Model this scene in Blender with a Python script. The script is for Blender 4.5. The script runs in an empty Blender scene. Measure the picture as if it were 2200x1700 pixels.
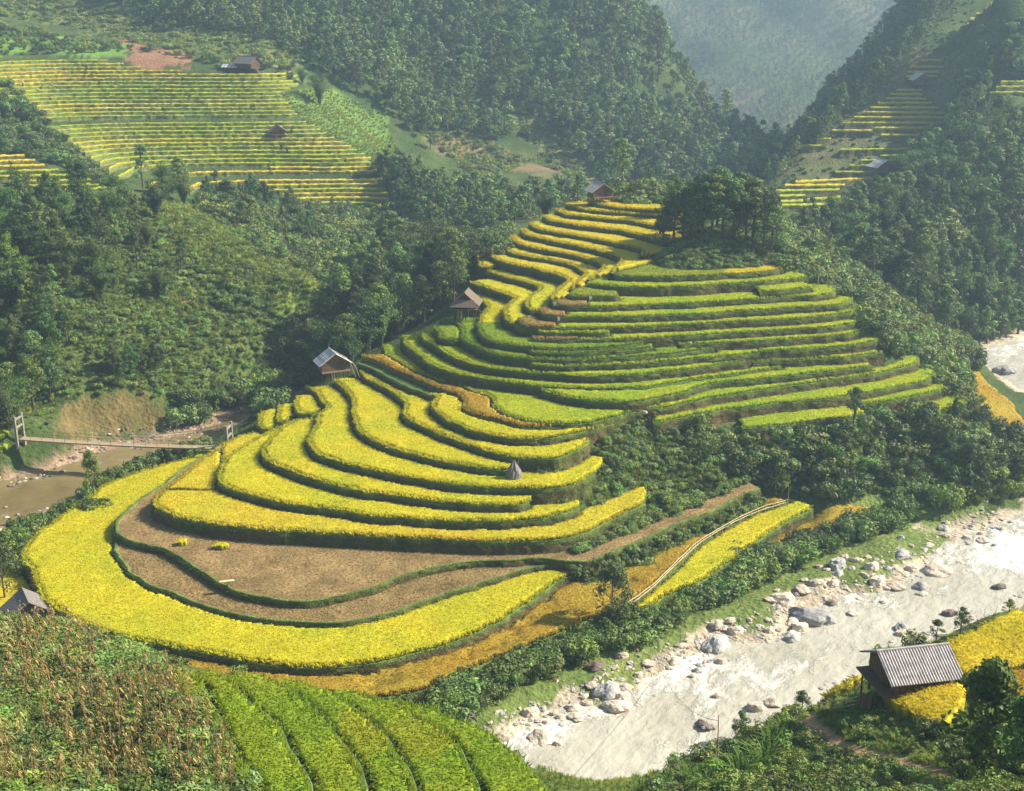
import bpy, math, random
import numpy as np
from mathutils import Vector, Matrix
random.seed(7)
RNG = np.random.default_rng(11)
scene = bpy.context.scene
COL = scene.collection

# ---------------------------------------------------------------- camera, sky, sun, exposure
CAM_H, PITCH, FOC = 62.0, math.radians(18.0), 2650.0      # height above the river, downward tilt, focal length in pixels of a 2200 px wide frame
cam_d = bpy.data.cameras.new('camera')
cam_d.sensor_fit = 'HORIZONTAL'
cam_d.sensor_width = 36.0
cam_d.lens = 36.0 * FOC / 2200.0
cam_d.clip_start, cam_d.clip_end = 0.5, 6000.0
cam = bpy.data.objects.new('camera', cam_d)
COL.objects.link(cam)
cam.location = (0, 0, CAM_H)
cam.rotation_euler = (math.pi / 2 - PITCH, 0, 0)
scene.camera = cam

SUN_AZ, SUN_EL = math.radians(80.0), math.radians(38.0)   # azimuth from +Y towards +X
world = bpy.data.worlds.new('World')
scene.world = world
world.use_nodes = True
wn = world.node_tree
bg = wn.nodes['Background']
sky = wn.nodes.new('ShaderNodeTexSky')
sky.sky_type = 'NISHITA'
sky.sun_disc = False
sky.sun_elevation = SUN_EL
sky.sun_rotation = SUN_AZ
sky.air_density = 1.2
sky.dust_density = 2.0
wn.links.new(sky.outputs[0], bg.inputs[0])
bg.inputs[1].default_value = 0.065
to_sun = Vector((math.sin(SUN_AZ) * math.cos(SUN_EL), math.cos(SUN_AZ) * math.cos(SUN_EL), math.sin(SUN_EL)))
sun_d = bpy.data.lights.new('sun', 'SUN')
sun_d.energy = 5.0
sun_d.angle = math.radians(0.6)
sun_d.color = (1.0, 0.91, 0.74)
sun = bpy.data.objects.new('sun', sun_d)
COL.objects.link(sun)
sun.rotation_euler = (-to_sun).to_track_quat('-Z', 'Y').to_euler()
sun.location = (200, 100, 200)
scene.view_settings.view_transform = 'Standard'
scene.view_settings.look = 'None'
scene.view_settings.gamma = 1.0
scene.view_settings.exposure = 1.2
scene.cycles.max_bounces = 6
scene.cycles.transparent_max_bounces = 4
scene.cycles.volume_bounces = 0
scene.cycles.use_denoising = True

# ---------------------------------------------------------------- geometry helpers
SP, CP = math.sin(PITCH), math.cos(PITCH)
def un_z(px, py, z):                       # point where the sight line through a pixel reaches height z
    u = (px - 1100) / FOC; v = (py - 850) / FOC
    d = (CAM_H - z) / (SP + v * CP)
    return (u * d, d * (CP - v * SP), z)
def un_y(px, py, Y):                       # ... or reaches distance Y
    u = (px - 1100) / FOC; v = (py - 850) / FOC
    d = Y / (CP - v * SP)
    return (u * d, Y, CAM_H - d * (SP + v * CP))
def proj(X, Y, Z):
    dz = Z - CAM_H
    d = np.maximum(Y * CP - dz * SP, 0.1)
    return 1100 + FOC * X / d, 850 + FOC * (-(Y * SP) - dz * CP) / d
def pip(poly, x, y):                       # points in polygon
    x = np.asarray(x, float); y = np.asarray(y, float)
    inside = np.zeros(x.shape, bool)
    p = np.asarray(poly, float)[:, :2]
    x0, y0 = p.min(0); x1, y1 = p.max(0)
    box = (x >= x0) & (x <= x1) & (y >= y0) & (y <= y1)
    if not box.any(): return inside
    xs, ys = x[box], y[box]
    r = np.zeros(xs.shape, bool)
    q = np.roll(p, -1, 0)
    for (ax, ay), (bx, by) in zip(p, q):
        if ay == by: continue
        c = (ay > ys) != (by > ys)
        r ^= c & (xs < (bx - ax) * (ys - ay) / (by - ay) + ax)
    inside[box] = r
    return inside
def seg_dist(line, x, y, closed=False):    # distance from points to a polyline
    p = np.asarray(line, float)[:, :2]
    best = np.full(np.shape(x), 1e9)
    n = len(p) if closed else len(p) - 1
    for i in range(n):
        a = p[i]; b = p[(i + 1) % len(p)]
        d = b - a; L = max((d * d).sum(), 1e-9)
        t = np.clip(((x - a[0]) * d[0] + (y - a[1]) * d[1]) / L, 0, 1)
        best = np.minimum(best, (x - a[0] - t * d[0]) ** 2 + (y - a[1] - t * d[1]) ** 2)
    return np.sqrt(best)
def vnoise(x, y, seed=0):                  # value noise in 0..1
    x = np.asarray(x, float) + 1000.0; y = np.asarray(y, float) + 1000.0
    xi = np.floor(x).astype(np.int64); yi = np.floor(y).astype(np.int64)
    fx = x - xi; fy = y - yi
    fx = fx * fx * (3 - 2 * fx); fy = fy * fy * (3 - 2 * fy)
    def h(a, b):
        n = (a * 374761393 + b * 668265263 + seed * 1442695041) & 0x7fffffff
        n = ((n ^ (n >> 13)) * 1274126177) & 0x7fffffff
        return ((n ^ (n >> 16)) & 0xffff) / 65535.0
    return (h(xi, yi) * (1 - fx) + h(xi + 1, yi) * fx) * (1 - fy) + (h(xi, yi + 1) * (1 - fx) + h(xi + 1, yi + 1) * fx) * fy
def fbm(x, y, seed=0, octv=4):
    s = 0; a = 0.5; t = 0
    for k in range(octv):
        s = s + a * vnoise(np.asarray(x) * 2 ** k, np.asarray(y) * 2 ** k, seed + k * 17); t += a; a *= 0.5
    return s / t
def smooth_line(pts, step):                # Catmull-Rom through the points, resampled at an even step
    p = np.asarray(pts, float)
    if len(p) < 3: q = p
    else:
        e = np.vstack([2 * p[0] - p[1], p, 2 * p[-1] - p[-2]])
        out = []
        for i in range(len(p) - 1):
            a, b, c, d = e[i], e[i + 1], e[i + 2], e[i + 3]
            t = np.linspace(0, 1, 12, endpoint=False)[:, None]
            cr = 0.5 * (2 * b + (c - a) * t + (2 * a - 5 * b + 4 * c - d) * t ** 2 + (3 * b - a - 3 * c + d) * t ** 3)
            out.append(0.65 * cr + 0.35 * (b + (c - b) * t))
        q = np.vstack(out + [p[-1:]])
    L = np.r_[0, np.cumsum(np.linalg.norm(np.diff(q, axis=0), axis=1))]
    n = max(2, int(L[-1] / step) + 1)
    s = np.linspace(0, L[-1], n)
    return np.stack([np.interp(s, L, q[:, k]) for k in range(q.shape[1])], 1)

# ---------------------------------------------------------------- object helpers
def mesh_np(name, V, F, col=None, smooth=False, mats=(), fmat=None):
    me = bpy.data.meshes.new(name)
    V = np.ascontiguousarray(V, np.float32)
    F = [np.asarray(f, np.int32) for f in (F if isinstance(F, list) else [F]) if len(f)]
    me.vertices.add(len(V)); me.vertices.foreach_set('co', V.ravel())
    loops = np.concatenate([f.ravel() for f in F]) if F else np.zeros(0, np.int32)
    tot = np.concatenate([np.full(len(f), f.shape[1], np.int32) for f in F]) if F else np.zeros(0, np.int32)
    me.loops.add(len(loops)); me.loops.foreach_set('vertex_index', loops)
    me.polygons.add(len(tot))
    me.polygons.foreach_set('loop_start', np.r_[0, np.cumsum(tot)[:-1]].astype(np.int32))
    me.polygons.foreach_set('loop_total', tot)
    if fmat is not None: me.polygons.foreach_set('material_index', np.asarray(fmat, np.int32))
    me.polygons.foreach_set('use_smooth', np.broadcast_to(np.asarray(smooth, bool), (len(tot),)).copy())
    if col is not None:
        c = np.ones((len(V), 4), np.float32); c[:, :3] = col
        at = me.color_attributes.new('Col', 'FLOAT_COLOR', 'POINT')
        at.data.foreach_set('color', c.ravel())
    for m in mats: me.materials.append(m)
    me.update(calc_edges=True)
    return me
def link(name, me, parent=None, loc=None):
    o = bpy.data.objects.new(name, me); COL.objects.link(o)
    if parent is not None: o.parent = parent
    if loc is not None: o.location = loc
    return o
def tag(o, label=None, cat=None, group=None, kind=None):
    if label: o['label'] = label
    if cat: o['category'] = cat
    if group: o['group'] = group
    if kind: o['kind'] = kind
    return o
def thing(name, label, cat, loc=(0, 0, 0), rz=0.0, group=None):
    o = bpy.data.objects.new(name, None); COL.objects.link(o)
    o.location = loc; o.rotation_euler = (0, 0, rz); o.empty_display_size = 0.3
    return tag(o, label, cat, group)
def dup(root, loc, rz=0.0, scale=None, label=None, group=None):
    r = root.copy(); COL.objects.link(r); r.location = loc
    r.rotation_euler = (0, 0, rz)
    if scale is not None: r.scale = scale if hasattr(scale, '__len__') else (scale,) * 3
    if label: r['label'] = label
    if group: r['group'] = group
    for ch in root.children:
        c = ch.copy(); COL.objects.link(c); c.parent = r
        for g in ch.children:
            d = g.copy(); COL.objects.link(d); d.parent = c
    return r
class MB:                                   # collects boxes, bars and tubes into one mesh
    def __init__(s): s.v = []; s.f = []
    def add(s, V, F):
        n = len(s.v); s.v += [tuple(p) for p in V]; s.f += [tuple(i + n for i in f) for f in F]; return s
    def box(s, c, size, rz=0.0, taper=1.0):
        cx, cy, cz = c; a, b, h = size[0] / 2, size[1] / 2, size[2] / 2
        cs, sn = math.cos(rz), math.sin(rz); P = []
        for z, k in ((-h, 1.0), (h, taper)):
            for x, y in ((-a, -b), (a, -b), (a, b), (-a, b)):
                P.append((cx + (x * cs - y * sn) * k, cy + (x * sn + y * cs) * k, cz + z))
        return s.add(P, [(3, 2, 1, 0), (4, 5, 6, 7), (0, 1, 5, 4), (1, 2, 6, 5), (2, 3, 7, 6), (3, 0, 4, 7)])
    def tube(s, pts, rad, n=6):
        pts = [Vector(p) for p in pts]; R = rad if hasattr(rad, '__len__') else [rad] * len(pts)
        P = []; F = []
        for i, p in enumerate(pts):
            d = (pts[min(i + 1, len(pts) - 1)] - pts[max(i - 1, 0)])
            d = d.normalized() if d.length > 1e-6 else Vector((0, 0, 1))
            a = d.orthogonal().normalized(); b = d.cross(a)
            if i: 
                a = (pa - d * pa.dot(d)).normalized(); b = d.cross(a)
            pa = a
            for k in range(n):
                t = 2 * math.pi * k / n
                P.append(p + a * (R[i] * math.cos(t)) + b * (R[i] * math.sin(t)))
        for i in range(len(pts) - 1):
            for k in range(n):
                F.append((i * n + k, i * n + (k + 1) % n, (i + 1) * n + (k + 1) % n, (i + 1) * n + k))
        F.append(tuple(range(n - 1, -1, -1))); F.append(tuple((len(pts) - 1) * n + k for k in range(n)))
        return s.add(P, F)
    def quad(s, a, b, c, d): return s.add([a, b, c, d], [(0, 1, 2, 3)])
    def slab(s, a, b, c, d, t):             # a thick sheet through four corners, t thick downwards along its normal
        a, b, c, d = map(Vector, (a, b, c, d)); n = (b - a).cross(d - a).normalized() * t
        return s.add([a, b, c, d, a - n, b - n, c - n, d - n], [(0, 1, 2, 3), (7, 6, 5, 4), (0, 4, 5, 1), (1, 5, 6, 2), (2, 6, 7, 3), (3, 7, 4, 0)])
    def build(s, name, mat, parent=None, smooth=False):
        me = bpy.data.meshes.new(name); me.from_pydata(s.v, [], s.f); me.materials.append(mat)
        if smooth: me.polygons.foreach_set('use_smooth', [True] * len(me.polygons))
        me.update(); return link(name, me, parent)

# ---------------------------------------------------------------- materials
def nodes(m): return m.node_tree.nodes, m.node_tree.links
def mat_plain(name, c1, c2=None, scale=4.0, rough=0.85, bump=0.0, bscale=None, stretch=(1, 1, 1), coord='Object', spec=0.3, metallic=0.0):
    m = bpy.data.materials.new(name); m.use_nodes = True
    N, L = nodes(m); b = N['Principled BSDF']
    b.inputs['Roughness'].default_value = rough; b.inputs['Specular IOR Level'].default_value = spec
    b.inputs['Metallic'].default_value = metallic
    tc = N.new('ShaderNodeTexCoord'); mp = N.new('ShaderNodeMapping'); mp.inputs['Scale'].default_value = stretch
    L.new(tc.outputs[coord], mp.inputs['Vector'])
    n = N.new('ShaderNodeTexNoise'); n.inputs['Scale'].default_value = scale; n.inputs['Detail'].default_value = 6
    L.new(mp.outputs[0], n.inputs['Vector'])
    r = N.new('ShaderNodeValToRGB'); r.color_ramp.elements[0].position = 0.32; r.color_ramp.elements[1].position = 0.68
    r.color_ramp.elements[0].color = (*c1, 1); r.color_ramp.elements[1].color = (*(c2 or c1), 1)
    L.new(n.outputs['Fac'], r.inputs[0]); L.new(r.outputs[0], b.inputs['Base Color'])
    if bump:
        n2 = N.new('ShaderNodeTexNoise'); n2.inputs['Scale'].default_value = bscale or scale * 3; n2.inputs['Detail'].default_value = 5
        L.new(mp.outputs[0], n2.inputs['Vector'])
        bp = N.new('ShaderNodeBump'); bp.inputs['Strength'].default_value = bump; bp.inputs['Distance'].default_value = 0.1
        L.new(n2.outputs['Fac'], bp.inputs['Height']); L.new(bp.outputs[0], b.inputs['Normal'])
    return m
def mat_attr(name, scale=3.0, var=0.35, bump=0.6, bdist=0.2, rough=0.95, transl=0.0, spec=0.1, objvar=0.0, fine=8.0):
    """colour from the mesh's own colour attribute, broken up by noise; optional light passing through thin leaves"""
    m = bpy.data.materials.new(name); m.use_nodes = True
    N, L = nodes(m); b = N['Principled BSDF']; out = N['Material Output']
    b.inputs['Roughness'].default_value = rough; b.inputs['Specular IOR Level'].default_value = spec
    at = N.new('ShaderNodeAttribute'); at.attribute_name = 'Col'
    c = at.outputs['Color']
    if var:
        tc = N.new('ShaderNodeTexCoord')
        val = None
        for sc in (scale, scale * fine):
            n = N.new('ShaderNodeTexNoise'); n.inputs['Scale'].default_value = sc; n.inputs['Detail'].default_value = 5
            L.new(tc.outputs['Object'], n.inputs['Vector'])
            mr = N.new('ShaderNodeMapRange'); mr.inputs[1].default_value = 0.3; mr.inputs[2].default_value = 0.7
            mr.inputs[3].default_value = 1 - var; mr.inputs[4].default_value = 1 + var
            L.new(n.outputs['Fac'], mr.inputs[0])
            mx = N.new('ShaderNodeVectorMath'); mx.operation = 'SCALE'
            L.new(c, mx.inputs[0]); L.new(mr.outputs[0], mx.inputs['Scale']); c = mx.outputs[0]
            val = n
        if bump:
            bp = N.new('ShaderNodeBump'); bp.inputs['Strength'].default_value = bump; bp.inputs['Distance'].default_value = bdist
            L.new(val.outputs['Fac'], bp.inputs['Height']); L.new(bp.outputs[0], b.inputs['Normal'])
    if objvar:
        oi = N.new('ShaderNodeObjectInfo')
        hs = N.new('ShaderNodeHueSaturation')
        for k, (lo, hi) in (('Hue', (0.5 - 0.022 * objvar, 0.5 + 0.022 * objvar)), ('Value', (1 - 0.4 * objvar, 1 + 0.45 * objvar)), ('Saturation', (1 - .12 * objvar, 1.05))):
            mu = N.new('ShaderNodeMath'); mu.operation = 'MULTIPLY'; mu.inputs[1].default_value = {'Hue': 1.0, 'Value': 7.31, 'Saturation': 3.77}[k]
            fr = N.new('ShaderNodeMath'); fr.operation = 'FRACT'
            L.new(oi.outputs['Random'], mu.inputs[0]); L.new(mu.outputs[0], fr.inputs[0])
            mr = N.new('ShaderNodeMapRange'); mr.inputs[3].default_value = lo; mr.inputs[4].default_value = hi
            L.new(fr.outputs[0], mr.inputs[0]); L.new(mr.outputs[0], hs.inputs[k])
        L.new(c, hs.inputs['Color']); c = hs.outputs[0]
    L.new(c, b.inputs['Base Color'])
    if transl:
        t = N.new('ShaderNodeBsdfTranslucent'); mixs = N.new('ShaderNodeMixShader'); mixs.inputs[0].default_value = transl
        L.new(c, t.inputs[0]); L.new(b.outputs[0], mixs.inputs[1]); L.new(t.outputs[0], mixs.inputs[2]); L.new(mixs.outputs[0], out.inputs['Surface'])
    return m
M = {}
M['ground'] = mat_attr('ground_cover', scale=0.25, var=0.22, bump=0.9, bdist=0.5, fine=7)
M['riser'] = mat_attr('grassy_bank', scale=0.7, var=0.35, bump=0.9, bdist=0.25, fine=9)
M['rice'] = mat_attr('rice_blades', var=0.0, transl=0.42, rough=0.7, spec=0.15)
M['canopy'] = mat_attr('rice_canopy', scale=0.5, var=0.12, bump=0.3, bdist=0.12, transl=0.25, fine=12)
M['stubble'] = mat_attr('stubble_soil', scale=0.32, var=0.38, bump=0.8, bdist=0.12, fine=10)
M['leaf'] = mat_attr('leaves', var=0.0, transl=0.20, rough=0.55, spec=0.25, objvar=1.25)
M['grass'] = mat_attr('grass_blades', var=0.0, transl=0.35, rough=0.8, spec=0.1)
M['bark'] = mat_plain('bark', (0.07, 0.05, 0.035), (0.16, 0.12, 0.085), 6, bump=0.5, stretch=(1, 1, 0.25))
M['wood'] = mat_plain('weathered_boards', (0.09, 0.055, 0.03), (0.2, 0.13, 0.075), 3, bump=0.3, stretch=(6, 6, 0.4))
M['darkwood'] = mat_plain('dark_timber', (0.05, 0.03, 0.018), (0.12, 0.075, 0.04), 4, bump=0.3, stretch=(5, 5, 0.5))
M['bamboo'] = mat_plain('dry_bamboo', (0.36, 0.29, 0.15), (0.58, 0.5, 0.3), 5, rough=0.6)
M['pole'] = mat_plain('grey_brown_pole', (0.2, 0.15, 0.1), (0.32, 0.26, 0.19), 5)
M['deck'] = mat_plain('footbridge_planks', (0.24, 0.18, 0.11), (0.38, 0.30, 0.2), 3, stretch=(3, 3, 1))
M['concrete'] = mat_plain('aged_concrete', (0.17, 0.15, 0.125), (0.33, 0.30, 0.25), 3, bump=0.3)
M['fibro'] = mat_plain('grey_corrugated_sheet', (0.3, 0.28, 0.27), (0.48, 0.45, 0.44), 2.5, rough=0.7, bump=0.2)
M['tin'] = mat_plain('pale_metal_sheet', (0.44, 0.45, 0.46), (0.64, 0.65, 0.66), 1.2, rough=0.5)
M['thatch'] = mat_plain('old_thatch', (0.1, 0.075, 0.055), (0.24, 0.185, 0.14), 8, bump=0.8, stretch=(6, 6, 1))
M['oldroof'] = mat_plain('weathered_shingles', (0.11, 0.1, 0.1), (0.23, 0.21, 0.2), 5, bump=0.5)
M['steel'] = mat_plain('rusty_steel', (0.12, 0.07, 0.05), (0.22, 0.15, 0.11), 6, rough=0.6, spec=0.5)

# ---------------------------------------------------------------- terrace rims, traced as level contours (pixel of the 2200x1700 frame, height in m)
RIMS = {
 'S0': (1.20, [(300,1432),(420,1462),(560,1492),(755,1507),(856,1497),(932,1483),(1010,1445),(1100,1404),(1201,1364),(1266,1335),(1340,1310),(1402,1268),(1453,1218),(1503,1172),(1568,1132),(1629,1102),(1694,1082)]),
 'S2': (0.90, [(1347,1311),(1382,1320),(1422,1290),(1503,1254),(1578,1204),(1654,1148),(1730,1103),(1747,1094)]),
 'S3': (0.50, [(1600,1226),(1704,1164),(1805,1129),(1881,1096)]),
 'R1': (2.10, [(452,968),(400,990),(340,1005),(280,1025),(228,1046),(147,1104),(81,1150),(47,1195),(66,1228),(77,1264),(98,1296),(143,1326),(202,1355),(261,1375),(326,1386),(417,1402),(534,1427),(640,1437),(725,1438),(806,1428),(957,1390),(1088,1330),(1189,1259),(1257,1224)]),
 'B1': (2.80, [(251,1150),(243,1171),(254,1195),(277,1228),(313,1254),(368,1274),(424,1296),(489,1316),(554,1329),(635,1337),(700,1339),(755,1336),(856,1313),(957,1278),(1058,1245),(1120,1228),(1190,1212)]),
 'B2': (3.50, [(452,972),(440,977),(385,1013),(352,1042),(310,1065),(270,1098),(252,1117),(247,1143),(261,1156),(287,1166),(326,1173),(365,1186),(391,1202),(424,1225),(473,1254),(502,1269),(554,1283),(603,1292),(652,1294),(705,1289),(786,1268),(856,1243),(932,1220),(1017,1206),(1100,1205),(1170,1200),(1198,1204),(1240,1209),(1268,1207),(1309,1190),(1351,1173),(1393,1154),(1450,1128),(1528,1100),(1578,1072),(1634,1051)]),
 'Y1': (4.80, [(600,922),(520,940),(480,958),(453,980),(424,997),(391,1029),(362,1049),(345,1064),(332,1078),(329,1088),(345,1100),(375,1114),(424,1125),(489,1135),(587,1144),(700,1150),(850,1158),(1017,1166),(1100,1167),(1198,1163),(1254,1149),(1295,1131),(1337,1109),(1373,1092),(1386,1082)]),
 'Y2': (5.80, [(606,920),(560,940),(510,970),(481,993),(470,1020),(469,1036),(489,1051),(538,1068),(603,1084),(700,1097),(770,1109),(850,1117),(961,1123),(1073,1124),(1128,1121),(1184,1113),(1226,1103),(1244,1092)]),
 'Y3': (6.80, [(676,905),(633,908),(603,924),(578,950),(565,968),(563,982),(577,997),(622,1015),(700,1042),(777,1060),(850,1069),(934,1080),(1017,1087),(1100,1089),(1128,1086),(1140,1081)]),
 'Pc': (5.60, [(562,888),(556,900),(556,922),(575,928),(593,918)]),
 'Pb': (6.20, [(600,876),(594,900),(598,910),(618,909),(630,900)]),
 'Pa': (7.00, [(636,856),(635,880),(640,892),(668,893),(684,888)]),
 'Y4': (7.80, [(655,835),(681,846),(689,864),(705,877),(684,895),(678,917),(664,945),(666,966),(686,981),(726,996),(777,1009),(850,1023),(953,1042),(1045,1050),(1100,1052),(1156,1053),(1212,1049),(1254,1038),(1279,1018)]),
 'Y5': (8.70, [(718,818),(724,826),(751,849),(759,872),(759,892),(764,917),(777,935),(802,951),(840,967),(903,985),(978,1001),(1054,1012),(1100,1013)]),
 'Y6': (9.60, [(772,800),(778,806),(789,817),(814,830),(852,852),(870,867),(872,877),(866,889),(875,903),(903,919),(953,941),(1028,967),(1073,980),(1128,988),(1184,988),(1212,982),(1240,970),(1268,950)]),
 'Y7': (10.61, [(770,781),(790,790),(814,801),(852,822),(900,842),(938,857),(930,870),(934,882),(961,908),(1017,930),(1073,942),(1128,946),(1184,943),(1240,932),(1282,924),(1320,914)]),
 'Y8': (10.99, [(778,770),(814,781),(840,796),(877,811),(928,834),(978,851),(998,865),(995,884),(1031,897),(1087,912),(1128,921),(1184,922),(1204,921)]),
 'Y9': (11.29, [(822,745),(826,753),(828,763),(852,778),(877,794),(903,807),(940,821),(973,828),(1010,841),(1045,853),(1063,866),(1058,876),(1078,890),(1115,904),(1156,911),(1212,914),(1268,911),(1309,901),(1351,890),(1382,886)]),
 'Y95':(12.51, [(1163,839),(1170,844),(1212,855),(1268,863),(1351,866),(1400,860),(1464,847),(1528,827),(1624,817),(1720,807),(1817,796),(1872,787)]),
 'Y10':(12.82, [(864,724),(870,733),(873,745),(897,762),(923,784),(953,796),(1003,810),(1054,818),(1128,829),(1212,835),(1295,837),(1379,836),(1450,825),(1496,817),(1560,809),(1620,801),(1680,792)]),
 'Ra': (11.61, [(1390,880),(1432,877),(1528,857),(1624,842),(1720,828),(1849,811),(1913,798),(1958,788),(1974,778),(1968,766)]),
 'Rb': (10.50, [(1403,909),(1464,900),(1560,882),(1656,870),(1737,863),(1817,854),(1881,843),(1945,830),(1993,821),(2008,808),(2003,792)]),
 'Rc': (9.60, [(1850,871),(1913,863),(1977,850),(2019,841),(2030,829)]),
 'Rd': (9.10, [(1594,922),(1656,918),(1720,911),(1817,900),(1860,890)]),
 'Re': (8.30, [(1962,886),(2009,890),(2057,879),(2088,860)]),
 'G3': (13.91, [(905,716),(910,731),(943,752),(978,772),(1028,789),(1076,797),(1177,806),(1277,811),(1378,806),(1450,799),(1496,793),(1550,786),(1604,779)]),
 'G35':(14.71, [(1138,783),(1150,787),(1227,790),(1328,786),(1403,781),(1496,773),(1592,765),(1650,757)]),
 't1': (13.63, [(1618,780),(1720,775),(1817,770),(1898,760)]),
 'Pd': (14.90, [(932,706),(942,720),(953,732),(988,733),(994,728)]),
 'G4': (15.31, [(945,688),(960,694),(981,699),(993,711),(990,728),(1018,745),(1060,763),(1100,769),(1151,774),(1252,776),(1353,770),(1428,764),(1464,760),(1534,752)]),
 't2': (14.87, [(1634,757),(1720,753),(1817,745),(1874,737),(1912,722)]),
 'G4b':(15.93, [(1138,757),(1150,760),(1227,762),(1328,757),(1405,749)]),
 'G5': (16.33, [(1015,634),(1046,660),(1034,682),(1026,706),(1038,725),(1063,738),(1126,747),(1202,752),(1277,750),(1330,746),(1383,739)]),
 't3': (15.93, [(1460,743),(1560,739),(1688,732),(1817,721),(1877,709)]),
 't4': (16.84, [(1142,728),(1150,732),(1245,733),(1353,730),(1400,728),(1528,721),(1656,713),(1785,705),(1861,692)]),
 't4b':(17.50, [(1156,714),(1170,717),(1303,718),(1312,716)]),
 'L0': (17.60, [(1008,610),(1051,623),(1091,637),(1107,645),(1091,658),(1082,673),(1088,692),(1112,700),(1118,708),(1150,709)]),
 't5': (17.90, [(1110,690),(1130,704),(1194,707),(1277,707),(1378,704),(1500,698),(1560,694),(1720,686),(1817,676),(1855,665)]),
 'L1': (18.60, [(1022,576),(1051,587),(1101,602),(1146,614),(1159,625),(1133,643),(1129,655),(1136,668),(1152,674)]),
 't6': (18.90, [(1155,668),(1170,680),(1217,683),(1328,683),(1400,681),(1500,677),(1560,673),(1720,662),(1801,657),(1834,645)]),
 'u1': (19.20, [(1026,552),(1030,573),(1050,577),(1068,574)]),
 'L2': (20.09, [(1052,536),(1058,554),(1076,565),(1126,577),(1177,588),(1214,600),(1222,607),(1203,620),(1188,634),(1182,646)]),
 't7': (19.78, [(1182,648),(1200,659),(1262,662),(1378,658),(1500,653),(1560,649),(1688,641),(1753,638),(1785,633),(1810,621)]),
 't7b':(20.55, [(1222,634),(1235,639),(1323,640),(1330,637)]),
 't7c':(20.63, [(1632,629),(1690,626),(1746,619)]),
 'L3': (20.85, [(1073,521),(1081,537),(1101,547),(1151,557),(1214,568),(1247,584),(1257,594),(1245,603),(1224,622)]),
 't8': (21.30, [(1262,612),(1328,618),(1403,620),(1500,617),(1560,612),(1656,607),(1736,598)]),
 'L4': (21.70, [(1096,510),(1106,524),(1151,537),(1227,550),(1277,565),(1298,577),(1284,588),(1262,602)]),
 't9': (22.20, [(1313,584),(1328,595),(1403,598),(1500,596),(1528,594),(1624,588),(1684,581)]),
 'L5': (22.60, [(1116,496),(1131,509),(1177,519),(1252,534),(1303,547),(1336,561),(1324,576),(1311,588)]),
 'L6': (23.40, [(1138,482),(1151,494),(1202,504),(1277,516),(1328,527),(1380,540),(1377,552)]),
 'L7': (24.30, [(1164,467),(1182,477),(1252,489),(1328,498),(1378,509),(1430,524)]),
 'L8': (25.10, [(1192,453),(1214,463),(1277,471),(1353,478),(1414,489),(1440,492)]),
 'L9': (25.80, [(1214,442),(1252,453),(1328,460),(1410,466),(1450,470)]),
 'L10':(26.50, [(1262,438),(1328,449),(1410,454),(1450,457)]),
}

# ---------------------------------------------------------------- the valley floor, hills and mountains as one height field
WATER_Z = -1.0
MAIN_RIVER = [(1040,1605),(1085,1590),(1108,1576),(1150,1556),(1180,1536),(1240,1512),(1296,1526),(1362,1486),(1380,1462),(1422,1440),(1483,1415),(1563,1390),(1644,1374),(1690,1352),(1730,1310),(1800,1290),(1886,1276),(1950,1232),(2000,1195),(2040,1165),(2107,1137),(2200,1100),(2330,1060),(2520,1040),(2520,1250),(2330,1275),(2200,1300),(2080,1345),(1950,1390),(1870,1440),(1780,1530),(1700,1575),(1600,1600),(1560,1650),(1480,1690),(1300,1730),(1100,1720),(1020,1660)]
LEFT_RIVER = [(-260,1040),(0,1038),(33,1030),(95,1015),(140,999),(176,989),(228,969),(280,959),(330,948),(385,937),(401,931),(450,916),(499,893),(538,871),(580,853),(640,836),(690,828),(720,835),(650,850),(619,862),(580,885),(554,900),(520,915),(489,930),(460,948),(430,962),(401,980),(340,998),(290,1015),(240,1038),(200,1058),(163,1082),(130,1104),(100,1134),(60,1146),(20,1128),(-260,1150)]
FAR_RIVER = [(2085,760),(2110,748),(2150,738),(2200,722),(2330,700),(2500,720),(2500,870),(2330,880),(2200,845),(2160,812),(2120,790)]
RIVERS = [np.array([un_z(x, y, WATER_Z) for x, y in R]) for R in (MAIN_RIVER, LEFT_RIVER, FAR_RIVER)]

K = []
def kz(*rows):
    for px, py, z in rows: K.append(un_z(px, py, z))
def ky(*rows):
    for px, py, Y in rows: K.append(un_y(px, py, Y))
def kw(*rows): K.extend(rows)
FRIMS = {   # steps of the near rice slope at the bottom of the frame
 'F1': (24.6, [(400,1449),(440,1475),(470,1540),(493,1597),(534,1648),(559,1702),(590,1790)]),
 'F2': (23.9, [(470,1452),(520,1490),(580,1545),(625,1605),(670,1681),(690,1740),(710,1800)]),
 'F3': (23.2, [(560,1458),(604,1472),(660,1512),(705,1555),(770,1636),(796,1702),(820,1790)]),
 'F4': (22.5, [(650,1470),(700,1490),(755,1522),(831,1587),(876,1658),(891,1702),(910,1790)]),
 'F5': (21.8, [(760,1492),(800,1504),(856,1524),(932,1560),(997,1625),(1032,1702),(1050,1790)]),
 'F6': (21.1, [(860,1512),(920,1528),(970,1548),(1060,1585),(1130,1640),(1185,1702),(1220,1800)]),
}
for n, (z, pts) in RIMS.items():
    w = smooth_line([un_z(x, y, z) for x, y in pts], 6.0)
    K.extend((p[0], p[1], p[2] - {'B2': 2.9, 'Y1': 2.3}.get(n, 1.5)) for p in w)
for n, (z, pts) in FRIMS.items():
    w = smooth_line([un_z(x, y, z) for x, y in pts], 5.0)
    K.extend((p[0], p[1], p[2] - 1.0) for p in w)
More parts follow.
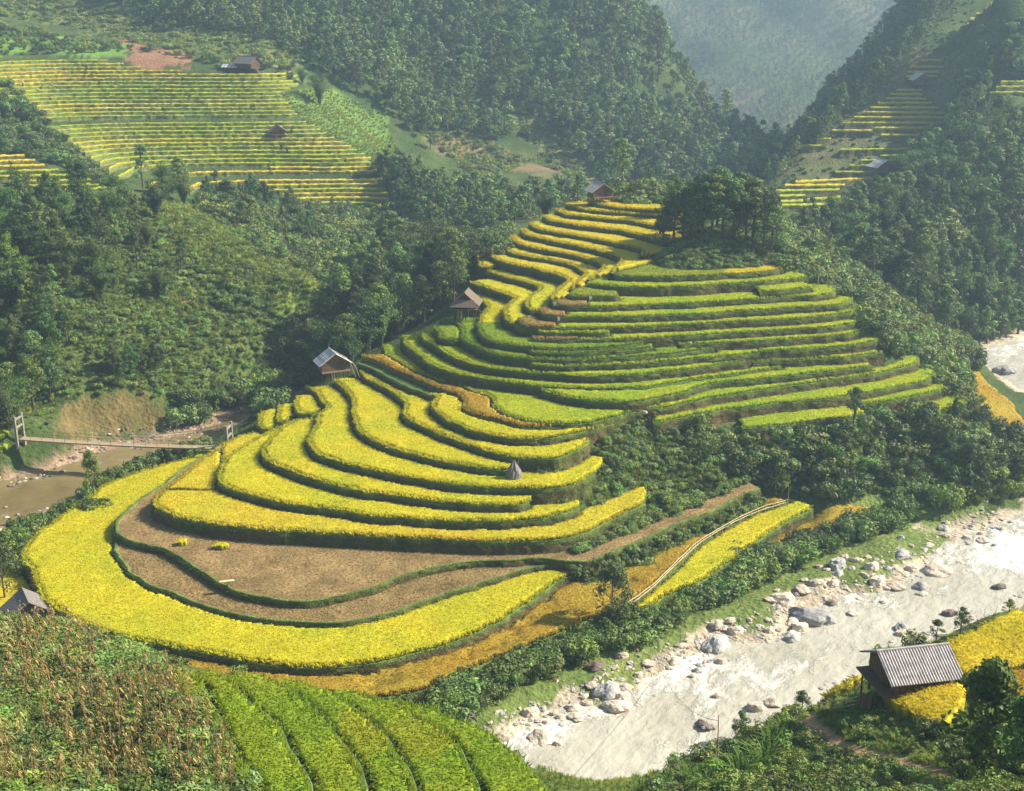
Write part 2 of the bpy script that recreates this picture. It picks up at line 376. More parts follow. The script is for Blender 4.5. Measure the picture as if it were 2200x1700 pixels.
# knoll, mound behind the ridge hut and the back of the terraced hill
ky((1400,575,186),(1530,560,186),(1640,565,187),(1450,535,190),(1600,530,191),(1530,505,194),(1680,560,190))
ky((1320,415,226),(1370,396,231),(1420,400,231),(1300,425,225),(1480,470,208),(1600,500,200))
kw((20,262,16),(32,285,10),(45,250,17),(60,225,16),(10,262,15),(0,250,14),(48,205,18),(55,195,17))
# right flank of the hill and the ravine
ky((1760,500,235),(1850,600,215),(1950,690,205),(2060,756,203),(1720,560,197),(1800,620,194),(1870,690,188),(1960,745,184),(2040,810,178))
kz((2080,840,3.0),(2120,900,1.5),(2200,930,1.2),(2060,800,2.0),(2150,860,1.2),(2200,880,0.8),(2400,950,1.0),(2400,1000,0.5))
# right mountain with its terraced spur
ky((1900,560,232),(2080,730,213),(2180,650,222),(2180,600,226),(2180,450,255),(2180,300,290),(2000,450,262),(2000,380,285),(1900,480,252),
   (1900,400,288),(2010,5,398),
   (2400,300,285),(2400,600,222),(2500,0,340),(2200,-250,430),(2450,-250,420),(1990,-60,440))
kw((66,345,4),(78,385,8),(95,420,16),(112,460,25),(45,320,6),(52,360,0),(60,420,-6),(80,520,-14),(110,620,-22),(150,760,-26),(165,520,14))
# near left valley side
ky((0,600,195),(150,700,185),(150,550,205),(150,430,236),(0,450,240),(340,432,240),(420,470,233),(500,522,225),(580,575,218),(660,615,212),(740,680,205),(810,730,199),
   (300,620,203),(300,760,187),(450,640,207),(450,760,192),(600,720,199),(600,790,191),(250,850,175),(60,860,174),(400,850,181),(-250,700,180),(-250,500,220))
kz((60,935,4.0),(200,925,3.5),(330,915,2.8),(260,945,1.5),(20,985,3.0),(60,1000,1.0),(430,890,2.0),(480,865,3.0),(700,790,5.0),(600,830,2.0),(880,690,9.0),(960,640,13),(-250,950,4.0),(540,905,2.6),(560,870,1.0))
# ravine behind the left spur and the middle ground
ky((560,480,262),(620,520,255),(700,590,232),(780,640,220),(700,500,272),(900,560,240),(1000,480,288),(860,440,300),(950,520,262),(1000,560,235),(1090,480,270),(1100,400,340),(1200,365,365),(900,405,328),(1150,440,300))
# far left terraced hillside and what lies above it
ky((850,445,300),(700,452,300),(560,430,302),(400,395,306),(250,350,312),(0,340,290),(0,400,268),(230,410,270),(600,290,330),(300,250,336),(100,200,345),(0,150,352),(820,340,325),(700,250,345),(640,170,362),(450,140,366),(200,125,368),(0,120,366),
   (740,250,364),(850,330,348),(300,60,425),(0,0,445),(0,60,405),(500,90,395),(600,30,430),(-250,0,420),(-250,300,300),(-250,150,340))
# rows of the narrow terraces on the right spur, the saddle and the left border: left end and right end of each row in the frame
SPUR_ROWS = [((1979,132),(2026,132)),((1962,146),(2026,146)),((1951,157),(2017,157)),((1946,167),(2014,166)),((1926,196),(1981,196)),((1913,205),(1981,205)),((1903,214),(1991,215)),((1886,224),(2001,224)),((1870,234),(2014,234)),((1855,244),(2037,245)),((1835,255),(2034,255)),((1810,267),(2034,266)),
             ((1787,283),(1874,284)),((1878,278),(2001,277)),((1893,293),(1999,293)),((1755,302),(1785,301)),((1722,316),(1765,316)),((1805,325),(1959,323)),((1891,338),(1959,337)),((1850,348),(1959,347)),((1825,359),(1880,359)),((1795,373),(1886,373))]
SADDLE_ROWS = [((1709,395),(1876,387)),((1687,403),(1815,402)),((1667,415),(1803,412)),((1674,426),(1730,425)),((1734,433),(1813,428)),((1677,438),(1725,436)),((1679,446),(1795,444)),((1755,453),(1792,452))]
BORDER_ROWS = [((-40,341),(53,338)),((-40,352),(76,348)),((-40,363),(96,359)),((-40,374),(126,370)),((-40,384),(171,380)),((20,395),(196,391)),((45,404),(213,401)),((141,413),(252,407)),((180,420),(229,417))]
def spur_Y(py): return np.where(py < 382, 310 + (382 - py) / 252 * 42, 310 - (py - 382) / 73 * 34)
def border_Y(py): return 292 - (py - 340) / 78 * 22
TOPR = [((2128,8),(2260,4)),((2112,20),(2260,17)),((2098,31),(2235,28)),((2085,42),(2190,40)),((2078,52),(2150,50))]
RIGHTR = [((2150,179),(2290,177)),((2140,190),(2290,188)),((2126,202),(2290,201))]
def topr_Y(py): return 386 - py / 50 * 10
def rightr_Y(py): return 318 - (py - 180) * .3
def traced_row(l, r, fY):
    n = max(8, int(abs(r[0] - l[0]) / 5)); px = np.linspace(l[0], r[0], n); pym = (l[1] + r[1]) / 2
    z = un_y((l[0] + r[0]) / 2, pym, float(fY(np.array(pym))))[2]
    w = np.array([un_z(x, l[1] + (r[1] - l[1]) * k / (n - 1), z) for k, x in enumerate(px)])
    return w[:, 0] / w[:, 1], w[:, 1], z
for ROWS, fY in ((SPUR_ROWS, spur_Y), (SADDLE_ROWS, spur_Y), (BORDER_ROWS, border_Y), (TOPR, topr_Y), (RIGHTR, rightr_Y)):
    for l, r in ROWS:
        a_, y_, z_ = traced_row(l, r, fY)
        for k in (0, len(a_) // 2, -1): K.append((a_[k] * y_[k], y_[k] + .3, z_ - 1.1))
# crest of the right spur: its left skyline, the fall behind it and its terraced face
for x_, y_, Y_ in ((1650,383,318),(1700,343,327),(1760,290,338),(1820,235,347),(1880,180,355),(1940,108,366),(1990,48,388)):
    P_ = un_y(x_, y_, Y_); K.append(P_); K.append((P_[0] * (Y_ + 40) / Y_ - 12, Y_ + 40, P_[2] - 24))
# crest of the near right bank
ky((2200,1345,76.5),(2130,1358,76),(2060,1388,73.5),(2200,1400,71),(2130,1422,70),(2060,1442,69),(2300,1340,75),(2195,1316,79),(2300,1300,80))
kz((1360,1112,5.0),(1450,1075,5.0),(1550,1040,4.8))
kw((35.8,87,12),(31,86,11),(26,83,10),(42,86,13))
# forested hill in the middle
ky((800,170,395),(700,60,425),(800,290,372),(1000,325,385),(1000,200,412),(900,0,450),(1250,0,455),(1400,70,450),(1450,170,440),(1550,250,425),(1640,335,408),(1690,396,402),(1180,300,400),(1300,380,388),(1300,200,420),(1450,300,412),
   (1250,-200,500),(1000,-220,510),(700,-200,520),(300,-200,520),(-200,-200,520))
kw((95,470,-2),(88,440,-4),(100,500,-10),(112,560,-15),(124,620,-20),(140,700,-24),(60,530,10),(72,610,0),(30,560,40))
# far mountain
ky((1400,300,800),(1650,330,770),(1500,300,800),(1800,300,800),(1400,150,880),(1650,150,880),(1900,150,890),(1400,0,980),(1650,0,980),(1900,0,980),(2100,0,980),(1200,0,990),(1200,200,860))
kw((-300,1250,180),(100,1250,170),(500,1250,190),(-600,1000,120),(-350,700,110),(500,800,110),(400,560,100),(700,1000,140),(0,1700,300),(800,1700,330),(-800,1700,300),(-260,560,85),(-150,620,90))
# foreground: corn slope, drop behind it, near right bank
ky((0,1340,77),(150,1362,74),(300,1424,68),(375,1452,64),(0,1500,62),(200,1500,63),(300,1682,51),(0,1695,50),(-250,1600,50),(-250,1350,80),(200,1600,56))
kz((455,1600,25.0),(405,1530,25.0),(500,1690,25.2),(540,1800,25.5))
kw((-30,97,1.5),(-15,92,1.5),(0,90,0.5),(10,92,-0.5),(-46,101,2.2),(-60,105,3.0),(-44,112,1.5),(-42,108,2.0),(-80,110,5),(-52,135,0.3),(-48,120,0.8),(18,84,-1.5))
ky((1430,1660,70),(1250,1690,66),(1560,1690,62),(1600,1610,70),(1750,1530,74),(1850,1605,62),(2000,1680,52),(2180,1690,48),(1905,1525,65.5),(1850,1490,70),(1950,1500,66.3),(2050,1540,62),(2200,1500,64),(2200,1330,79),(2060,1372,76),(2400,1500,60),(2400,1350,76),(1700,1690,57))
kw((0,30,35),(-20,30,36.5),(20,30,36),(-10,18,42),(10,18,42),(22,40,33),(0,45,28),(8,52,23))
kz((1800,1560,3.0),(1920,1420,1.5),(2080,1365,2.0),(2200,1325,3.0),(1660,1600,2.0))
# gravel flats and the belt between hill foot and river
kz((1100,1500,-0.3),(1000,1560,0.2),(950,1530,0.6),(1100,1450,0.0),(1230,1440,-0.4),(1350,1390,-0.2),(1480,1340,-0.2),(1600,1290,-0.2),(1750,1240,-0.4),(1900,1150,-0.2),(2050,1100,0.0),(2200,1070,0.2),(1780,1110,0.6),(1900,1060,1.2),(2050,1040,2.0),(2200,1010,2.5),
   (1450,960,7.6),(1450,1020,5.4),(1600,1000,5.2),(1750,960,6.2),(1900,960,5.0),(2050,930,4.5),(2150,960,3.0),(1750,1040,2.8),(1330,960,9.0),(1300,1030,6.5),(1420,1075,4.4),(1400,1035,5.0),(1560,1040,3.8))
kz((1300,1240,0.2),(1400,1190,0.2),(1500,1140,0.2),(1600,1090,0.3),(1180,1290,0.3),(1420,1225,0.1))
KP = np.array(K)
def warp(X, Y): return np.stack([X / Y, np.log(Y)], -1)
def tps(r2): return np.where(r2 > 1e-12, r2 * np.log(np.maximum(r2, 1e-12)), 0.0)
_q = warp(KP[:, 0], KP[:, 1]); _n = len(_q)
_A = np.zeros((_n + 3, _n + 3))
_A[:_n, :_n] = tps(((_q[:, None] - _q[None]) ** 2).sum(-1)) + np.eye(_n) * 2e-5
_A[:_n, _n] = 1; _A[:_n, _n + 1:] = _q; _A[_n:, :_n] = _A[:_n, _n:].T
_sol = np.linalg.solve(_A, np.r_[KP[:, 2], 0, 0, 0])
GA = np.linspace(-0.60, 0.60, 461); GW = np.linspace(math.log(15.0), math.log(1750.0), 561)
def rbf(X, Y):
    p = warp(X, Y).reshape(-1, 2); out = np.zeros(len(p))
    for s in range(0, len(p), 8000):
        b = p[s:s + 8000]
        out[s:s + 8000] = tps(((b[:, None] - _q[None]) ** 2).sum(-1)) @ _sol[:_n] + _sol[_n] + b @ _sol[_n + 1:]
    return out.reshape(np.shape(X))
def lerp_grid(Z, ga, gw, X, Y):
    a = np.clip((X / Y - ga[0]) / (ga[1] - ga[0]), 0, len(ga) - 1.001); w = np.clip((np.log(np.maximum(Y, 1)) - gw[0]) / (gw[1] - gw[0]), 0, len(gw) - 1.001)
    i = a.astype(int); j = w.astype(int); fa = a - i; fw = w - j
    return (Z[j, i] * (1 - fa) + Z[j, i + 1] * fa) * (1 - fw) + (Z[j + 1, i] * (1 - fa) + Z[j + 1, i + 1] * fa) * fw
_ca, _cw = GA[::2], GW[::2]
_aa, _ww = np.meshgrid(_ca, _cw)
_ZC = rbf(_aa * np.exp(_ww), np.exp(_ww))
aa, ww = np.meshgrid(GA, GW)
GY = np.exp(ww); GX = aa * GY
GZ = lerp_grid(_ZC, _ca, _cw, GX, GY)
# lumps: small near, larger far away
far = np.clip((GY - 370) / 150, 0, 1)
GZ += (fbm(GX / 7, GY / 7, 3, 4) - 0.5) * 0.9 + far * (fbm(GX / 40, GY / 40, 9, 4) - 0.5) * 12 + np.clip((GY - 600) / 300, 0, 1) * (fbm(GX / 130, GY / 130, 5, 4) - 0.5) * 60
GZ = np.where(GZ > 85, 85 + 40 * (1 - np.exp(-(GZ - 85) / 80)), GZ)
GZ[:, :] = np.where(GY < 26, np.minimum(GZ, CAM_H - 6), GZ)
SD = np.full(GZ.shape, 99.0); SDK = np.zeros(GZ.shape, int)
for rk, R in enumerate(RIVERS):             # cut the river beds
    x0, y0 = R[:, :2].min(0) - 12; x1, y1 = R[:, :2].max(0) + 12
    b = (GX > x0) & (GX < x1) & (GY > y0) & (GY < y1)
    xs, ys, zs = GX[b], GY[b], GZ[b]
    wob = (fbm(xs / 2.5, ys / 2.5, 21, 3) - 0.5) * 1.6
    d = seg_dist(R, xs, ys, True); ins = pip(R, xs, ys); sd = np.where(ins, -d, d) + wob
    zs = np.where(sd < 0, WATER_Z - np.minimum(0.12 - 0.28 * sd, 1.5), np.maximum(zs, WATER_Z + np.minimum(0.02 + 0.10 * sd, 0.35)))
    zs = np.where(sd >= 0, np.minimum(zs, WATER_Z + 0.1 + 0.16 * sd + np.maximum(sd - 2.5, 0) * 1.1), zs)
    GZ[b] = zs
    nearer = sd < SD[b]; t_ = SD[b]; t_[nearer] = sd[nearer]; SD[b] = t_; k_ = SDK[b]; k_[nearer] = rk; SDK[b] = k_
def ground(X, Y): return lerp_grid(GZ, GA, GW, np.asarray(X, float), np.asarray(Y, float))
def pick(px, py, y0=30.0, y1=1600.0):        # first point of the land on the sight line through a pixel
    u = (px - 1100) / FOC; v = (py - 850) / FOC
    Y = np.exp(np.linspace(math.log(y0), math.log(y1), 4000)); d = Y / (CP - v * SP)
    X = u * d; Z = CAM_H - d * (SP + v * CP); g = ground(X, Y)
    k = np.argmax(g >= Z) if (g >= Z).any() else np.argmin(Z - g)
    return Vector((X[k], Y[k], g[k]))

# ---------------------------------------------------------------- what covers the land
GPX, GPY = proj(GX, GY, GZ)
GC = np.zeros(GX.shape + (3,))
def cover(c1, c2, mask=None, sc=6.0, seed=1):
    t = np.clip(fbm(GX / sc, GY / sc, seed, 4) * 2.2 - 0.6, 0, 1)[..., None]
    c = np.array(c1) * (1 - t) + np.array(c2) * t
    if mask is None: GC[:] = c
    else:
        m = mask.astype(float)[..., None] if mask.dtype == bool else np.clip(mask, 0, 1)[..., None]
        GC[:] = GC * (1 - m) + c * m
def zone(px_poly, y0, y1):
    jx = (fbm(GX / 4, GY / 4, 51, 3) - .5) * 40; jy = (fbm(GX / 4, GY / 4, 52, 3) - .5) * 24
    return pip(px_poly, GPX + jx, GPY + jy) & (GY > y0) & (GY < y1)
cover((0.040, 0.070, 0.018), (0.075, 0.105, 0.028))
cover((0.10, 0.125, 0.035), (0.05, 0.085, 0.02), zone([(130,690),(330,650),(420,600),(520,600),(640,690),(640,790),(540,850),(420,860),(100,860),(20,760)], 165, 240), 3)
cover((0.11, 0.17, 0.03), (0.17, 0.23, 0.045), zone([(330,425),(420,455),(560,545),(690,605),(770,690),(690,700),(560,640),(430,560),(350,480)], 195, 250), 5)  # grassy spur crest, its sunlight put into a lighter ground green
cover((0.11, 0.095, 0.032), (0.17, 0.125, 0.05), zone([(120,930),(128,880),(200,848),(280,838),(350,866),(380,905),(330,930),(200,935)], 160, 190), 2)
cover((0.17, 0.14, 0.06), (0.09, 0.11, 0.035), zone([(530,460),(700,460),(760,560),(640,600),(560,540)], 230, 300), 4)
cover((0.22, 0.10, 0.05), (0.26, 0.13, 0.06), zone([(365,640),(420,625),(445,650),(400,670)], 190, 240), 3)
cover((0.19, 0.13, 0.075), (0.13, 0.13, 0.055), zone([(900,285),(1010,290),(1110,335),(1210,372),(1180,390),(1020,355),(930,325)], 340, 430), 5)
cover((0.13, 0.10, 0.05), (0.09, 0.11, 0.04), zone([(1040,395),(1130,400),(1200,420),(1150,440),(1060,430)], 300, 400), 5)
cover((0.10, 0.18, 0.035), (0.14, 0.21, 0.045), zone([(610,200),(700,190),(830,250),(850,335),(760,325),(690,285),(630,240)], 320, 385), 6)
cover((0.18, 0.18, 0.07), (0.11, 0.16, 0.045), zone([(-200,10),(120,50),(300,95),(630,150),(640,115),(420,45),(200,20),(0,-40),(-200,-40)], 340, 460), 7)
cover((0.12, 0.23, 0.04), (0.16, 0.27, 0.05), zone([(95,72),(270,98),(262,128),(100,115)], 340, 460), 4)
cover((0.12, 0.23, 0.04), (0.16, 0.27, 0.05), zone([(-60,75),(60,85),(60,118),(-60,118)], 340, 460), 4)
cover((0.28, 0.15, 0.085), (0.22, 0.12, 0.07), zone([(258,86),(330,88),(425,128),(400,142),(288,146)], 340, 460), 4)
cover((0.19, 0.19, 0.075), (0.13, 0.16, 0.05), zone([(1085,205),(1150,255),(1240,345),(1300,392),(1255,392),(1180,325),(1100,275)], 370, 460), 6)
fm = np.clip((GY - 640) / 80, 0, 1)
cover((0.05, 0.08, 0.03), (0.14, 0.115, 0.06), fm, 70, 71)
cover((0.06, 0.10, 0.025), (0.11, 0.16, 0.04), zone([(1330,590),(1380,540),(1430,515),(1500,485),(1680,500),(1720,590),(1500,600)], 178, 215), 3)
cover((0.12, 0.19, 0.04), (0.08, 0.14, 0.03), zone([(1280,440),(1330,400),(1400,380),(1450,400),(1440,450)], 210, 250), 3)
cover((0.13, 0.12, 0.06), (0.09, 0.11, 0.035), zone([(1640,400),(1750,290),(1860,190),(1960,110),(2060,120),(2000,320),(1950,400),(1830,385)], 285, 400), 5)
cover((0.12, 0.10, 0.05), (0.07, 0.11, 0.03), zone([(1385,880),(1600,920),(1870,890),(1990,880),(1990,910),(1860,930),(1600,960),(1400,935)], 140, 165), 3)
cover((0.17, 0.14, 0.055), (0.13, 0.13, 0.045), zone([(1315,1040),(1390,1010),(1490,990),(1495,1000),(1400,1030),(1320,1050)], 130, 160), 3)
cover((0.08, 0.15, 0.03), (0.14, 0.20, 0.045), zone([(-200,1300),(120,1345),(380,1440),(540,1720),(540,1900),(-200,1900)], 30, 92), 2)
cover((0.06, 0.11, 0.025), (0.12, 0.17, 0.04), zone([(1500,1500),(1760,1480),(2330,1350),(2330,1900),(1500,1900)], 40, 90), 2)
main = SDK == 0
cover((0.10, 0.145, 0.035), (0.15, 0.19, 0.05), (main & (SD < 15) & (GX < 60)) * np.clip((15 - SD) / 3, 0, 1) * (GZ < 1.6), 4, 23)
cover((0.32, 0.265, 0.19), (0.44, 0.38, 0.29), (main * np.clip((2.4 + 9 * (fbm(GX / 5, GY / 5, 33, 3) - 0.5) - SD) / 0.8, 0, 1)), 1.5, 24)
cover((0.22, 0.15, 0.09), (0.30, 0.22, 0.15), ((SDK == 1) * np.clip((2.6 + 3 * (fbm(GX / 4, GY / 4, 34, 3) - 0.5) - SD) / 0.8, 0, 1)), 1.2, 25)
cover((0.36, 0.30, 0.22), (0.45, 0.39, 0.3), ((SDK == 2) * np.clip((2.5 - SD) / 1.0, 0, 1)), 1.2, 26)
PATH = np.array([pick(x, y, 35, 90) for x, y in ((1722,1532),(1745,1560),(1790,1592),(1850,1617),(1930,1637),(2010,1655),(2060,1690))])
pm = (GY > 35) & (GY < 90) & (GX > 5) & (GX < 45); pd = np.full(GX.shape, 9.0); pd[pm] = seg_dist(PATH, GX[pm], GY[pm])
cover((0.30, 0.18, 0.10), (0.38, 0.25, 0.15), np.clip((0.55 + 0.5 * (fbm(GX, GY, 36, 2) - .5) - pd) / 0.25, 0, 1), 1, 27)
nw_, na_ = GZ.shape
gi = np.arange(nw_ * na_).reshape(nw_, na_)
me = mesh_np('ground', np.stack([GX, GY, GZ], -1).reshape(-1, 3), np.stack([gi[:-1, :-1], gi[:-1, 1:], gi[1:, 1:], gi[1:, :-1]], -1).reshape(-1, 4), GC.reshape(-1, 3), smooth=True, mats=[M['ground']])
tag(link('ground', me), kind='structure')

# ---------------------------------------------------------------- water
def water_mat(name, c1, c2, foam, wave, fs=0.55, foam_c=(0.80, 0.79, 0.74), rough=0.08, ang=0.93):
    m = bpy.data.materials.new(name); m.use_nodes = True
    N, L = nodes(m); b = N['Principled BSDF']
    b.inputs['Roughness'].default_value = rough; b.inputs['IOR'].default_value = 1.33
    tc = N.new('ShaderNodeTexCoord'); mp = N.new('ShaderNodeMapping'); mp.vector_type = 'TEXTURE'; mp.inputs['Rotation'].default_value = (0, 0, ang); mp.inputs['Scale'].default_value = (1.7, 1.0, 1)
    L.new(tc.outputs['Object'], mp.inputs[0])
    n = N.new('ShaderNodeTexNoise'); n.inputs['Scale'].default_value = 0.12; n.inputs['Detail'].default_value = 4; L.new(mp.outputs[0], n.inputs['Vector'])
    r = N.new('ShaderNodeValToRGB'); r.color_ramp.elements[0].position = .35; r.color_ramp.elements[1].position = .65
    r.color_ramp.elements[0].color = (*c1, 1); r.color_ramp.elements[1].color = (*c2, 1); L.new(n.outputs['Fac'], r.inputs[0])
    big = N.new('ShaderNodeTexNoise'); big.inputs['Scale'].default_value = 0.10; big.inputs['Detail'].default_value = 2; L.new(mp.outputs[0], big.inputs['Vector'])
    f = N.new('ShaderNodeTexNoise'); f.inputs['Scale'].default_value = fs; f.inputs['Detail'].default_value = 10; f.inputs['Roughness'].default_value = 0.72; f.inputs['Distortion'].default_value = 0.25; L.new(mp.outputs[0], f.inputs['Vector'])
    fa = N.new('ShaderNodeMath'); fa.operation = 'ADD'; L.new(big.outputs['Fac'], fa.inputs[0]); L.new(f.outputs['Fac'], fa.inputs[1])
    fh = N.new('ShaderNodeMath'); fh.operation = 'MULTIPLY'; fh.inputs[1].default_value = .5; L.new(fa.outputs[0], fh.inputs[0])
    fr = N.new('ShaderNodeMapRange'); fr.inputs[1].default_value = foam; fr.inputs[2].default_value = foam + 0.11; L.new(fh.outputs[0], fr.inputs[0])
    mx = N.new('ShaderNodeMixRGB'); mx.inputs[2].default_value = (*foam_c, 1); L.new(fr.outputs[0], mx.inputs[0]); L.new(r.outputs[0], mx.inputs[1]); L.new(mx.outputs[0], b.inputs['Base Color'])
    rr = N.new('ShaderNodeMapRange'); rr.inputs[3].default_value = rough; rr.inputs[4].default_value = 0.7; L.new(fr.outputs[0], rr.inputs[0]); L.new(rr.outputs[0], b.inputs['Roughness'])
    w1 = N.new('ShaderNodeTexNoise'); w1.inputs['Scale'].default_value = 1.1; w1.inputs['Detail'].default_value = 6; w1.inputs['Distortion'].default_value = 0.2; L.new(mp.outputs[0], w1.inputs['Vector'])
    ad = N.new('ShaderNodeMath'); ad.operation = 'ADD'; L.new(w1.outputs['Fac'], ad.inputs[0]); L.new(fr.outputs[0], ad.inputs[1])
    bp = N.new('ShaderNodeBump'); bp.inputs['Strength'].default_value = wave; bp.inputs['Distance'].default_value = 0.35; L.new(ad.outputs[0], bp.inputs['Height']); L.new(bp.outputs[0], b.inputs['Normal'])
    return m
WM = [water_mat('milky_rapids', (0.34, 0.325, 0.26), (0.43, 0.415, 0.35), 0.512, 0.75),
      water_mat('brown_stream', (0.15, 0.115, 0.05), (0.20, 0.16, 0.08), 0.60, 0.35, foam_c=(0.45, 0.45, 0.4), ang=0.35),
      water_mat('far_rapids', (0.36, 0.35, 0.30), (0.46, 0.45, 0.40), 0.52, 0.5)]
for R, wm, nm in zip(RIVERS, WM, ('river', 'river', 'river')):
    c = R[:, :2].mean(0); out = R.copy()
    x0, y0 = R[:, :2].min(0) - 4; x1, y1 = R[:, :2].max(0) + 4; s = 0.6
    gx, gy = np.meshgrid(np.arange(x0, x1, s), np.arange(y0, y1, s))
    ins = pip(R, gx, gy) | (seg_dist(R, gx, gy, True) < 1.8)
    z = WATER_Z + (fbm(gx / 2.4 + gy / 5, gy / 2.0, 63, 4) - 0.5) * 0.42
    cell = ins[:-1, :-1] & ins[1:, :-1] & ins[1:, 1:] & ins[:-1, 1:]
    idx = np.arange(gx.size).reshape(gx.shape)
    F = np.stack([idx[:-1, :-1][cell], idx[:-1, 1:][cell], idx[1:, 1:][cell], idx[1:, :-1][cell]], 1)
    u = np.unique(F); rm = np.full(gx.size, -1); rm[u] = np.arange(len(u))
    me = mesh_np(nm, np.c_[gx.ravel()[u], gy.ravel()[u], z.ravel()[u]], rm[F], smooth=True, mats=[wm])
    tag(link(nm, me), kind='structure')

# ---------------------------------------------------------------- terrace steps of the main hill
CLOSE = {
 'S0': [(28,148),(0,125),(-30,112)], 'S2': [(34,146),(10,119)], 'S3': [(42,147),(25,131)], 'R1': [(10,130),(-30,150)], 'B1': [(5,126),(-38,135)], 'B2': [(25,155),(-28,160)],
 'Y1': [(18,150),(-20,165)], 'Y2': [(10,145),(-15,165)], 'Y3': [(8,145),(-12,168)], 'Pc': [(-30.5,163),(-33,167)], 'Pb': [(-28,165),(-30,168)], 'Pa': [(-24,166),(-27,170)],
 'Y4': [(15,150),(-12,172)], 'Y5': [(8,148),(-8,172)], 'Y6': [(12,155),(-5,172)], 'Y7': [(15,158),(-5,175)], 'Y8': [(8,158),(-5,177)], 'Y9': [(18,160),(0,178)],
 'Y95': [(46,174),(8,165)], 'Y10': [(36,172),(0,180)], 'Ra': [(50,178),(20,160)], 'Rb': [(50,176),(20,160)], 'Rc': [(55,170),(47,164)], 'Rd': [(46,162),(30,158)], 'Re': [(58,170),(53,165)],
 'G3': [(32,172),(0,180)], 'G35': [(34,172),(6,170)], 't1': [(48,172),(33,168)], 'Pd': [(-3,175),(-5,179)], 'G4': [(28,173),(3,182)], 't2': [(48,178),(34,170)], 'G4b': [(19,170),(6,170)],
 'G5': [(18,172),(8,185),(4,195)], 't3': [(46,178),(23,170)], 't4': [(46,178),(8,174)], 't4b': [(14,170),(6,170)], 'L0': [(12,172),(10,190),(2,200)], 't5': [(46,181),(10,180)],
 'L1': [(14,176),(14,195),(2,206)], 't6': [(45,184),(12,182)], 'u1': [(3,203),(0,210)], 'L2': [(18,178),(18,200),(4,215)], 't7': [(44,186),(14,184)], 't7b': [(15,180),(10,180)], 't7c': [(43,184),(36,182)],
 'L3': [(20,183),(20,205),(5,218)], 't8': [(42,189),(16,188)], 'L4': [(20,187),(20,210),(6,219)], 't9': [(40,192),(18,192)], 'L5': [(22,188),(22,212),(8,220)], 'L6': [(26,192),(26,214),(10,222)],
 'L7': [(30,197),(30,216),(12,224)], 'L8': [(32,206),(30,218),(13,226)], 'L9': [(32,213),(25,224),(14,228)], 'L10': [(32,216),(24,226),(16,226)],
}
GREENB = np.array((0.065, 0.098, 0.017)); BROWNB = np.array((0.12, 0.088, 0.038)); BUND = np.array((0.11, 0.165, 0.04)); SOIL = np.array((0.20, 0.138, 0.060))
STEPS = {}
RISER_PTS = []
def make_step(key, z, px_pts, close, drop=2.3, soil=False, green=0.6):
    rim = smooth_line([un_z(x, y, z)[:2] for x, y in px_pts], 0.6)
    n = len(rim)
    tang = np.gradient(rim, axis=0); tang /= np.linalg.norm(tang, axis=1)[:, None] + 1e-9
    nor = np.stack([tang[:, 1], -tang[:, 0]], 1)
    wob = (fbm(rim[:, 0] / 1.7, rim[:, 1] / 1.7, 5, 3) - 0.5) * 0.55
    rim = rim + nor * wob[:, None]
    poly = np.vstack([rim, np.array(close, float)])
    mid = rim[n // 2] + nor[n // 2] * 0.3
    if pip(poly, [mid[0]], [mid[1]])[0]: nor = -nor
    full = len(poly)
    V = []; C = []
    # top
    V.append(np.c_[poly, np.full(full, z)]); C.append(np.tile(SOIL if soil else BUND * 0.7, (full, 1)))
    # riser rows
    for k, (off, dz) in enumerate(((0.0, 0.0), (0.10, -0.35), (0.16, -0.8), (0.30, -1.4), (0.55, -drop))):
        jit = (fbm(rim[:, 0] * 1.3 + k * 9, rim[:, 1] * 1.3, 31 + k, 3) - 0.5) * 0.35 * (k > 0)
        r = rim + nor * (off + jit)[:, None]
        g = np.clip(fbm(rim[:, 0] / 3.0 + k * .7, rim[:, 1] / 3.0, 41, 3) * 1.6 - 0.8 + green - 0.12 * k, 0, 1)[:, None]
        V.append(np.c_[r, np.full(n, z + dz)]); C.append(GREENB * g + BROWNB * (1 - g) if k else np.tile(BUND, (n, 1)))
    # low bund along the rim
    for off, dz in ((0.02, 0.03), (-0.05, 0.10), (-0.26, 0.08), (-0.36, -0.02)):
        V.append(np.c_[rim + nor * off, np.full(n, z + dz)]); C.append(np.tile(BUND, (n, 1)) * (0.8 + 0.5 * fbm(rim[:, 0] / 2, rim[:, 1] / 2, 8, 2))[:, None])
    V = np.vstack(V); C = np.vstack(C)
    q = []
    base = full
    for k in list(range(4)) + [5, 6, 7]:
        a = np.arange(n - 1) + base + k * n
        q.append(np.stack([a, a + 1, a + 1 + n, a + n], 1))
    F = [np.arange(full)[None, :], np.vstack(q)]
    me = mesh_np('terrace', V, F, C, smooth=False, mats=[M['riser'], M['stubble']], fmat=[1 if soil else 0] + [0] * sum(len(x) for x in q))
    tag(link('terrace', me), kind='structure')
    STEPS[key] = dict(z=z, poly=poly, rim=rim, nor=nor)
    L = 0.6 * n
    k = int(L * 26)
    t = RNG.random(k) * (n - 1.01); i = t.astype(int); f = (t - i)[:, None]
    p = rim[i] * (1 - f) + rim[i + 1] * f; nn = nor[i]
    h = RNG.random(k) ** 1.3 * (1.2 if drop < 2.6 else 1.6)
    f2 = RNG.random(k) < .25; RISER_PTS.append(np.c_[p[f2] - nn[f2] * RNG.uniform(-.05, .38, f2.sum())[:, None], np.full(f2.sum(), z + .06), nn[f2]])
    RISER_PTS.append(np.c_[p + nn * (0.08 + 0.16 * h)[:, None], z - h + 0.05, nn])
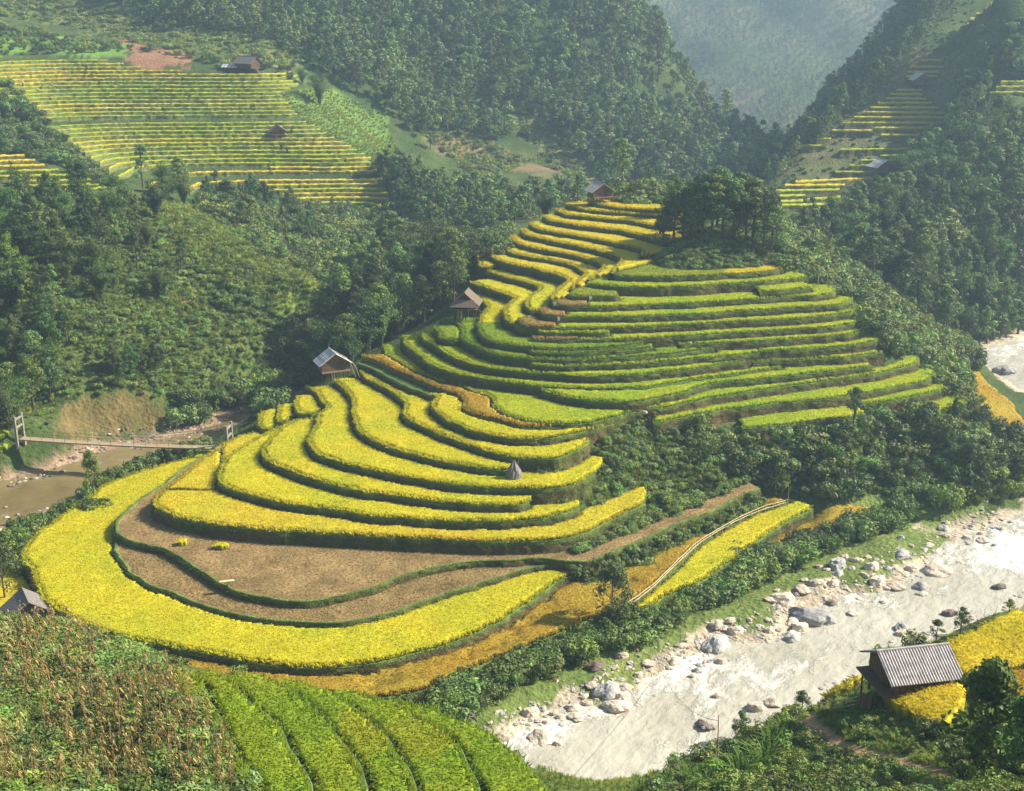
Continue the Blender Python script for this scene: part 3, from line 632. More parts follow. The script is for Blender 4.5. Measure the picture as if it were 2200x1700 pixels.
for n_, (z_, p_) in RIMS.items():
    if n_ == 'S3': continue
    make_step(n_, z_, p_, CLOSE[n_], drop={'B2': 3.4, 'Y1': 2.9}.get(n_, 2.3), soil=n_ in ('B1', 'B2'), green=0.30 if n_[0] in 'tR' else 0.66)
for n_, (z_, p_) in FRIMS.items():
    ws = [un_z(x, y, z_) for x, y in p_]
    if n_ == 'F1': cl = [un_z(x, y, z_)[:2] for x, y in ((540, 1790), (505, 1690), (455, 1600), (405, 1530), (370, 1456))]
    else: cl = [(ws[-1][0] - 6, ws[-1][1]), (ws[len(ws) // 2][0] - 7, ws[len(ws) // 2][1]), (ws[0][0] - 5, ws[0][1] - 1)]
    make_step(n_, z_, p_, cl, drop=2.6, green=0.95)

# ---------------------------------------------------------------- rice
RICE = {  # stem colour, head colour, second head colour
 'yellow': ((0.40, 0.40, 0.025), (0.74, 0.65, 0.028), (0.60, 0.60, 0.028)),
 'gold':   ((0.40, 0.35, 0.030), (0.75, 0.59, 0.036), (0.70, 0.62, 0.036)),
 'orange': ((0.28, 0.22, 0.03), (0.54, 0.35, 0.04), (0.50, 0.38, 0.045)),
 'lime':   ((0.22, 0.32, 0.022), (0.54, 0.58, 0.030), (0.40, 0.52, 0.028)),
 'green':  ((0.13, 0.24, 0.022), (0.27, 0.40, 0.03), (0.34, 0.43, 0.03)),
 'olive':  ((0.18, 0.24, 0.022), (0.38, 0.41, 0.03), (0.31, 0.39, 0.028)),
 'tan':    ((0.27, 0.20, 0.07), (0.46, 0.32, 0.10), (0.36, 0.28, 0.09)),
}
def rice_colour(kind, x, y):
    s, a, b = [np.array(c) for c in RICE[kind]]
    t = np.clip(fbm(x / 5.0, y / 5.0, 77, 3) * 2.4 - 0.7, 0, 1)[:, None]
    return s[None] * 0.9, (a * (1 - t) + b * t) * 0.83
def plant(name, label, group, kind, inside, zfun, box, s=0.32, dens=70, h=0.55, blade=0.015, fringe=None, cat='rice field', kind_fun=None, lodge=False):
    """a stand of rice: a bumpy closed canopy, blades rising out of it, and a ragged front along its rim"""
    x0, y0, x1, y1 = box
    nx = int((x1 - x0) / s) + 2; ny = int((y1 - y0) / s) + 2
    gx, gy = np.meshgrid(x0 + np.arange(nx) * s, y0 + np.arange(ny) * s)
    gx = gx + RNG.uniform(-.25, .25, gx.shape) * s; gy = gy + RNG.uniform(-.25, .25, gx.shape) * s
    ins = inside(gx, gy)
    cell = ins[:-1, :-1] & ins[1:, :-1] & ins[1:, 1:] & ins[:-1, 1:]
    if not cell.any(): print('empty plot', label); return None
    zz = zfun(gx, gy)
    hh = h * 0.78 + RNG.normal(0, 0.010, gx.shape) + (fbm(gx / 2.5, gy / 2.5, 13, 3) - 0.5) * 0.22
    if lodge:
        hh -= np.clip(fbm(gx / 2.2 + gy / 5, gy / 3.0 - gx / 9, 61, 3) * 3.2 - 1.7, 0, 1) * 0.42
    idx = np.arange(nx * ny).reshape(ny, nx)
    F1 = np.stack([idx[:-1, :-1][cell], idx[:-1, 1:][cell], idx[1:, 1:][cell], idx[1:, :-1][cell]], 1)
    e = np.concatenate([F1[:, [k, (k + 1) % 4]] for k in range(4)])
    und = np.sort(e, 1).astype(np.int64); key = und[:, 0] * (nx * ny) + und[:, 1]
    u, inv, cnt = np.unique(key, return_inverse=True, return_counts=True)
    be = e[cnt[inv] == 1]
    V = np.c_[gx.ravel(), gy.ravel(), (zz + hh).ravel()]
    Vb = np.c_[gx.ravel(), gy.ravel(), (zz - 0.05).ravel()]
    used = np.unique(F1); remap = np.full(nx * ny, -1); remap[used] = np.arange(len(used))
    ub = np.unique(be); remb = np.full(nx * ny, -1); remb[ub] = np.arange(len(ub)) + len(used)
    F = np.vstack([remap[F1], np.stack([remap[be[:, 1]], remap[be[:, 0]], remb[be[:, 0]], remb[be[:, 1]]], 1)])
    Vc = np.vstack([V[used], Vb[ub]])
    def colours(x, y):
        if kind_fun is None: return rice_colour(kind, x, y)
        k = kind_fun(x, y); S = np.zeros((len(x), 3)); H = np.zeros((len(x), 3))
        for kd in set(k.tolist()):
            m = k == kd; s_, h_ = rice_colour(kd, x[m], y[m]); S[m] = s_; H[m] = h_
        return S, H
    st, hd = colours(Vc[:, 0], Vc[:, 1])
    Cc = hd * 0.72 + st * 0.28
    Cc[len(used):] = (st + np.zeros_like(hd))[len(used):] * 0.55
    # blades
    cy, cx = np.nonzero(cell); nb = int(len(cx) * s * s * dens)
    k = RNG.integers(0, len(cx), nb)
    bx = gx[cy[k], cx[k]] + RNG.random(nb) * s; by = gy[cy[k], cx[k]] + RNG.random(nb) * s; bz = zz[cy[k], cx[k]]; bh = hh[cy[k], cx[k]]
    out = np.zeros((nb, 2))
    top = bh + RNG.uniform(0.0, 0.11, nb); bot = bh - 0.22
    if fringe is not None:
        fx, fy, fz, fn = fringe
        bx = np.r_[bx, fx]; by = np.r_[by, fy]; bz = np.r_[bz, fz]; out = np.vstack([out, fn * RNG.uniform(0.0, 0.16, len(fx))[:, None]])
        top = np.r_[top, h * RNG.uniform(0.45, 1.15, len(fx))]; bot = np.r_[bot, np.zeros(len(fx))]; nb = len(bx)
    an = RNG.random(nb) * 6.283; lean = RNG.normal(0, 0.10, (nb, 2)) + out + np.array((-0.07, -0.04))
    w = blade * RNG.uniform(0.7, 1.4, nb)
    dx, dy = np.cos(an) * w, np.sin(an) * w
    P = np.empty((nb, 4, 3))
    P[:, 0] = np.c_[bx - dx, by - dy, bz + bot]; P[:, 1] = np.c_[bx + dx, by + dy, bz + bot]
    P[:, 2] = np.c_[bx + dx * .7 + lean[:, 0], by + dy * .7 + lean[:, 1], bz + top]; P[:, 3] = np.c_[bx - dx * .7 + lean[:, 0] * 1.5, by - dy * .7 + lean[:, 1] * 1.5, bz + top - 0.03]
    st2, hd2 = colours(bx, by)
    var = RNG.uniform(0.84, 1.10, nb)[:, None]
    Cb = np.empty((nb, 4, 3)); Cb[:, :2] = ((st2 * 0.35 + hd2 * 0.65) * var)[:, None]; Cb[:, 2:] = (hd2 * var)[:, None]
    n0 = len(Vc)
    Fb = np.arange(nb * 4).reshape(-1, 4) + n0
    me = mesh_np(name, np.vstack([Vc, P.reshape(-1, 3)]), np.vstack([F, Fb]), np.vstack([Cc, Cb.reshape(-1, 3)]), mats=[M['canopy'], M['rice']], fmat=np.r_[np.zeros(len(F), int), np.ones(nb, int)], smooth=np.r_[np.ones(len(F), bool), np.zeros(nb, bool)])
    o = link(name, me)
    tag(o, label, cat, group)
    return o
def step_fringe(st, cond=None, per=14, inset=0.30):
    rim, nor = st['rim'], st['nor']; n = len(rim); k = int(0.6 * n * per)
    t = RNG.random(k) * (n - 1.01); i = t.astype(int); f = (t - i)[:, None]
    p = rim[i] * (1 - f) + rim[i + 1] * f - nor[i] * (inset + RNG.uniform(-.05, .2, k))[:, None]
    return p, nor[i]
ZORDER = sorted(STEPS.items(), key=lambda kv: kv[1]['z'])
def on_tread(key, cond=None, margin=0.30, back=0.30):
    st = STEPS[key]; z = st['z']
    up = [(k, v) for k, v in ZORDER if v['z'] > z + 0.01]
    b0 = st['poly'].min(0); b1 = st['poly'].max(0)
    up = [(k, v) for k, v in up if (v['poly'].min(0) < b1).all() and (v['poly'].max(0) > b0).all()]
    def f(x, y):
        r = pip(st['poly'], x, y)
        for k, v in up:
            if not r.any(): break
            r &= ~pip(v['poly'], x, y)
        r &= ground(x, y) < z + 0.12
        if cond is not None and r.any():
            px, py = proj(x, y, np.full(np.shape(x), z)); r &= cond(px, py)
        ii = np.nonzero(r)
        xs, ys = x[ii], y[ii]
        ok = seg_dist(st['rim'], xs, ys) > margin
        for k, v in up: ok &= seg_dist(v['rim'], xs, ys) > back
        r[ii] = ok
        return r
    return f
def rice_on(key, kind, label, group, cond=None, s=0.32, dens=95, h=0.55, kind_fun=None, lodge=False, name='rice_plot', cat='rice field', blade=0.015, per=34, margin=.3, back=.3):
    st = STEPS[key]; z = st['z']; inside = on_tread(key, cond, margin, back)
    p, nn = step_fringe(st, per=per, inset=margin)
    m = on_tread(key, cond, margin=0.0)(p[:, 0].copy(), p[:, 1].copy())
    p, nn = p[m], nn[m]
    b0 = st['poly'].min(0); b1 = st['poly'].max(0)
    return plant(name, label, group, kind, inside, lambda x, y: np.full(np.shape(x), z), (b0[0], b0[1], b1[0], b1[1]), s, dens, h, blade, (p[:, 0], p[:, 1], np.full(len(p), z), nn), cat, kind_fun, lodge)
GN, GH, GL, GF = 'rice fields on the rounded nose of the hill', 'rice strips across the hump below the knoll trees', 'golden rice strips below the ridge hut', 'foreground rice strips beside the dry corn'
rice_on('S0', 'orange', 'orange ripe rice apron, partly flattened, outside the big yellow field', 'rice strips along the river', lodge=True, s=0.28, dens=110)
rice_on('S2', 'yellow', 'bright yellow rice strip right below the bamboo rail fence', 'rice strips along the river')
rice_on('R1', 'yellow', 'largest bright yellow rice field, bent round the brown stubble fields', GN, s=0.3, dens=110)
rice_on('Y1', 'gold', 'golden rice field directly above the brown stubble, ending in a raised tip on the right', GN, cond=lambda x, y: ~((y < 1060) & (x < 478)))
rice_on('Y1', 'gold', 'small golden rice plot between the brown path and the left end of a green bank', GN, cond=lambda x, y: (y < 1056) & (x < 474))
NAMES = 'second third fourth fifth sixth seventh eighth ninth tenth eleventh'.split()
rice_on('Y2', 'yellow', 'yellow rice field one step above the lowest golden field on the nose', GN)
rice_on('Y3', 'yellow', 'yellow rice field two steps above the lowest golden field on the nose', GN)
rice_on('Y4', 'yellow', 'long yellow rice field whose right tip curls up past the grey straw heap', GN)
rice_on('Y5', 'yellow', 'yellow rice field starting at the silver-roofed hut and ending at the grey straw heap', GN)
rice_on('Y6', 'yellow', 'yellow rice field just right of the silver-roofed hut, one step below the small hooked field', GN)
rice_on('Y7', 'yellow', 'small hook-shaped yellow rice field with a rounded upper left end', GN, cond=lambda x, y: (x > 925) & (y > 850))
rice_on('Y8', 'orange', 'dull orange rice strip leaning over its edge above the hook-shaped field', GN, h=0.75)
rice_on('Y9', 'lime', 'wide lime green rice field narrowing to a white rock, with a thin left arm', GN)
rice_on('Pc', 'yellow', 'outermost of three tiny yellow plots above the bridge end', 'tiny plots above the bridge')
rice_on('Pb', 'yellow', 'middle of three tiny yellow plots above the bridge end', 'tiny plots above the bridge')
rice_on('Pa', 'yellow', 'tiny yellow-green plot nearest the silver-roofed hut above the bridge end', 'tiny plots above the bridge')
rice_on('Y95', 'lime', 'lime yellow strip rising right from above the wide green field, first under the hump', GH, h=.45)
rice_on('Y10', 'lime', 'long lime strip sweeping round to the hump, one step above the wide field arm', GH, h=.45)
rice_on('G3', 'lime', 'long green-yellow strip sweeping round below the small square green plot', GH, h=.45)
rice_on('Pd', 'green', 'small square green plot in the fork of the bank below the thatched hut', GH)
rice_on('G35', 'lime', 'thin lime strip starting mid-slope, just below the long bright green strip', GH, h=.45)
rice_on('G4', 'green', 'long bright green strip from in front of the thatched hut round to the hump', GH, h=.45)
rice_on('G4b', 'green', 'short bright green strip squeezed between two longer green strips', GH, h=.45)
rice_on('G5', 'green', 'strip turning from yellow by the thatched hut to bright green on the hump', GH, h=.45, kind_fun=lambda x, y: np.where(y > 174, 'yellow', 'green'))
for k_, lab in (('Rd', 'lowest short green strip on the hump, the small round tree at its right end'), ('Re', 'lowest right green plot, furthest right on the hump above the shrubs'), ('Rc', 'green strip right of the small round tree, second from the bottom there'),
                ('Rb', 'long lime strip running behind the small round tree'), ('Ra', 'long lime strip from the white rock to the hump\'s right edge, curling up there'),
                ('t1', 'green strip on the right of the hump, third above the curled lime strip'), ('t2', 'green strip on the hump that curls up furthest right in mid-slope'),
                ('t3', 'green strip on the hump starting at the dark leafy bank patch')):
    rice_on(k_, 'lime', lab, GH, h=.45)
rice_on('t4', 'lime', 'full-width green strip on the hump with the brown patch at its left end', GH, h=.45, cond=lambda x, y: x > 1246)
rice_on('t4', 'tan', 'brown dried rice patch in line with a full-width green strip', 'browned rice patches at the left ends of the strips', cond=lambda x, y: x < 1243)
rice_on('t4b', 'lime', 'short lime strip just above the lowest browned patch', GH, h=.45)
rice_on('t5', 'lime', 'green strip right of the largest browned patch by the white marker', GH, h=.45, cond=lambda x, y: x > 1197)
rice_on('t5', 'tan', 'largest browned rice patch, cut blunt above the green plots', 'browned rice patches at the left ends of the strips', cond=lambda x, y: x < 1194)
rice_on('t6', 'lime', 'green strip third above the one that starts with the lowest browned patch', GH, h=.45, cond=lambda x, y: x > 1219)
rice_on('t6', 'tan', 'browned rice patch beside the lower white marker', 'browned rice patches at the left ends of the strips', cond=lambda x, y: x < 1216)
rice_on('t7', 'lime', 'green strip right of the highest white marker', GH, h=.45, cond=lambda x, y: x > 1264)
rice_on('t7', 'tan', 'browned rice patch left of the highest white marker', 'browned rice patches at the left ends of the strips', cond=lambda x, y: x < 1261)
rice_on('t7b', 'olive', 'short dull brown-green strip left of the leafy vine patch', GH, h=.45)
rice_on('t7c', 'lime', 'short green strip near the hump\'s upper right edge', GH, h=.45)
rice_on('t8', 'lime', 'yellow-green strip one step below the strip under the knoll', GH, h=.45)
rice_on('t9', 'olive', 'topmost strip of the hump, right under the shaded knoll', GH, h=.45, kind_fun=lambda x, y: np.where(x > 32, 'gold', 'olive'))
for k_, lab in (('L0', 'lowest yellow strip left of the gully, just above the thatched hut'), ('L1', 'yellow strip second above the thatched hut, its end widest in the gully'), ('u1', 'tiny golden plot at the outer left edge above the thatched hut'),
                ('L2', 'golden strip third above the thatched hut'), ('L3', 'golden strip fourth above the thatched hut'), ('L4', 'golden strip fifth above the thatched hut'),
                ('L5', 'golden strip fifth below the hilltop hut, ending at the knoll foot'), ('L6', 'golden strip fourth below the hilltop strip, ending beside two dark stumps'), ('L7', 'golden strip third below the hilltop strip, widening under the knoll trees'),
                ('L8', 'golden strip second below the hilltop strip'), ('L9', 'golden strip next below the hilltop strip'), ('L10', 'topmost golden strip at the foot of the hilltop hut')):
    rice_on(k_, 'yellow' if k_ in ('L0', 'L1') else 'gold', lab, GL, s=0.36, dens=55)
for k_, lab in (('F1', 'green-gold rice strip next to the corn, first of the foreground ones'), ('F2', 'green-gold foreground rice strip, second from the corn'), ('F3', 'green-gold foreground rice strip, third from the corn'),
                ('F4', 'green-gold foreground rice strip, fourth from the corn'), ('F5', 'green-gold foreground rice strip, next to last before the river'), ('F6', 'outermost foreground rice strip, falling away to the river')):
    rice_on(k_, 'olive', lab, GF, s=0.24, dens=200, blade=0.011, h=0.6, per=60, margin=.35, back=.35, kind_fun=lambda x, y: np.where(fbm(x / 6, y / 6, 90, 3) + 0.16 * RNG.random(len(x)) > 0.60, 'olive', 'green'))
DRAPED = []
def draped(label, group, kind, px_poly, yr, **kw):
    q = np.array([pick(v[0], v[1], yr[0], yr[1]) if len(v) == 2 else un_y(*v) for v in px_poly]); DRAPED.append(q)
    x0, y0 = q[:, :2].min(0) - 1; x1, y1 = q[:, :2].max(0) + 1
    return plant('rice_plot', label, group, kind, lambda x, y: pip(q, x, y), ground, (x0, y0, x1, y1), **kw)
draped('dull orange rice strip below the yellow one, behind the bank shrubs', 'rice strips along the river', 'orange', [(1600,1222),(1690,1166),(1790,1128),(1880,1094),(1840,1090),(1760,1108),(1690,1140),(1610,1196)], (100, 170))
draped('yellow-green field at the bend of the far river on the right', 'rice strips along the river', 'orange', [(2062,795),(2105,800),(2140,842),(2200,905),(2320,960),(2320,1010),(2200,965),(2150,925),(2095,885),(2070,840)], (140, 260), s=0.5, dens=30)
GK = 'rice around the corrugated-roof hut'
draped('rice slope behind the corrugated-roof hut running out of the frame', GK, 'gold', [(2030,1402,72.6),(2090,1367,76),(2200,1332,79),(2330,1308,81),(2330,1430,69),(2240,1440,68),(2150,1450,67.8),(2080,1480,66),(2045,1452,68)], (55, 95), s=0.26, dens=110, blade=0.02, h=0.8)
draped('rice slope behind the dark leafy tree at the right border', GK, 'orange', [(2085,1486,65.5),(2150,1458,67.2),(2240,1448,67.4),(2330,1438,68.3),(2330,1560,58),(2200,1572,58),(2120,1562,59)], (50, 90), s=0.26, dens=110, blade=0.02, h=0.8)
draped('golden rice patch in front of the corrugated-roof hut', GK, 'gold', [(1886,1508),(1900,1494),(1960,1487),(2030,1478),(2075,1490),(2070,1540),(2030,1582),(1985,1566),(1930,1540)], (50, 90), s=0.24, dens=120, blade=0.02, h=0.8)
draped('little yellow rice patch behind the bamboo fence', GK, 'gold', [(1768,1508,74.5),(1800,1494,75.5),(1845,1490,74.5),(1850,1506,72.5),(1815,1524,71.5),(1775,1528,72)], (50, 90), s=0.26, dens=90)
draped('yellow rice corner left of the weathered-roof hut', 'rice strips along the river', 'gold', [(-60,1250),(40,1225),(64,1262),(95,1300),(130,1335),(90,1345),(0,1325),(-60,1320)], (95, 135), dens=30)
draped('upper small rice terrace at the left bridge tower', 'rice terraces beside the bridge', 'lime', [(-100,932),(20,928),(45,940),(0,948),(-100,950)], (140, 190), s=0.4)
draped('lower small rice terrace at the left bridge tower', 'rice terraces beside the bridge', 'lime', [(-100,975),(20,962),(86,957),(60,968),(0,980),(-100,988)], (130, 180), s=0.4)
# two clumps left standing in the stubble
for (cx, cy, lab) in ((393, 1170, 'smaller uncut clump of rice standing in brown stubble'), (476, 1178, 'larger uncut clump of rice standing in brown stubble')):
    c = un_z(cx, cy, 3.5); w_ = 0.65 if cx < 430 else 0.9
    plant('rice_clump', lab, 'uncut clumps in the stubble field', 'yellow', lambda x, y, c=c, w_=w_: ((x - c[0]) / w_) ** 2 + ((y - c[1]) / 0.55) ** 2 < 1, lambda x, y: np.full(np.shape(x), 3.5), (c[0] - 1.3, c[1] - 1.3, c[0] + 1.3, c[1] + 1.3), s=0.16, dens=160, cat='rice clump', h=0.7)
# stubble on the two harvested steps
SP_ = []
for key in ('B1', 'B2'):
    st = STEPS[key]; f = on_tread(key, margin=0.5); b0 = st['poly'].min(0); b1 = st['poly'].max(0)
    n = 42000; x = RNG.uniform(b0[0], b1[0], n); y = RNG.uniform(b0[1], b1[1], n); m = f(x, y); SP_.append(np.c_[x[m], y[m], np.full(m.sum(), st['z'])])
SP_ = np.vstack(SP_)

def blades_mesh(name, P, hgt, wid, colA, colB, lean=0.15, out=None, mat=None):
    n = len(P); an = RNG.random(n) * 6.283; w = wid * RNG.uniform(.6, 1.4, n); h = hgt * RNG.uniform(.5, 1.3, n)
    l = RNG.normal(0, lean, (n, 2)) + (out * 0.35 if out is not None else 0)
    V = np.empty((n, 3, 3)); dx, dy = np.cos(an) * w, np.sin(an) * w
    V[:, 0] = P + np.c_[-dx, -dy, np.zeros(n)]; V[:, 1] = P + np.c_[dx, dy, np.zeros(n)]; V[:, 2] = P + np.c_[l * (h / hgt)[:, None], h]
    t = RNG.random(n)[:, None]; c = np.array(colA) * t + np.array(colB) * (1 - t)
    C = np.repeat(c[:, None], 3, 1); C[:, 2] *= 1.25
    return mesh_np(name, V.reshape(-1, 3), np.arange(n * 3).reshape(-1, 3), C.reshape(-1, 3), mats=[mat or M['grass']])
tag(link('stubble', blades_mesh('stubble', SP_, 0.16, 0.05, (0.34, 0.26, 0.10), (0.20, 0.17, 0.05), 0.12)), 'dry cut stubble on the two harvested brown fields', kind='stuff')
LS = SP_[fbm(SP_[:, 0] / 2.2, SP_[:, 1] / 1.4, 71, 3) > .60]
tag(link('loose_straw', blades_mesh('loose_straw', LS, 0.07, 0.035, (0.55, 0.42, 0.22), (0.40, 0.29, 0.14), 0.32)), 'loose pale straw left lying in patches on the brown fields', kind='stuff')
RP = np.vstack(RISER_PTS)
RP = RP[(RP[:, 1] > 0)]
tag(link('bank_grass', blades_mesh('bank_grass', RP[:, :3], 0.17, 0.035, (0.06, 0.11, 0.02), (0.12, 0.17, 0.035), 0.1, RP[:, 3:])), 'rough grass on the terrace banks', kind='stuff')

# ---------------------------------------------------------------- narrow terraces on the far slopes: level rows found on the land itself
ORD = 'first second third fourth fifth sixth seventh eighth ninth tenth eleventh twelfth thirteenth fourteenth fifteenth sixteenth seventeenth eighteenth nineteenth twentieth'.split()
ORD += ['twenty-' + o for o in ORD[:9]] + ['thirtieth'] + ['thirty-' + o for o in ORD[:9]] + ['fortieth']
def hill_rows(px_poly, y0, y1, dz, kinds, where, landmark, group, seg=(22, 60), bank=((0.13, 0.16, 0.045), (0.17, 0.13, 0.06)), rise=0.8, h=0.5, skip=0.0, mindepth=1.0):
    p = np.asarray(px_poly, float)
    a0, a1 = (p[:, 0].min() - 1100) / FOC / .95, (p[:, 0].max() - 1100) / FOC / .95
    if a0 > 0: a0 *= .93
    if a1 < 0: a1 *= .93
    A = np.arange(a0, a1, 0.0022); Ys = np.arange(y0, y1, 0.5)
    X = A[None] * Ys[:, None]; Zg = ground(X, np.tile(Ys[:, None], (1, len(A))))
    k9 = np.ones(9) / 9
    Zg = np.apply_along_axis(lambda r: np.convolve(np.pad(r, 4, mode='edge'), k9, 'valid'), 1, Zg)
    Zm = np.maximum.accumulate(Zg, 0)
    px, py = proj(X, np.tile(Ys[:, None], (1, len(A))), Zg); okz = pip(px_poly, px, py)
    zs = np.arange(Zg[okz].min(), Zg[okz].max() + dz, dz)
    def level(z): return Ys[np.argmax(Zm >= z, 0)] - 0.25 * RNG.random()
    rows = 0; plots = []
    for ri, z in enumerate(zs[::-1]):
        Y = level(z); Yn = level(z + dz)
        Y = np.convolve(np.pad(Y, 4, mode='edge'), k9, 'valid'); Yn = np.convolve(np.pad(Yn, 4, mode='edge'), k9, 'valid')
        qx, qy = proj(A * Y, Y, np.full(len(A), z)); ok = pip(px_poly, qx, qy)
        runs = np.split(np.nonzero(ok)[0], np.nonzero(np.diff(np.nonzero(ok)[0]) > 1)[0] + 1)
        any_ = False; part = 0
        for run in runs:
            i = 0
            while len(run) - i > 5:
                m = int(RNG.integers(*seg)); seg_ = run[i:i + m]
                if len(run) - i - m < 10: seg_ = run[i:]
                i += len(seg_)
                if len(seg_) < 6: break
                if RNG.random() < skip: continue
                if np.ptp(Y[seg_]) > 0.55 * abs(A[seg_[-1]] - A[seg_[0]]) * Y[seg_].mean() + 1.0: continue
                any_ = True
                a, yy = A[seg_], Y[seg_] + RNG.uniform(-.45, .45); dep = np.maximum(np.clip(Yn[seg_] - Y[seg_], mindepth, 5.0).mean() * .9, mindepth)
                zt = z + dz * rise; n = len(seg_)
                wv = (fbm(a * 300, yy * 0 + ri, 15, 2) - .5) * .5; yy = yy + wv
                plots.append((ri, part, a, yy, dep, zt, n)); part += 1
        rows += any_
    build_rows(plots, dz, kinds, where, landmark, group, bank, h)
def build_rows(plots, dz, kinds, where, landmark, group, bank, h):
    if not plots: print('no rows', where); return
    BV, BF, BC = [], [], []; nbv = 0
    for ri, part, a, yy, dep, zt, n in plots:
        for (dy, dzz) in [(-0.55, -dz * 1.35), (-0.12, -dz * .5), (0, 0), (dep + 1.2, 0.0)]:
            yb = yy + dy; BV.append(np.c_[a * yb, yb, np.full(n, zt + dzz)])
            t = np.clip(fbm(a * 220 + dy, yy / 3 + dzz, 19, 3) * 2 - .5, 0, 1)[:, None]
            BC.append(np.array(bank[0]) * t + np.array(bank[1]) * (1 - t))
        for r_ in range(3):
            q = np.arange(n - 1) + nbv + r_ * n; BF.append(np.stack([q, q + 1, q + 1 + n, q + n], 1))
        nbv += 4 * n
    me = mesh_np('hillside_terraces', np.vstack(BV), np.vstack(BF), np.vstack(BC), mats=[M['riser']]); tag(link('terrace', me), kind='structure')
    rid = sorted({q[0] for q in plots}); rn = {r: i for i, r in enumerate(rid)}
    counts = {}
    for q in plots: counts[q[0]] = counts.get(q[0], 0) + 1
    for ri, part, a, yy, dep, zt, n in plots:
        fx, fy = proj(a.mean() * yy.mean(), yy.mean(), zt); kind = kinds(float(fx), float(fy))
        V = []; C = []
        for dy, dh in ((0.18, -.02), (0.12, h * .55), (0.22, h), (dep * .5, h * 1.05), (dep, h), (dep + .1, 0)):
            yb = yy + dy + RNG.normal(0, .05, n); V.append(np.c_[a * yb, yb, zt + dh + RNG.normal(0, .06, n) * (dh > .1)])
            s_, hd = rice_colour(kind, a * yb, yb); C.append(hd * (.35 if dh < .1 else .7 if dh < h * .8 else 1) + s_ * (.65 if dh < .1 else .3 if dh < h * .8 else 0))
        Fq = np.vstack([np.stack([np.arange(n - 1) + k * n, np.arange(n - 1) + k * n + 1, np.arange(n - 1) + (k + 1) * n + 1, np.arange(n - 1) + (k + 1) * n], 1) for k in range(5)])
        L = float(np.abs(a[-1] - a[0]) * yy.mean()); nb = int(L * (10 + 6 * dep)); t = RNG.random(nb) * (n - 1.01); i = t.astype(int); f = t - i
        ab = a[i] * (1 - f) + a[i + 1] * f; yb = yy[i] * (1 - f) + yy[i + 1] * f + RNG.random(nb) ** 2 * dep + .12
        P = np.empty((nb, 3, 3)); w = RNG.uniform(.03, .06, nb); bx = ab * yb
        P[:, 0] = np.c_[bx - w, yb, np.full(nb, zt + h * .5)]; P[:, 1] = np.c_[bx + w, yb, np.full(nb, zt + h * .5)]; P[:, 2] = np.c_[bx + RNG.normal(0, .08, nb), yb - .05, zt + h * RNG.uniform(1.05, 1.45, nb)]
        s_, hd = rice_colour(kind, bx, yb); Cb = np.repeat((hd * RNG.uniform(.85, 1.15, nb)[:, None])[:, None], 3, 1)
        n0 = 6 * n
        me = mesh_np('rice_plot', np.vstack(V + [P.reshape(-1, 3)]), [Fq, np.arange(nb * 3).reshape(-1, 3) + n0], np.vstack(C + [Cb.reshape(-1, 3)]), mats=[M['canopy'], M['rice']], fmat=np.r_[np.zeros(len(Fq), int), np.ones(nb, int)])
        c = counts[ri]; st = '' if c == 1 else (', ' + ({0: 'left', 1: 'right'} if c == 2 else {0: 'left', 1: 'middle', 2: 'right'} if c == 3 else {k: ORD[k] + ' from left' for k in range(20)})[part] + ' piece')
        tag(link('rice_plot', me), f"{kind if kind != 'lime' else 'lime green'} strip {where}, {ORD[rn[ri]]} row {landmark}{st}", 'rice field', group)
FIELD = [(-60,128),(180,124),(300,152),(480,168),(640,162),(648,190),(606,205),(650,262),(700,292),(800,345),(848,442),(720,456),(640,446),(560,402),(420,416),(280,410),(130,300),(60,230),(-60,200)]
hill_rows(FIELD, 285, 385, 0.85, lambda x, y: 'gold' if (x > 540 and y > 300 and RNG.random() < .75) or RNG.random() < .12 else ('lime' if RNG.random() < .75 else 'yellow'), 'on the hazy far-left hillside', 'from the top', 'rice strips on the far-left hillside', seg=(40, 150), skip=0.04, h=.38, bank=((0.15, 0.20, 0.055), (0.19, 0.16, 0.07)))
def traced_rows(ROWS, fY, dz, dep, kinds, where, landmark, group, h=.45, bank=((0.11, 0.13, 0.05), (0.15, 0.12, 0.06))):
    plots = []; last = None; ri = -1; part = 0
    for l, r in ROWS:
        a, y, z = traced_row(l, r, fY)
        if last is not None and abs(l[1] - last) <= 6 and l[0] != ROWS[0][0][0] and part == 0 and abs(l[1] - last) < 6 and where.startswith('on the steep') : part = 1
        else: ri += 1; part = 0
        last = l[1]
        y = y + (fbm(a * 200, y * 0 + ri, 15, 2) - .5) * .5
        plots.append((ri, part, a, y, dep, z, len(a)))
    build_rows(plots, dz, kinds, where, landmark, group, bank, h)
traced_rows(SPUR_ROWS, spur_Y, 1.5, 1.5, lambda x, y: 'yellow' if y < 295 else 'lime', 'on the steep right spur', 'down from its tip', 'rice strips on the right spur')
traced_rows(SADDLE_ROWS, spur_Y, .8, 2.6, lambda x, y: 'gold' if y < 405 else 'lime', 'on the saddle behind the knoll', 'down from the tin-roofed hut', 'rice strips on the saddle')
traced_rows(BORDER_ROWS, border_Y, .7, 2.2, lambda x, y: 'gold' if y < 366 or RNG.random() < .3 else 'lime', 'at the left border above the big wood', 'down', 'rice strips at the left border')
traced_rows(TOPR, topr_Y, 1.4, 1.6, lambda x, y: 'yellow', 'at the top right corner', 'down', 'rice strips at the top right')
traced_rows(RIGHTR, rightr_Y, 1.2, 1.6, lambda x, y: 'lime', 'among the trees at the right border', 'down', 'rice strips at the right border')

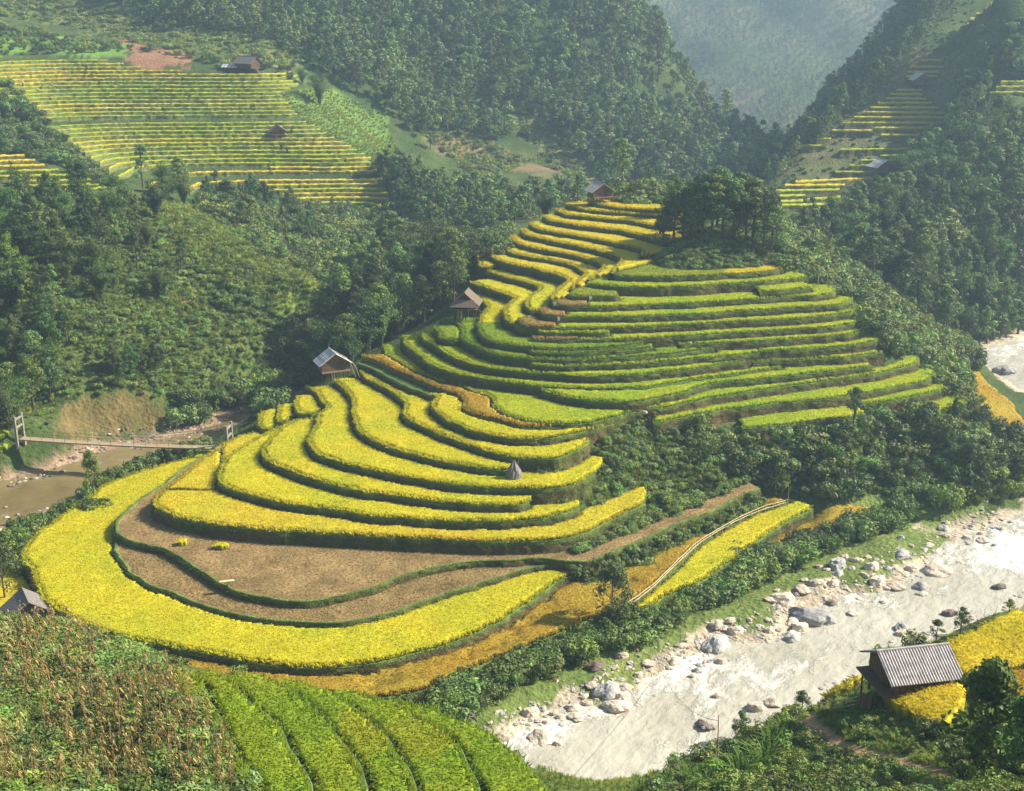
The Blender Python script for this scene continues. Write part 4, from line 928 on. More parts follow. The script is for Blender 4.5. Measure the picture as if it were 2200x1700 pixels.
# ---------------------------------------------------------------- plants: one of each kind is built, then copied
def leaves(P, Nrm, size, c1, c2, aspect=0.55, droop=0.0, rng=RNG, nj=0.45):
    """diamond leaves at points P facing roughly Nrm"""
    n = len(P)
    Nr = Nrm + rng.normal(0, nj, (n, 3)); Nr /= np.linalg.norm(Nr, axis=1)[:, None] + 1e-9
    a = np.cross(Nr, rng.normal(0, 1, (n, 3))); a /= np.linalg.norm(a, axis=1)[:, None] + 1e-9
    if droop: a[:, 2] -= droop; a /= np.linalg.norm(a, axis=1)[:, None]
    b = np.cross(Nr, a); b /= np.linalg.norm(b, axis=1)[:, None] + 1e-9
    s = (size * rng.uniform(0.6, 1.35, n))[:, None]
    V = np.empty((n, 4, 3))
    V[:, 0] = P - a * s * 0.5; V[:, 1] = P + b * s * aspect * 0.5 + Nr * s * 0.06; V[:, 2] = P + a * s * 0.5; V[:, 3] = P - b * s * aspect * 0.5 + Nr * s * 0.06
    t = rng.random(n)[:, None] ** 1.2
    C = np.array(c1) * (1 - t) + np.array(c2) * t
    return V.reshape(-1, 3), np.repeat(C, 4, 0)
def leaf_mesh(name, parts):
    V = np.vstack([p[0] for p in parts]); C = np.vstack([p[1] for p in parts])
    return mesh_np(name, V, np.arange(len(V)).reshape(-1, 4), C, mats=[M['leaf']])
def clumps(centres, radii, per, size, c1, c2, rng, squash=0.8, **kw):
    P = []; Nn = []
    for c, r in zip(centres, radii):
        k = max(6, int(per * (0.7 + 0.6 * rng.random())))
        d = rng.normal(0, 1, (k, 3)); d[:, 2] = d[:, 2] * 0.9 + 0.25; d /= np.linalg.norm(d, axis=1)[:, None]
        rr = r * rng.uniform(0.72, 1.08, k)[:, None]
        P.append(np.array(c) + d * rr * np.array((1, 1, squash))); Nn.append(d)
    return leaves(np.vstack(P), np.vstack(Nn), size, c1, c2, rng=rng, nj=.26, **kw)
DARK, MID, YOUNG, YEL = (0.050, 0.095, 0.020), (0.090, 0.155, 0.030), (0.18, 0.26, 0.045), (0.25, 0.29, 0.055)  # leaf greens, lighter ones for young leaves, mixed at random
def crown_shape(H, W, base, nc, rng, top=1.0, pointy=0.5):
    c = []; r = []
    for k in range(nc):
        t = rng.random() ** 0.8
        z = base + (H - base) * t
        w = W * (math.sin(math.pi * min(1, 0.18 + 0.82 * t)) ** pointy) * (1 - 0.35 * t)
        a = rng.random() * 6.283; q = math.sqrt(rng.random()) * w
        c.append((q * math.cos(a), q * math.sin(a), z * top)); r.append(W * rng.uniform(0.26, 0.44) * (1 - 0.3 * t))
    return c, r
def trunk_mb(H, r, limbs, rng, lean=0.1):
    b = MB(); x, y = rng.normal(0, lean, 2)
    pts = [(0, 0, -0.4), (x * .3, y * .3, H * .35), (x * .8, y * .8, H * .65), (x * 1.4, y * 1.4, H * .92)]
    b.tube(pts, [r * 1.3, r, r * .7, r * .25], 7)
    for k in range(limbs):
        t = rng.uniform(0.35, 0.8); a = rng.random() * 6.283; L = H * rng.uniform(.18, .32)
        p = Vector(pts[1]).lerp(Vector(pts[3]), (t - .35) / .57)
        b.tube([p, p + Vector((math.cos(a) * L * .6, math.sin(a) * L * .6, L * .35)), p + Vector((math.cos(a) * L, math.sin(a) * L, L * .8))], [r * .5, r * .32, r * .12], 5)
    return b
PROTO = {}
STORE = bpy.data.collections.new('plant_kinds')            # kept out of the scene; only copies of these stand in the valley
def proto(key, name, H, trunk, crown_me, extra=None):
    PROTO[key] = (name, H, trunk, crown_me)
def make_tree(key, seed, H, W, base, nc, per, size, c1, c2, pointy=0.5, squash=0.8, limbs=6, r=0.16, droop=0.2, aspect=0.5):
    rng = np.random.default_rng(seed)
    c, rr = crown_shape(H, W, base, nc, rng, pointy=pointy)
    me = leaf_mesh('crown', [clumps(c, rr, per, size, c1, c2, rng, squash=squash, droop=droop, aspect=aspect)])
    tm = trunk_mb(H, r, limbs, rng)
    tme = bpy.data.meshes.new('trunk'); tme.from_pydata(tm.v, [], tm.f); tme.materials.append(M['bark']); tme.update()
    PROTO[key] = (tme, me, H)
for k in range(4): make_tree(f'broad{k}', 20 + k, 9.0, 2.7 + .3 * (k % 2), 2.6, 34, 95, 0.36, DARK, YOUNG if k % 2 else MID, pointy=0.45)
for k in range(3): make_tree(f'slender{k}', 40 + k, 9.5, 1.7, 2.0, 26, 85, 0.33, DARK, YOUNG, pointy=0.6)
for k in range(2): make_tree(f'airy{k}', 50 + k, 8.0, 2.9, 2.2, 30, 80, 0.32, DARK, YOUNG, pointy=0.55, squash=0.45)
make_tree('small', 60, 5.0, 1.7, 1.5, 18, 90, 0.26, MID, YOUNG, pointy=0.45)
make_tree('conic', 61, 9.0, 2.0, 1.5, 34, 70, 0.35, DARK, MID, pointy=1.1)
for k in range(4): make_tree(f'far{k}', 70 + k, 8.0, 2.7 + .25 * (k % 2), 1.4, 19, 42, 0.62, (0.055, 0.11, 0.03) if k % 2 else (0.07, 0.12, 0.03), (0.26, 0.34, 0.075) if k % 2 else (0.18, 0.27, 0.06), pointy=0.5 + .15 * k, limbs=2)
def make_bamboo(key, seed, H=10.0, n=22):
    rng = np.random.default_rng(seed); parts = []; tb = MB(); P = []; Nn = []
    for k in range(n):
        a = rng.random() * 6.283; sp = rng.uniform(.2, 1.0); h = H * rng.uniform(.65, 1.05); b0 = np.array((math.cos(a) * sp * .5, math.sin(a) * sp * .5, 0)); out = rng.uniform(.8, 3.4)
        pts = []
        for t in np.linspace(0, 1, 9):
            rr = out * t ** 2.4
            pts.append(b0 + np.array((math.cos(a) * rr, math.sin(a) * rr, h * (t - 0.22 * t ** 4 * (out / 2)))))
        tb.tube(pts, [.05 * (1 - .75 * t) for t in np.linspace(0, 1, 9)], 5)
        for t in np.linspace(.25, 1, 30):
            i = min(int(t * 8), 7); f = t * 8 - i; p = pts[i] * (1 - f) + pts[i + 1] * f
            m = 9; d = rng.normal(0, 1, (m, 3)); d[:, 2] = d[:, 2] * .5 - .15
            P.append(p + d * .36 * (0.5 + t * .7)); Nn.append(np.tile((math.cos(a) * .5, math.sin(a) * .5, 0.8), (m, 1)))
    me = leaf_mesh('crown', [leaves(np.vstack(P), np.vstack(Nn), .42, (0.045, 0.09, 0.018), (0.15, 0.23, 0.04), aspect=.3, droop=.8, rng=rng)])
    tme = bpy.data.meshes.new('culms'); tme.from_pydata(tb.v, [], tb.f); tme.materials.append(M['bamboo_green']); tme.update()
    PROTO[key] = (tme, me, H)
M['bamboo_green'] = mat_plain('green_bamboo_stem', (0.08, 0.12, 0.03), (0.16, 0.17, 0.06), 3)
for k in range(3): make_bamboo(f'bamboo{k}', 90 + k)
def make_shrub(key, seed, H, W, nc, per, size, c1, c2, aspect=.5, droop=.1):
    rng = np.random.default_rng(seed); c = []; r = []
    for k in range(nc):
        a = rng.random() * 6.283; q = math.sqrt(rng.random()) * W * .75; z = H * (.2 + .62 * rng.random() * (1 - .5 * (q / W) ** 2))
        c.append((q * math.cos(a), q * math.sin(a), z)); r.append(W * rng.uniform(.28, .46))
    me = leaf_mesh('foliage', [clumps(c, r, per, size, c1, c2, rng, aspect=aspect, droop=droop)])
    tb = MB()
    for k in range(6):
        a = rng.random() * 6.283; tb.tube([(0, 0, -.25), (math.cos(a) * W * .25, math.sin(a) * W * .25, H * .35), (math.cos(a) * W * .5, math.sin(a) * W * .5, H * .75)], [.05, .035, .012], 5)
    tme = bpy.data.meshes.new('stem'); tme.from_pydata(tb.v, [], tb.f); tme.materials.append(M['bark']); tme.update()
    PROTO[key] = (tme, me, H)
for k in range(3): make_shrub(f'shrub{k}', 110 + k, 2.0, 1.4, 15, 75, .26, DARK if k else MID, YOUNG, aspect=.5)
make_shrub('bush_light', 115, 2.0, 1.4, 15, 75, .26, (0.08, 0.13, 0.025), YEL)
for k in range(2): make_shrub(f'low{k}', 120 + k, 0.8, 0.95, 9, 45, .24, MID, YOUNG, aspect=.5)
make_shrub('low_light', 125, 0.8, 0.95, 9, 45, .24, (0.12, 0.18, 0.035), (0.20, 0.26, 0.05))
def make_tuft(key, seed, H, n, w, c1, c2, spread=.35, arch=.5):
    rng = np.random.default_rng(seed); V = []; C = []
    for k in range(n):
        a = rng.random() * 6.283; q = rng.random() * spread; h = H * rng.uniform(.55, 1.1); o = arch * h * rng.uniform(.3, 1.2); ww = w * rng.uniform(.6, 1.3)
        p = np.array((q * math.cos(a), q * math.sin(a), -.05)); d = np.array((math.cos(a), math.sin(a), 0)); sd_ = np.array((-math.sin(a), math.cos(a), 0)) * ww
        m = p + d * o * .35 + np.array((0, 0, h * .65)); t = p + d * o + np.array((0, 0, h * .8))
        V += [p - sd_, p + sd_, m + sd_ * .8, m - sd_ * .8, m - sd_ * .8, m + sd_ * .8, t + sd_ * .1, t - sd_ * .1]
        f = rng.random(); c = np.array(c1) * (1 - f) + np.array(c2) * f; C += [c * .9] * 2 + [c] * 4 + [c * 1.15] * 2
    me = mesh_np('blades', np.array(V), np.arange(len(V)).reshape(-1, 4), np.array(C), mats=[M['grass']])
    PROTO[key] = (None, me, H)
make_tuft('tuft0', 130, .55, 34, .03, (0.13, 0.22, 0.04), (0.22, 0.30, 0.06))
make_tuft('tuft1', 131, .8, 34, .035, (0.14, 0.21, 0.04), (0.28, 0.30, 0.08), .4, .6)
make_tuft('tuft_lit', 133, .8, 34, .035, (0.20, 0.27, 0.045), (0.34, 0.37, 0.08), .4, .6)  # same tuft in brighter blades, sunlight put into the colour
make_tuft('reed', 132, 2.6, 60, .05, (0.07, 0.14, 0.025), (0.13, 0.22, 0.04), .5, .6)
_made = {}
def plant_one(key, name, label, cat, loc, H, rz=None, group=None, wide=1.0, pn=('trunk', 'crown')):
    """a copy of a plant kind as an Empty with its own trunk and crown objects sharing mesh data"""
    tme, me, h = PROTO[key]
    s = H / h
    r = thing(name, label, cat, loc, RNG.random() * 6.283 if rz is None else rz, group)
    r.scale = (s * wide, s * wide, s)
    if tme: link(pn[0], tme, r)
    link(pn[1], me, r)
    return r
def in_area(px_poly, y0, y1, n, mind=0.0, margin=1.15, avoid=None, top=None):
    """random standing places on the land inside an outline"""
    p = np.asarray(px_poly, float)
    a0, a1 = (p[:, 0].min() - 1100) / FOC / 0.93 - .02, (p[:, 0].max() - 1100) / FOC / 0.93 + .02
    out = []; grid = {}
    for _ in range(60):
        a = RNG.uniform(a0, a1, 4000); Y = np.sqrt(RNG.uniform(y0 * y0, y1 * y1, 4000)); X = a * Y
        Z = ground(X, Y); px, py = proj(X, Y, Z)
        m = pip(px_poly, px, py) & (lerp_grid(SD, GA, GW, X, Y) > 0.6)
        for q in DRAPED:
            if m.any(): m &= ~pip(q, X, Y)
        if avoid is not None and m.any():
            for st in STEPS.values(): m &= ~(pip(st['poly'], X, Y) & (Z < st['z'] + 0.05))
        for x, y, z in zip(X[m], Y[m], Z[m]):
            if mind:
                c = (int(x // mind), int(y // mind)); bad = False
                for i in (-1, 0, 1):
                    for j in (-1, 0, 1):
                        for (u, v) in grid.get((c[0] + i, c[1] + j), ()):
                            if (u - x) ** 2 + (v - y) ** 2 < mind * mind: bad = True
                if bad: continue
                grid.setdefault(c, []).append((x, y))
            out.append((x, y, z))
            if len(out) >= n: return np.array(out)
    return np.array(out).reshape(-1, 3)
def scatter_stuff(name, label, pts, keys, smin, smax, ref=None, with_trunk=True):
    """ground cover or forest too dense to count: instances of the plant kinds spread on points"""
    if not len(pts): return
    col = bpy.data.collections.new(name + '_kinds')
    for k in keys:
        tme, me, h = PROTO[k]
        if tme and with_trunk:                    # crown and trunk as one mesh
            ck = k + '_one'
            if ck not in _made:
                import bmesh
                bm = bmesh.new(); bm.from_mesh(me); nf = len(bm.faces); bm.from_mesh(tme)
                bm.faces.ensure_lookup_table()
                for f in bm.faces[nf:]: f.material_index = 1
                m2 = bpy.data.meshes.new(ck); bm.to_mesh(m2); bm.free()
                m2.materials.append(M['leaf']); m2.materials.append(M['bark']); _made[ck] = m2
            me = _made[ck]
        col.objects.link(bpy.data.objects.new(name + '_kind', me))
    n = len(pts)
    ref = ref or PROTO[keys[0]][2]
    pm = bpy.data.meshes.new(name); pm.vertices.add(n); pm.vertices.foreach_set('co', np.asarray(pts, np.float32).ravel())
    a = pm.attributes.new('rot', 'FLOAT_VECTOR', 'POINT'); a.data.foreach_set('vector', np.c_[RNG.normal(0, .06, n), RNG.normal(0, .06, n), RNG.random(n) * 6.283].astype(np.float32).ravel())
    s = RNG.uniform(smin, smax, n) / ref; w = RNG.uniform(.75, 1.4, n)
    a = pm.attributes.new('scl', 'FLOAT_VECTOR', 'POINT'); a.data.foreach_set('vector', np.c_[s * w, s * w, s].astype(np.float32).ravel())
    a = pm.attributes.new('kind', 'INT', 'POINT'); a.data.foreach_set('value', RNG.integers(0, len(keys), n).astype(np.int32))
    o = link(name, pm)
    g = bpy.data.node_groups.new(name, 'GeometryNodeTree')
    g.interface.new_socket('Geometry', in_out='INPUT', socket_type='NodeSocketGeometry'); g.interface.new_socket('Geometry', in_out='OUTPUT', socket_type='NodeSocketGeometry')
    N, L = g.nodes, g.links
    gi_, go = N.new('NodeGroupInput'), N.new('NodeGroupOutput')
    ip = N.new('GeometryNodeInstanceOnPoints'); ci = N.new('GeometryNodeCollectionInfo')
    ci.inputs['Collection'].default_value = col; ci.inputs['Separate Children'].default_value = True; ci.inputs['Reset Children'].default_value = True
    ip.inputs['Pick Instance'].default_value = True
    def attr(nm, t):
        x = N.new('GeometryNodeInputNamedAttribute'); x.data_type = t; x.inputs['Name'].default_value = nm; return x.outputs['Attribute']
    er = N.new('FunctionNodeEulerToRotation'); L.new(attr('rot', 'FLOAT_VECTOR'), er.inputs[0])
    L.new(gi_.outputs[0], ip.inputs['Points']); L.new(ci.outputs[0], ip.inputs['Instance']); L.new(attr('kind', 'INT'), ip.inputs['Instance Index'])
    L.new(er.outputs[0], ip.inputs['Rotation']); L.new(attr('scl', 'FLOAT_VECTOR'), ip.inputs['Scale']); L.new(ip.outputs[0], go.inputs[0])
    md = o.modifiers.new('scatter', 'NODES'); md.node_group = g
    return tag(o, label, kind='stuff')
STEP_POLYS = True                           # keep off the terrace treads
def place(px, py, y0=30, y1=1600): return tuple(pick(px, py, y0, y1))

# --- the far-off woods and the undergrowth: masses
FORM = ['far0', 'far1', 'far2', 'far3']
SPUR = [(1640,400),(1700,340),(1770,270),(1860,190),(1950,125),(2040,118),(2060,150),(2030,230),(2010,300),(1960,350),(1930,420),(1840,440),(1780,455),(1650,455)]
HILLFIELD = [(-60,125),(180,120),(300,150),(480,165),(640,160),(650,190),(620,215),(700,275),(800,340),(850,440),(700,452),(600,445),(560,400),(430,420),(250,410),(-60,420)]
def outside(pts, px_poly):
    px, py = proj(pts[:, 0], pts[:, 1], pts[:, 2]); return pts[~pip(px_poly, px, py)]
P1 = in_area([(100,-90),(330,55),(520,75),(650,125),(740,190),(850,240),(880,292),(1000,285),(1085,320),(1080,200),(1160,262),(1250,350),(1300,400),(1710,412),(1640,325),(1550,235),(1450,150),(1400,50),(1270,-90)], 360, 560, 2600, 3.4)
scatter_stuff('forest', 'dense forest on the steep hill in the middle distance', P1, FORM + ['slender2'], 4.5, 10)
P2 = in_area([(830,350),(900,385),(1000,415),(1110,440),(1250,425),(1240,445),(1140,475),(1090,505),(1010,530),(930,500),(850,452),(800,350)], 270, 395, 420, 3.2)
scatter_stuff('forest', 'dark wood in the ravine behind the ridge', P2, FORM, 3.5, 7.5)
P3 = outside(in_area([(1700,510),(1800,500),(1860,445),(1940,420),(1970,350),(2040,290),(2040,200),(2070,150),(2110,20),(2240,-90),(2500,-90),(2500,700),(2110,742),(2010,700),(1880,605),(1780,505)], 205, 450, 2600, 3.0), SPUR)
P3 = outside(outside(P3, [(2050,75),(2105,-15),(2320,-30),(2320,120),(2230,135),(2080,140)]), [(2100,265),(2140,168),(2320,160),(2320,270)])
P3far = P3[P3[:, 1] > 262]; P3near = P3[P3[:, 1] <= 262]
scatter_stuff('forest', 'hazy forest covering the right mountainside', P3, FORM + ['bamboo2', 'slender0', 'broad1'], 3.5, 8.5, ref=8.5)
P4 = in_area([(1330,-50),(2050,-50),(1900,120),(1640,400),(1500,300)], 700, 1050, 2600, 4)
scatter_stuff('forest', 'scattered growth on the hazy far mountain', P4, FORM, 2.5, 6.0)
# left valley side
P5 = outside(in_area([(-120,410),(250,430),(330,420),(430,450),(560,540),(690,610),(790,700),(700,760),(640,800),(560,850),(420,870),(380,900),(340,860),(250,838),(120,870),(110,930),(-120,930)], 160, 250, 5200, 1.0), [(120,930),(128,880),(200,848),(280,838),(350,866),(380,905),(330,930)])
pxx, pyy = proj(P5[:, 0], P5[:, 1], P5[:, 2])
ridge = pip([(325,420),(420,450),(560,540),(690,600),(780,690),(690,700),(560,645),(430,560),(350,490)], pxx, pyy) | pip([(360,640),(430,620),(450,655),(395,675)], pxx, pyy)
scatter_stuff('grass', 'sunlit tall grass on the crest of the left spur', P5[ridge], ['tuft_lit', 'tuft_lit', 'tuft1'], .7, 1.3, ref=.75)
P5, pxx, pyy = P5[~ridge], pxx[~ridge], pyy[~ridge]
lit = fbm(P5[:, 0] / 6, P5[:, 1] / 6, 200, 3) + np.where(pyy > 640, .08, -.02) > 0.43  # patches of yellowish scrub whose paler colour also carries the sunlit look
scatter_stuff('scrub', 'green scrub and vines on the left valley side', P5[~lit][:1500], ['shrub0', 'shrub1', 'shrub2'], 0.7, 1.9)
scatter_stuff('scrub', 'low yellowish scrub on the left valley side', P5[lit], ['low_light', 'low0', 'tuft_lit', 'tuft1'], 0.4, 0.9, ref=0.8)
P6 = in_area([(420,440),(600,440),(700,455),(860,450),(930,500),(1010,530),(1090,500),(1090,560),(1010,580),(960,620),(760,690),(690,610),(560,540)], 205, 320, 1800, 1.5)
scatter_stuff('scrub', 'mixed scrub in the ravine below the terraced hillside', P6, ['shrub0', 'shrub1', 'low0', 'bush_light'], 0.9, 2.8, ref=1.6)
P7 = in_area([(1660,485),(1760,495),(1850,595),(1950,688),(2085,756),(2110,870),(2020,850),(1940,790),(1860,720),(1790,640),(1700,600),(1650,572)], 160, 245, 1900, 1.0, avoid=STEP_POLYS)
scatter_stuff('scrub', 'sunlit scrub on the right flank of the terraced hill', P7, ['shrub0', 'shrub1', 'bush_light', 'low_light'], 0.9, 2.6, ref=1.6)
BELT = [(1290,1000),(1330,930),(1390,900),(1590,930),(1860,900),(1960,893),(2090,872),(2130,920),(2330,1000),(2330,1050),(2150,1075),(2050,1085),(1900,1060),(1740,1075),(1640,1045),(1500,985),(1400,1030),(1320,1040)]
P8 = in_area(BELT, 130, 185, 1250, 1.1, avoid=STEP_POLYS)
p8x, p8y = proj(P8[:, 0], P8[:, 1], P8[:, 2])
scatter_stuff('vines', 'low vines at the left end of the shrub belt', P8[p8x < 1480], ['low1', 'low_light', 'tuft1', 'tuft_lit'], .35, .8, ref=.8)
P8 = P8[p8x >= 1480]
scatter_stuff('scrub', 'thick shrubs between the hump terraces and the river', P8, ['shrub0', 'shrub1', 'bush_light', 'low_light', 'low0'], 0.7, 2.3, ref=1.6)
P9 = in_area([(1130,990),(1240,985),(1290,955),(1340,920),(1390,905),(1500,985),(1640,1045),(1560,1060),(1450,1105),(1390,1080),(1290,1090),(1240,1085),(1140,1078)], 122, 160, 1500, .6, avoid=STEP_POLYS)
scatter_stuff('vines', 'leafy vines and grass on the slope right of the yellow fields', P9, ['low1', 'low_light', 'tuft1', 'tuft_lit'], 0.3, 0.7, ref=.8)
st_ = STEPS['B2']; qx_ = RNG.uniform(5, 34, 6000); qy_ = RNG.uniform(118, 150, 6000); ok_ = on_tread('B2', lambda x, y: x > 1235)(qx_, qy_) & (seg_dist(st_['rim'], qx_, qy_) > 2.3 + 1.2 * (fbm(qx_ / 3, qy_ / 3, 44, 2) - .5))
scatter_stuff('vines', 'weeds growing out over the back of the narrow brown strip', np.c_[qx_[ok_], qy_[ok_], np.full(ok_.sum(), st_['z'])][:420], ['low0', 'low1', 'tuft1'], .35, .9, ref=.8)
P10 = in_area([(930,1530),(1000,1460),(1100,1412),(1200,1372),(1290,1345),(1350,1330),(1430,1300),(1510,1262),(1590,1212),(1700,1175),(1800,1140),(1900,1105),(1960,1090),(1960,1120),(1850,1160),(1700,1225),(1600,1270),(1500,1310),(1400,1370),(1300,1400),(1180,1440),(1080,1490),(960,1560)], 90, 165, 1000, .8, avoid=STEP_POLYS)
scatter_stuff('scrub', 'dark bank shrubs along the foot of the river strips', P10, ['shrub0', 'shrub2', 'low1'], 0.8, 2.0, ref=1.6)
P11 = in_area([(20,1180),(60,1130),(150,1085),(240,1030),(330,985),(440,960),(440,975),(340,1000),(230,1050),(140,1110),(75,1165),(40,1240)], 110, 175, 500, .7, avoid=STEP_POLYS)
scatter_stuff('scrub', 'bank shrubs between the brown stream and the big yellow field', P11, ['shrub0', 'shrub1', 'low0'], 0.7, 2.0, ref=1.6)
P12 = in_area([(600,860),(690,810),(760,770),(820,720),(900,690),(1000,580),(1050,520),(1130,470),(1260,425),(1230,415),(1120,450),(1000,520),(900,640),(740,720),(600,800),(520,870),(560,900)], 165, 240, 1500, 1.0, avoid=STEP_POLYS)
scatter_stuff('scrub', 'undergrowth along the left foot of the terraced hill', P12, ['shrub0', 'shrub1', 'shrub2', 'low0'], 0.8, 2.6, ref=1.6)
P13 = in_area([(1320,600),(1370,545),(1430,518),(1500,490),(1690,500),(1720,590),(1500,600)], 176, 215, 900, .8, avoid=STEP_POLYS)
scatter_stuff('scrub', 'dark low growth on the knoll under the trees', P13, ['low0', 'low1', 'tuft1'], 0.4, 0.9, ref=.8)
P14 = in_area([(1270,440),(1320,395),(1400,378),(1470,400),(1450,455),(1380,445)], 212, 250, 500, .9, avoid=STEP_POLYS)
scatter_stuff('scrub', 'green growth on the mound beside the hilltop hut', P14, ['low0', 'low_light', 'tuft1'], 0.6, 1.4, ref=.8)
P15 = np.vstack([in_area([(1520,1560),(1570,1535),(1650,1540),(1715,1545),(1745,1600),(1840,1650),(1950,1680),(2060,1720),(2060,1850),(1400,1850),(1420,1700)], 42, 90, 560, .75),
                 in_area([(1700,1520),(1850,1525),(1960,1570),(2080,1600),(2100,1650),(1980,1640),(1850,1605),(1770,1570)], 42, 90, 24, .9),
                 in_area([(2060,1580),(2330,1560),(2330,1800),(2060,1800)], 35, 80, 200, .8)])
scatter_stuff('scrub', 'dense shrubs on the near bank at the bottom right', P15[seg_dist(PATH, P15[:, 0], P15[:, 1]) > 0.9], ['shrub0', 'shrub1', 'bush_light', 'low0'], 0.4, 1.15, ref=1.6)
rim_ = st_['rim'][(proj(st_['rim'][:, 0], st_['rim'][:, 1], np.full(len(st_['rim']), 3.5))[0] > 1225)]; nor_ = st_['nor'][-len(rim_):]
k_ = RNG.integers(0, len(rim_), 230); of_ = RNG.uniform(.2, 1.1, 230)[:, None]; e_ = rim_[k_] + nor_[k_] * of_
scatter_stuff('vines', 'weeds climbing the bank of the narrow brown strip', np.c_[e_, 3.3 - 2.0 * np.clip(of_, .2, 1.05)], ['low0', 'low1', 'tuft1', 'low_light'], .3, .8, ref=.8)
P21 = in_area([(-520,-120),(-70,-60),(-70,430),(-520,430)], 235, 480, 700, 2.2)
scatter_stuff('forest', 'bushes and trees on the slopes left of the frame', P21, FORM + ['shrub0', 'bush_light'], 2.0, 6.0, ref=6)
P17 = in_area([(1640,400),(1700,340),(1770,270),(1860,190),(1950,125),(1990,40),(2060,-20),(2110,20),(2060,150),(2040,230),(2010,300),(1960,350),(1930,420),(1840,440),(1780,455),(1650,455)], 255, 410, 700, 1.6)
scatter_stuff('scrub', 'scrub between the strips of the right spur', P17, ['low0', 'low1', 'low_light'], 0.3, 0.8)
P22 = in_area([(2050,70),(2110,50),(2330,25),(2330,165),(2140,170),(2070,145)], 285, 420, 420, 1.7)
scatter_stuff('scrub', 'low scrub below the top right strips', P22, ['low0', 'low1', 'shrub1', 'low_light'], .5, 1.7, ref=1.1)
P20 = in_area([(1590,400),(1655,310),(1720,230),(1785,150),(1855,60),(1925,-40),(1960,-90),(2090,-90),(2000,60),(1935,140),(1868,205),(1795,275),(1715,345),(1670,392)], 285, 480, 800, 2.6)
scatter_stuff('forest', 'trees along the shaded left side of the right spur', P20, FORM + ['slender0', 'broad1'], 3.0, 7.0, ref=8.5)
P18 = np.vstack([in_area([(-200,10),(120,50),(300,95),(630,150),(640,115),(420,45),(200,20),(0,-40),(-200,-40)], 340, 470, 1600, .9), in_area([(1040,395),(900,285),(1010,290),(1110,335),(1210,372),(1260,400),(1240,345),(1150,255),(1085,205),(1100,275),(1180,325)], 330, 460, 700, 1.2)])
scatter_stuff('grass', 'tall grass on the far open slopes', P18, ['tuft1', 'tuft_lit', 'low_light'], .6, 1.3, ref=.75)
scatter_stuff('grass', 'bright green meadow grass right of the far-left terraces', in_area([(610,200),(700,190),(830,250),(855,335),(760,330),(690,285),(630,240)], 320, 390, 1100, .7), ['tuft0', 'tuft_lit', 'tuft0'], .5, 1.1, ref=.7)
P19 = in_area([(-80,165),(20,185),(85,250),(150,320),(235,408),(205,408),(140,360),(40,330),(-80,325)], 270, 370, 700, 1.1)
scatter_stuff('scrub', 'green scrub at the left edge of the far-left terraces', P19, ['low0', 'low1', 'shrub1', 'tuft1'], .6, 1.8, ref=1.1)
P16 = in_area([(0,60),(620,150),(640,175),(300,110),(0,120)], 330, 460, 150, 3)
scatter_stuff('scrub', 'bushes on the slopes above the terraced hillside', P16, ['shrub0', 'low0', 'bush_light'], 0.8, 2.4, ref=1.6)
GRASS = np.vstack([in_area([(-120,1300),(120,1345),(380,1440),(560,1720),(560,1850),(-120,1850)], 38, 92, 9000),
                   in_area(BELT, 130, 185, 3000, avoid=STEP_POLYS), in_area([(340,420),(560,540),(790,700),(640,800),(300,860),(100,700)], 165, 245, 5000), P9 + RNG.normal(0, .5, P9.shape) * (1, 1, 0),
                   in_area([(1320,600),(1370,545),(1430,518),(1500,490),(1690,500),(1720,590),(1500,600)], 176, 215, 2500, avoid=STEP_POLYS)])
GRASS[:, 2] = ground(GRASS[:, 0], GRASS[:, 1])
NG = np.vstack([in_area([(1500,1520),(1760,1480),(2030,1370),(2330,1280),(2330,1850),(1450,1850)], 38, 92, 9000), in_area([(1150,1620),(1300,1660),(1560,1620),(1560,1850),(1180,1850)], 50, 100, 2500)])
NG = NG[seg_dist(PATH, NG[:, 0], NG[:, 1]) > .5]
scatter_stuff('grass', 'short grass on the near bank around the dirt path', NG, ['tuft0', 'tuft1', 'tuft0'], .16, .42, ref=.7)
scatter_stuff('grass', 'tall grass and weeds on the open slopes', GRASS, ['tuft0', 'tuft1', 'tuft0', 'tuft1', 'low1'], 0.4, 0.8, ref=.75)

# ---------------------------------------------------------------- trees and bushes one can tell apart
def tree_at(px, py, key, H, label, cat='tree', name='broadleaf_tree', group=None, y0=30, y1=1600, wide=1.0, sink=0.0, Y=None, Z=None):
    if Y is not None:
        x, y, _ = un_y(px, py, Y); p = (x, y, float(ground(x, y)))
    else: p = place(px, py, y0, y1)
    if Z is not None: p = un_z(px, py, Z)
    return plant_one(key, name, label, cat, (p[0], p[1], p[2] - sink), H, group=group, wide=wide, pn=('stem', 'foliage') if key.startswith(('shrub', 'low', 'bush')) else ('trunk', 'crown') if not key.startswith('bamboo') else ('culms', 'crown'))
GKN = 'dark trees crowding the knoll top'
kn = [(1425,512,6.8),(1447,518,8.2),(1468,514,9.6),(1484,508,8.4),(1507,522,9.8),(1528,528,9.4),(1552,520,10.2),(1577,530,9.4),(1601,534,7.6),(1617,528,9.8),(1640,536,9.6),(1655,548,7.8),(1500,498,9.5),(1585,500,9.2),(1448,478,7.8),(1540,488,9.5)]
for i, (px, py, h) in enumerate(kn):
    lab = 'dark broadleaf tree in the dense clump on the knoll'
    g = GKN
    if i == 0: lab = 'small leaning tree at the left end of the knoll clump, bare trunk showing'
    if i == 11: lab = 'bushy tree at the right end of the knoll clump'
    tree_at(px, py, f'broad{i % 4}', h, lab, group=g, Y=196 - (py - 500) * .13, wide=1.2 if i else .9)
tree_at(1452, 440, 'broad2', 7.6, 'round tree standing behind and above the knoll clump', Y=212, wide=.9)
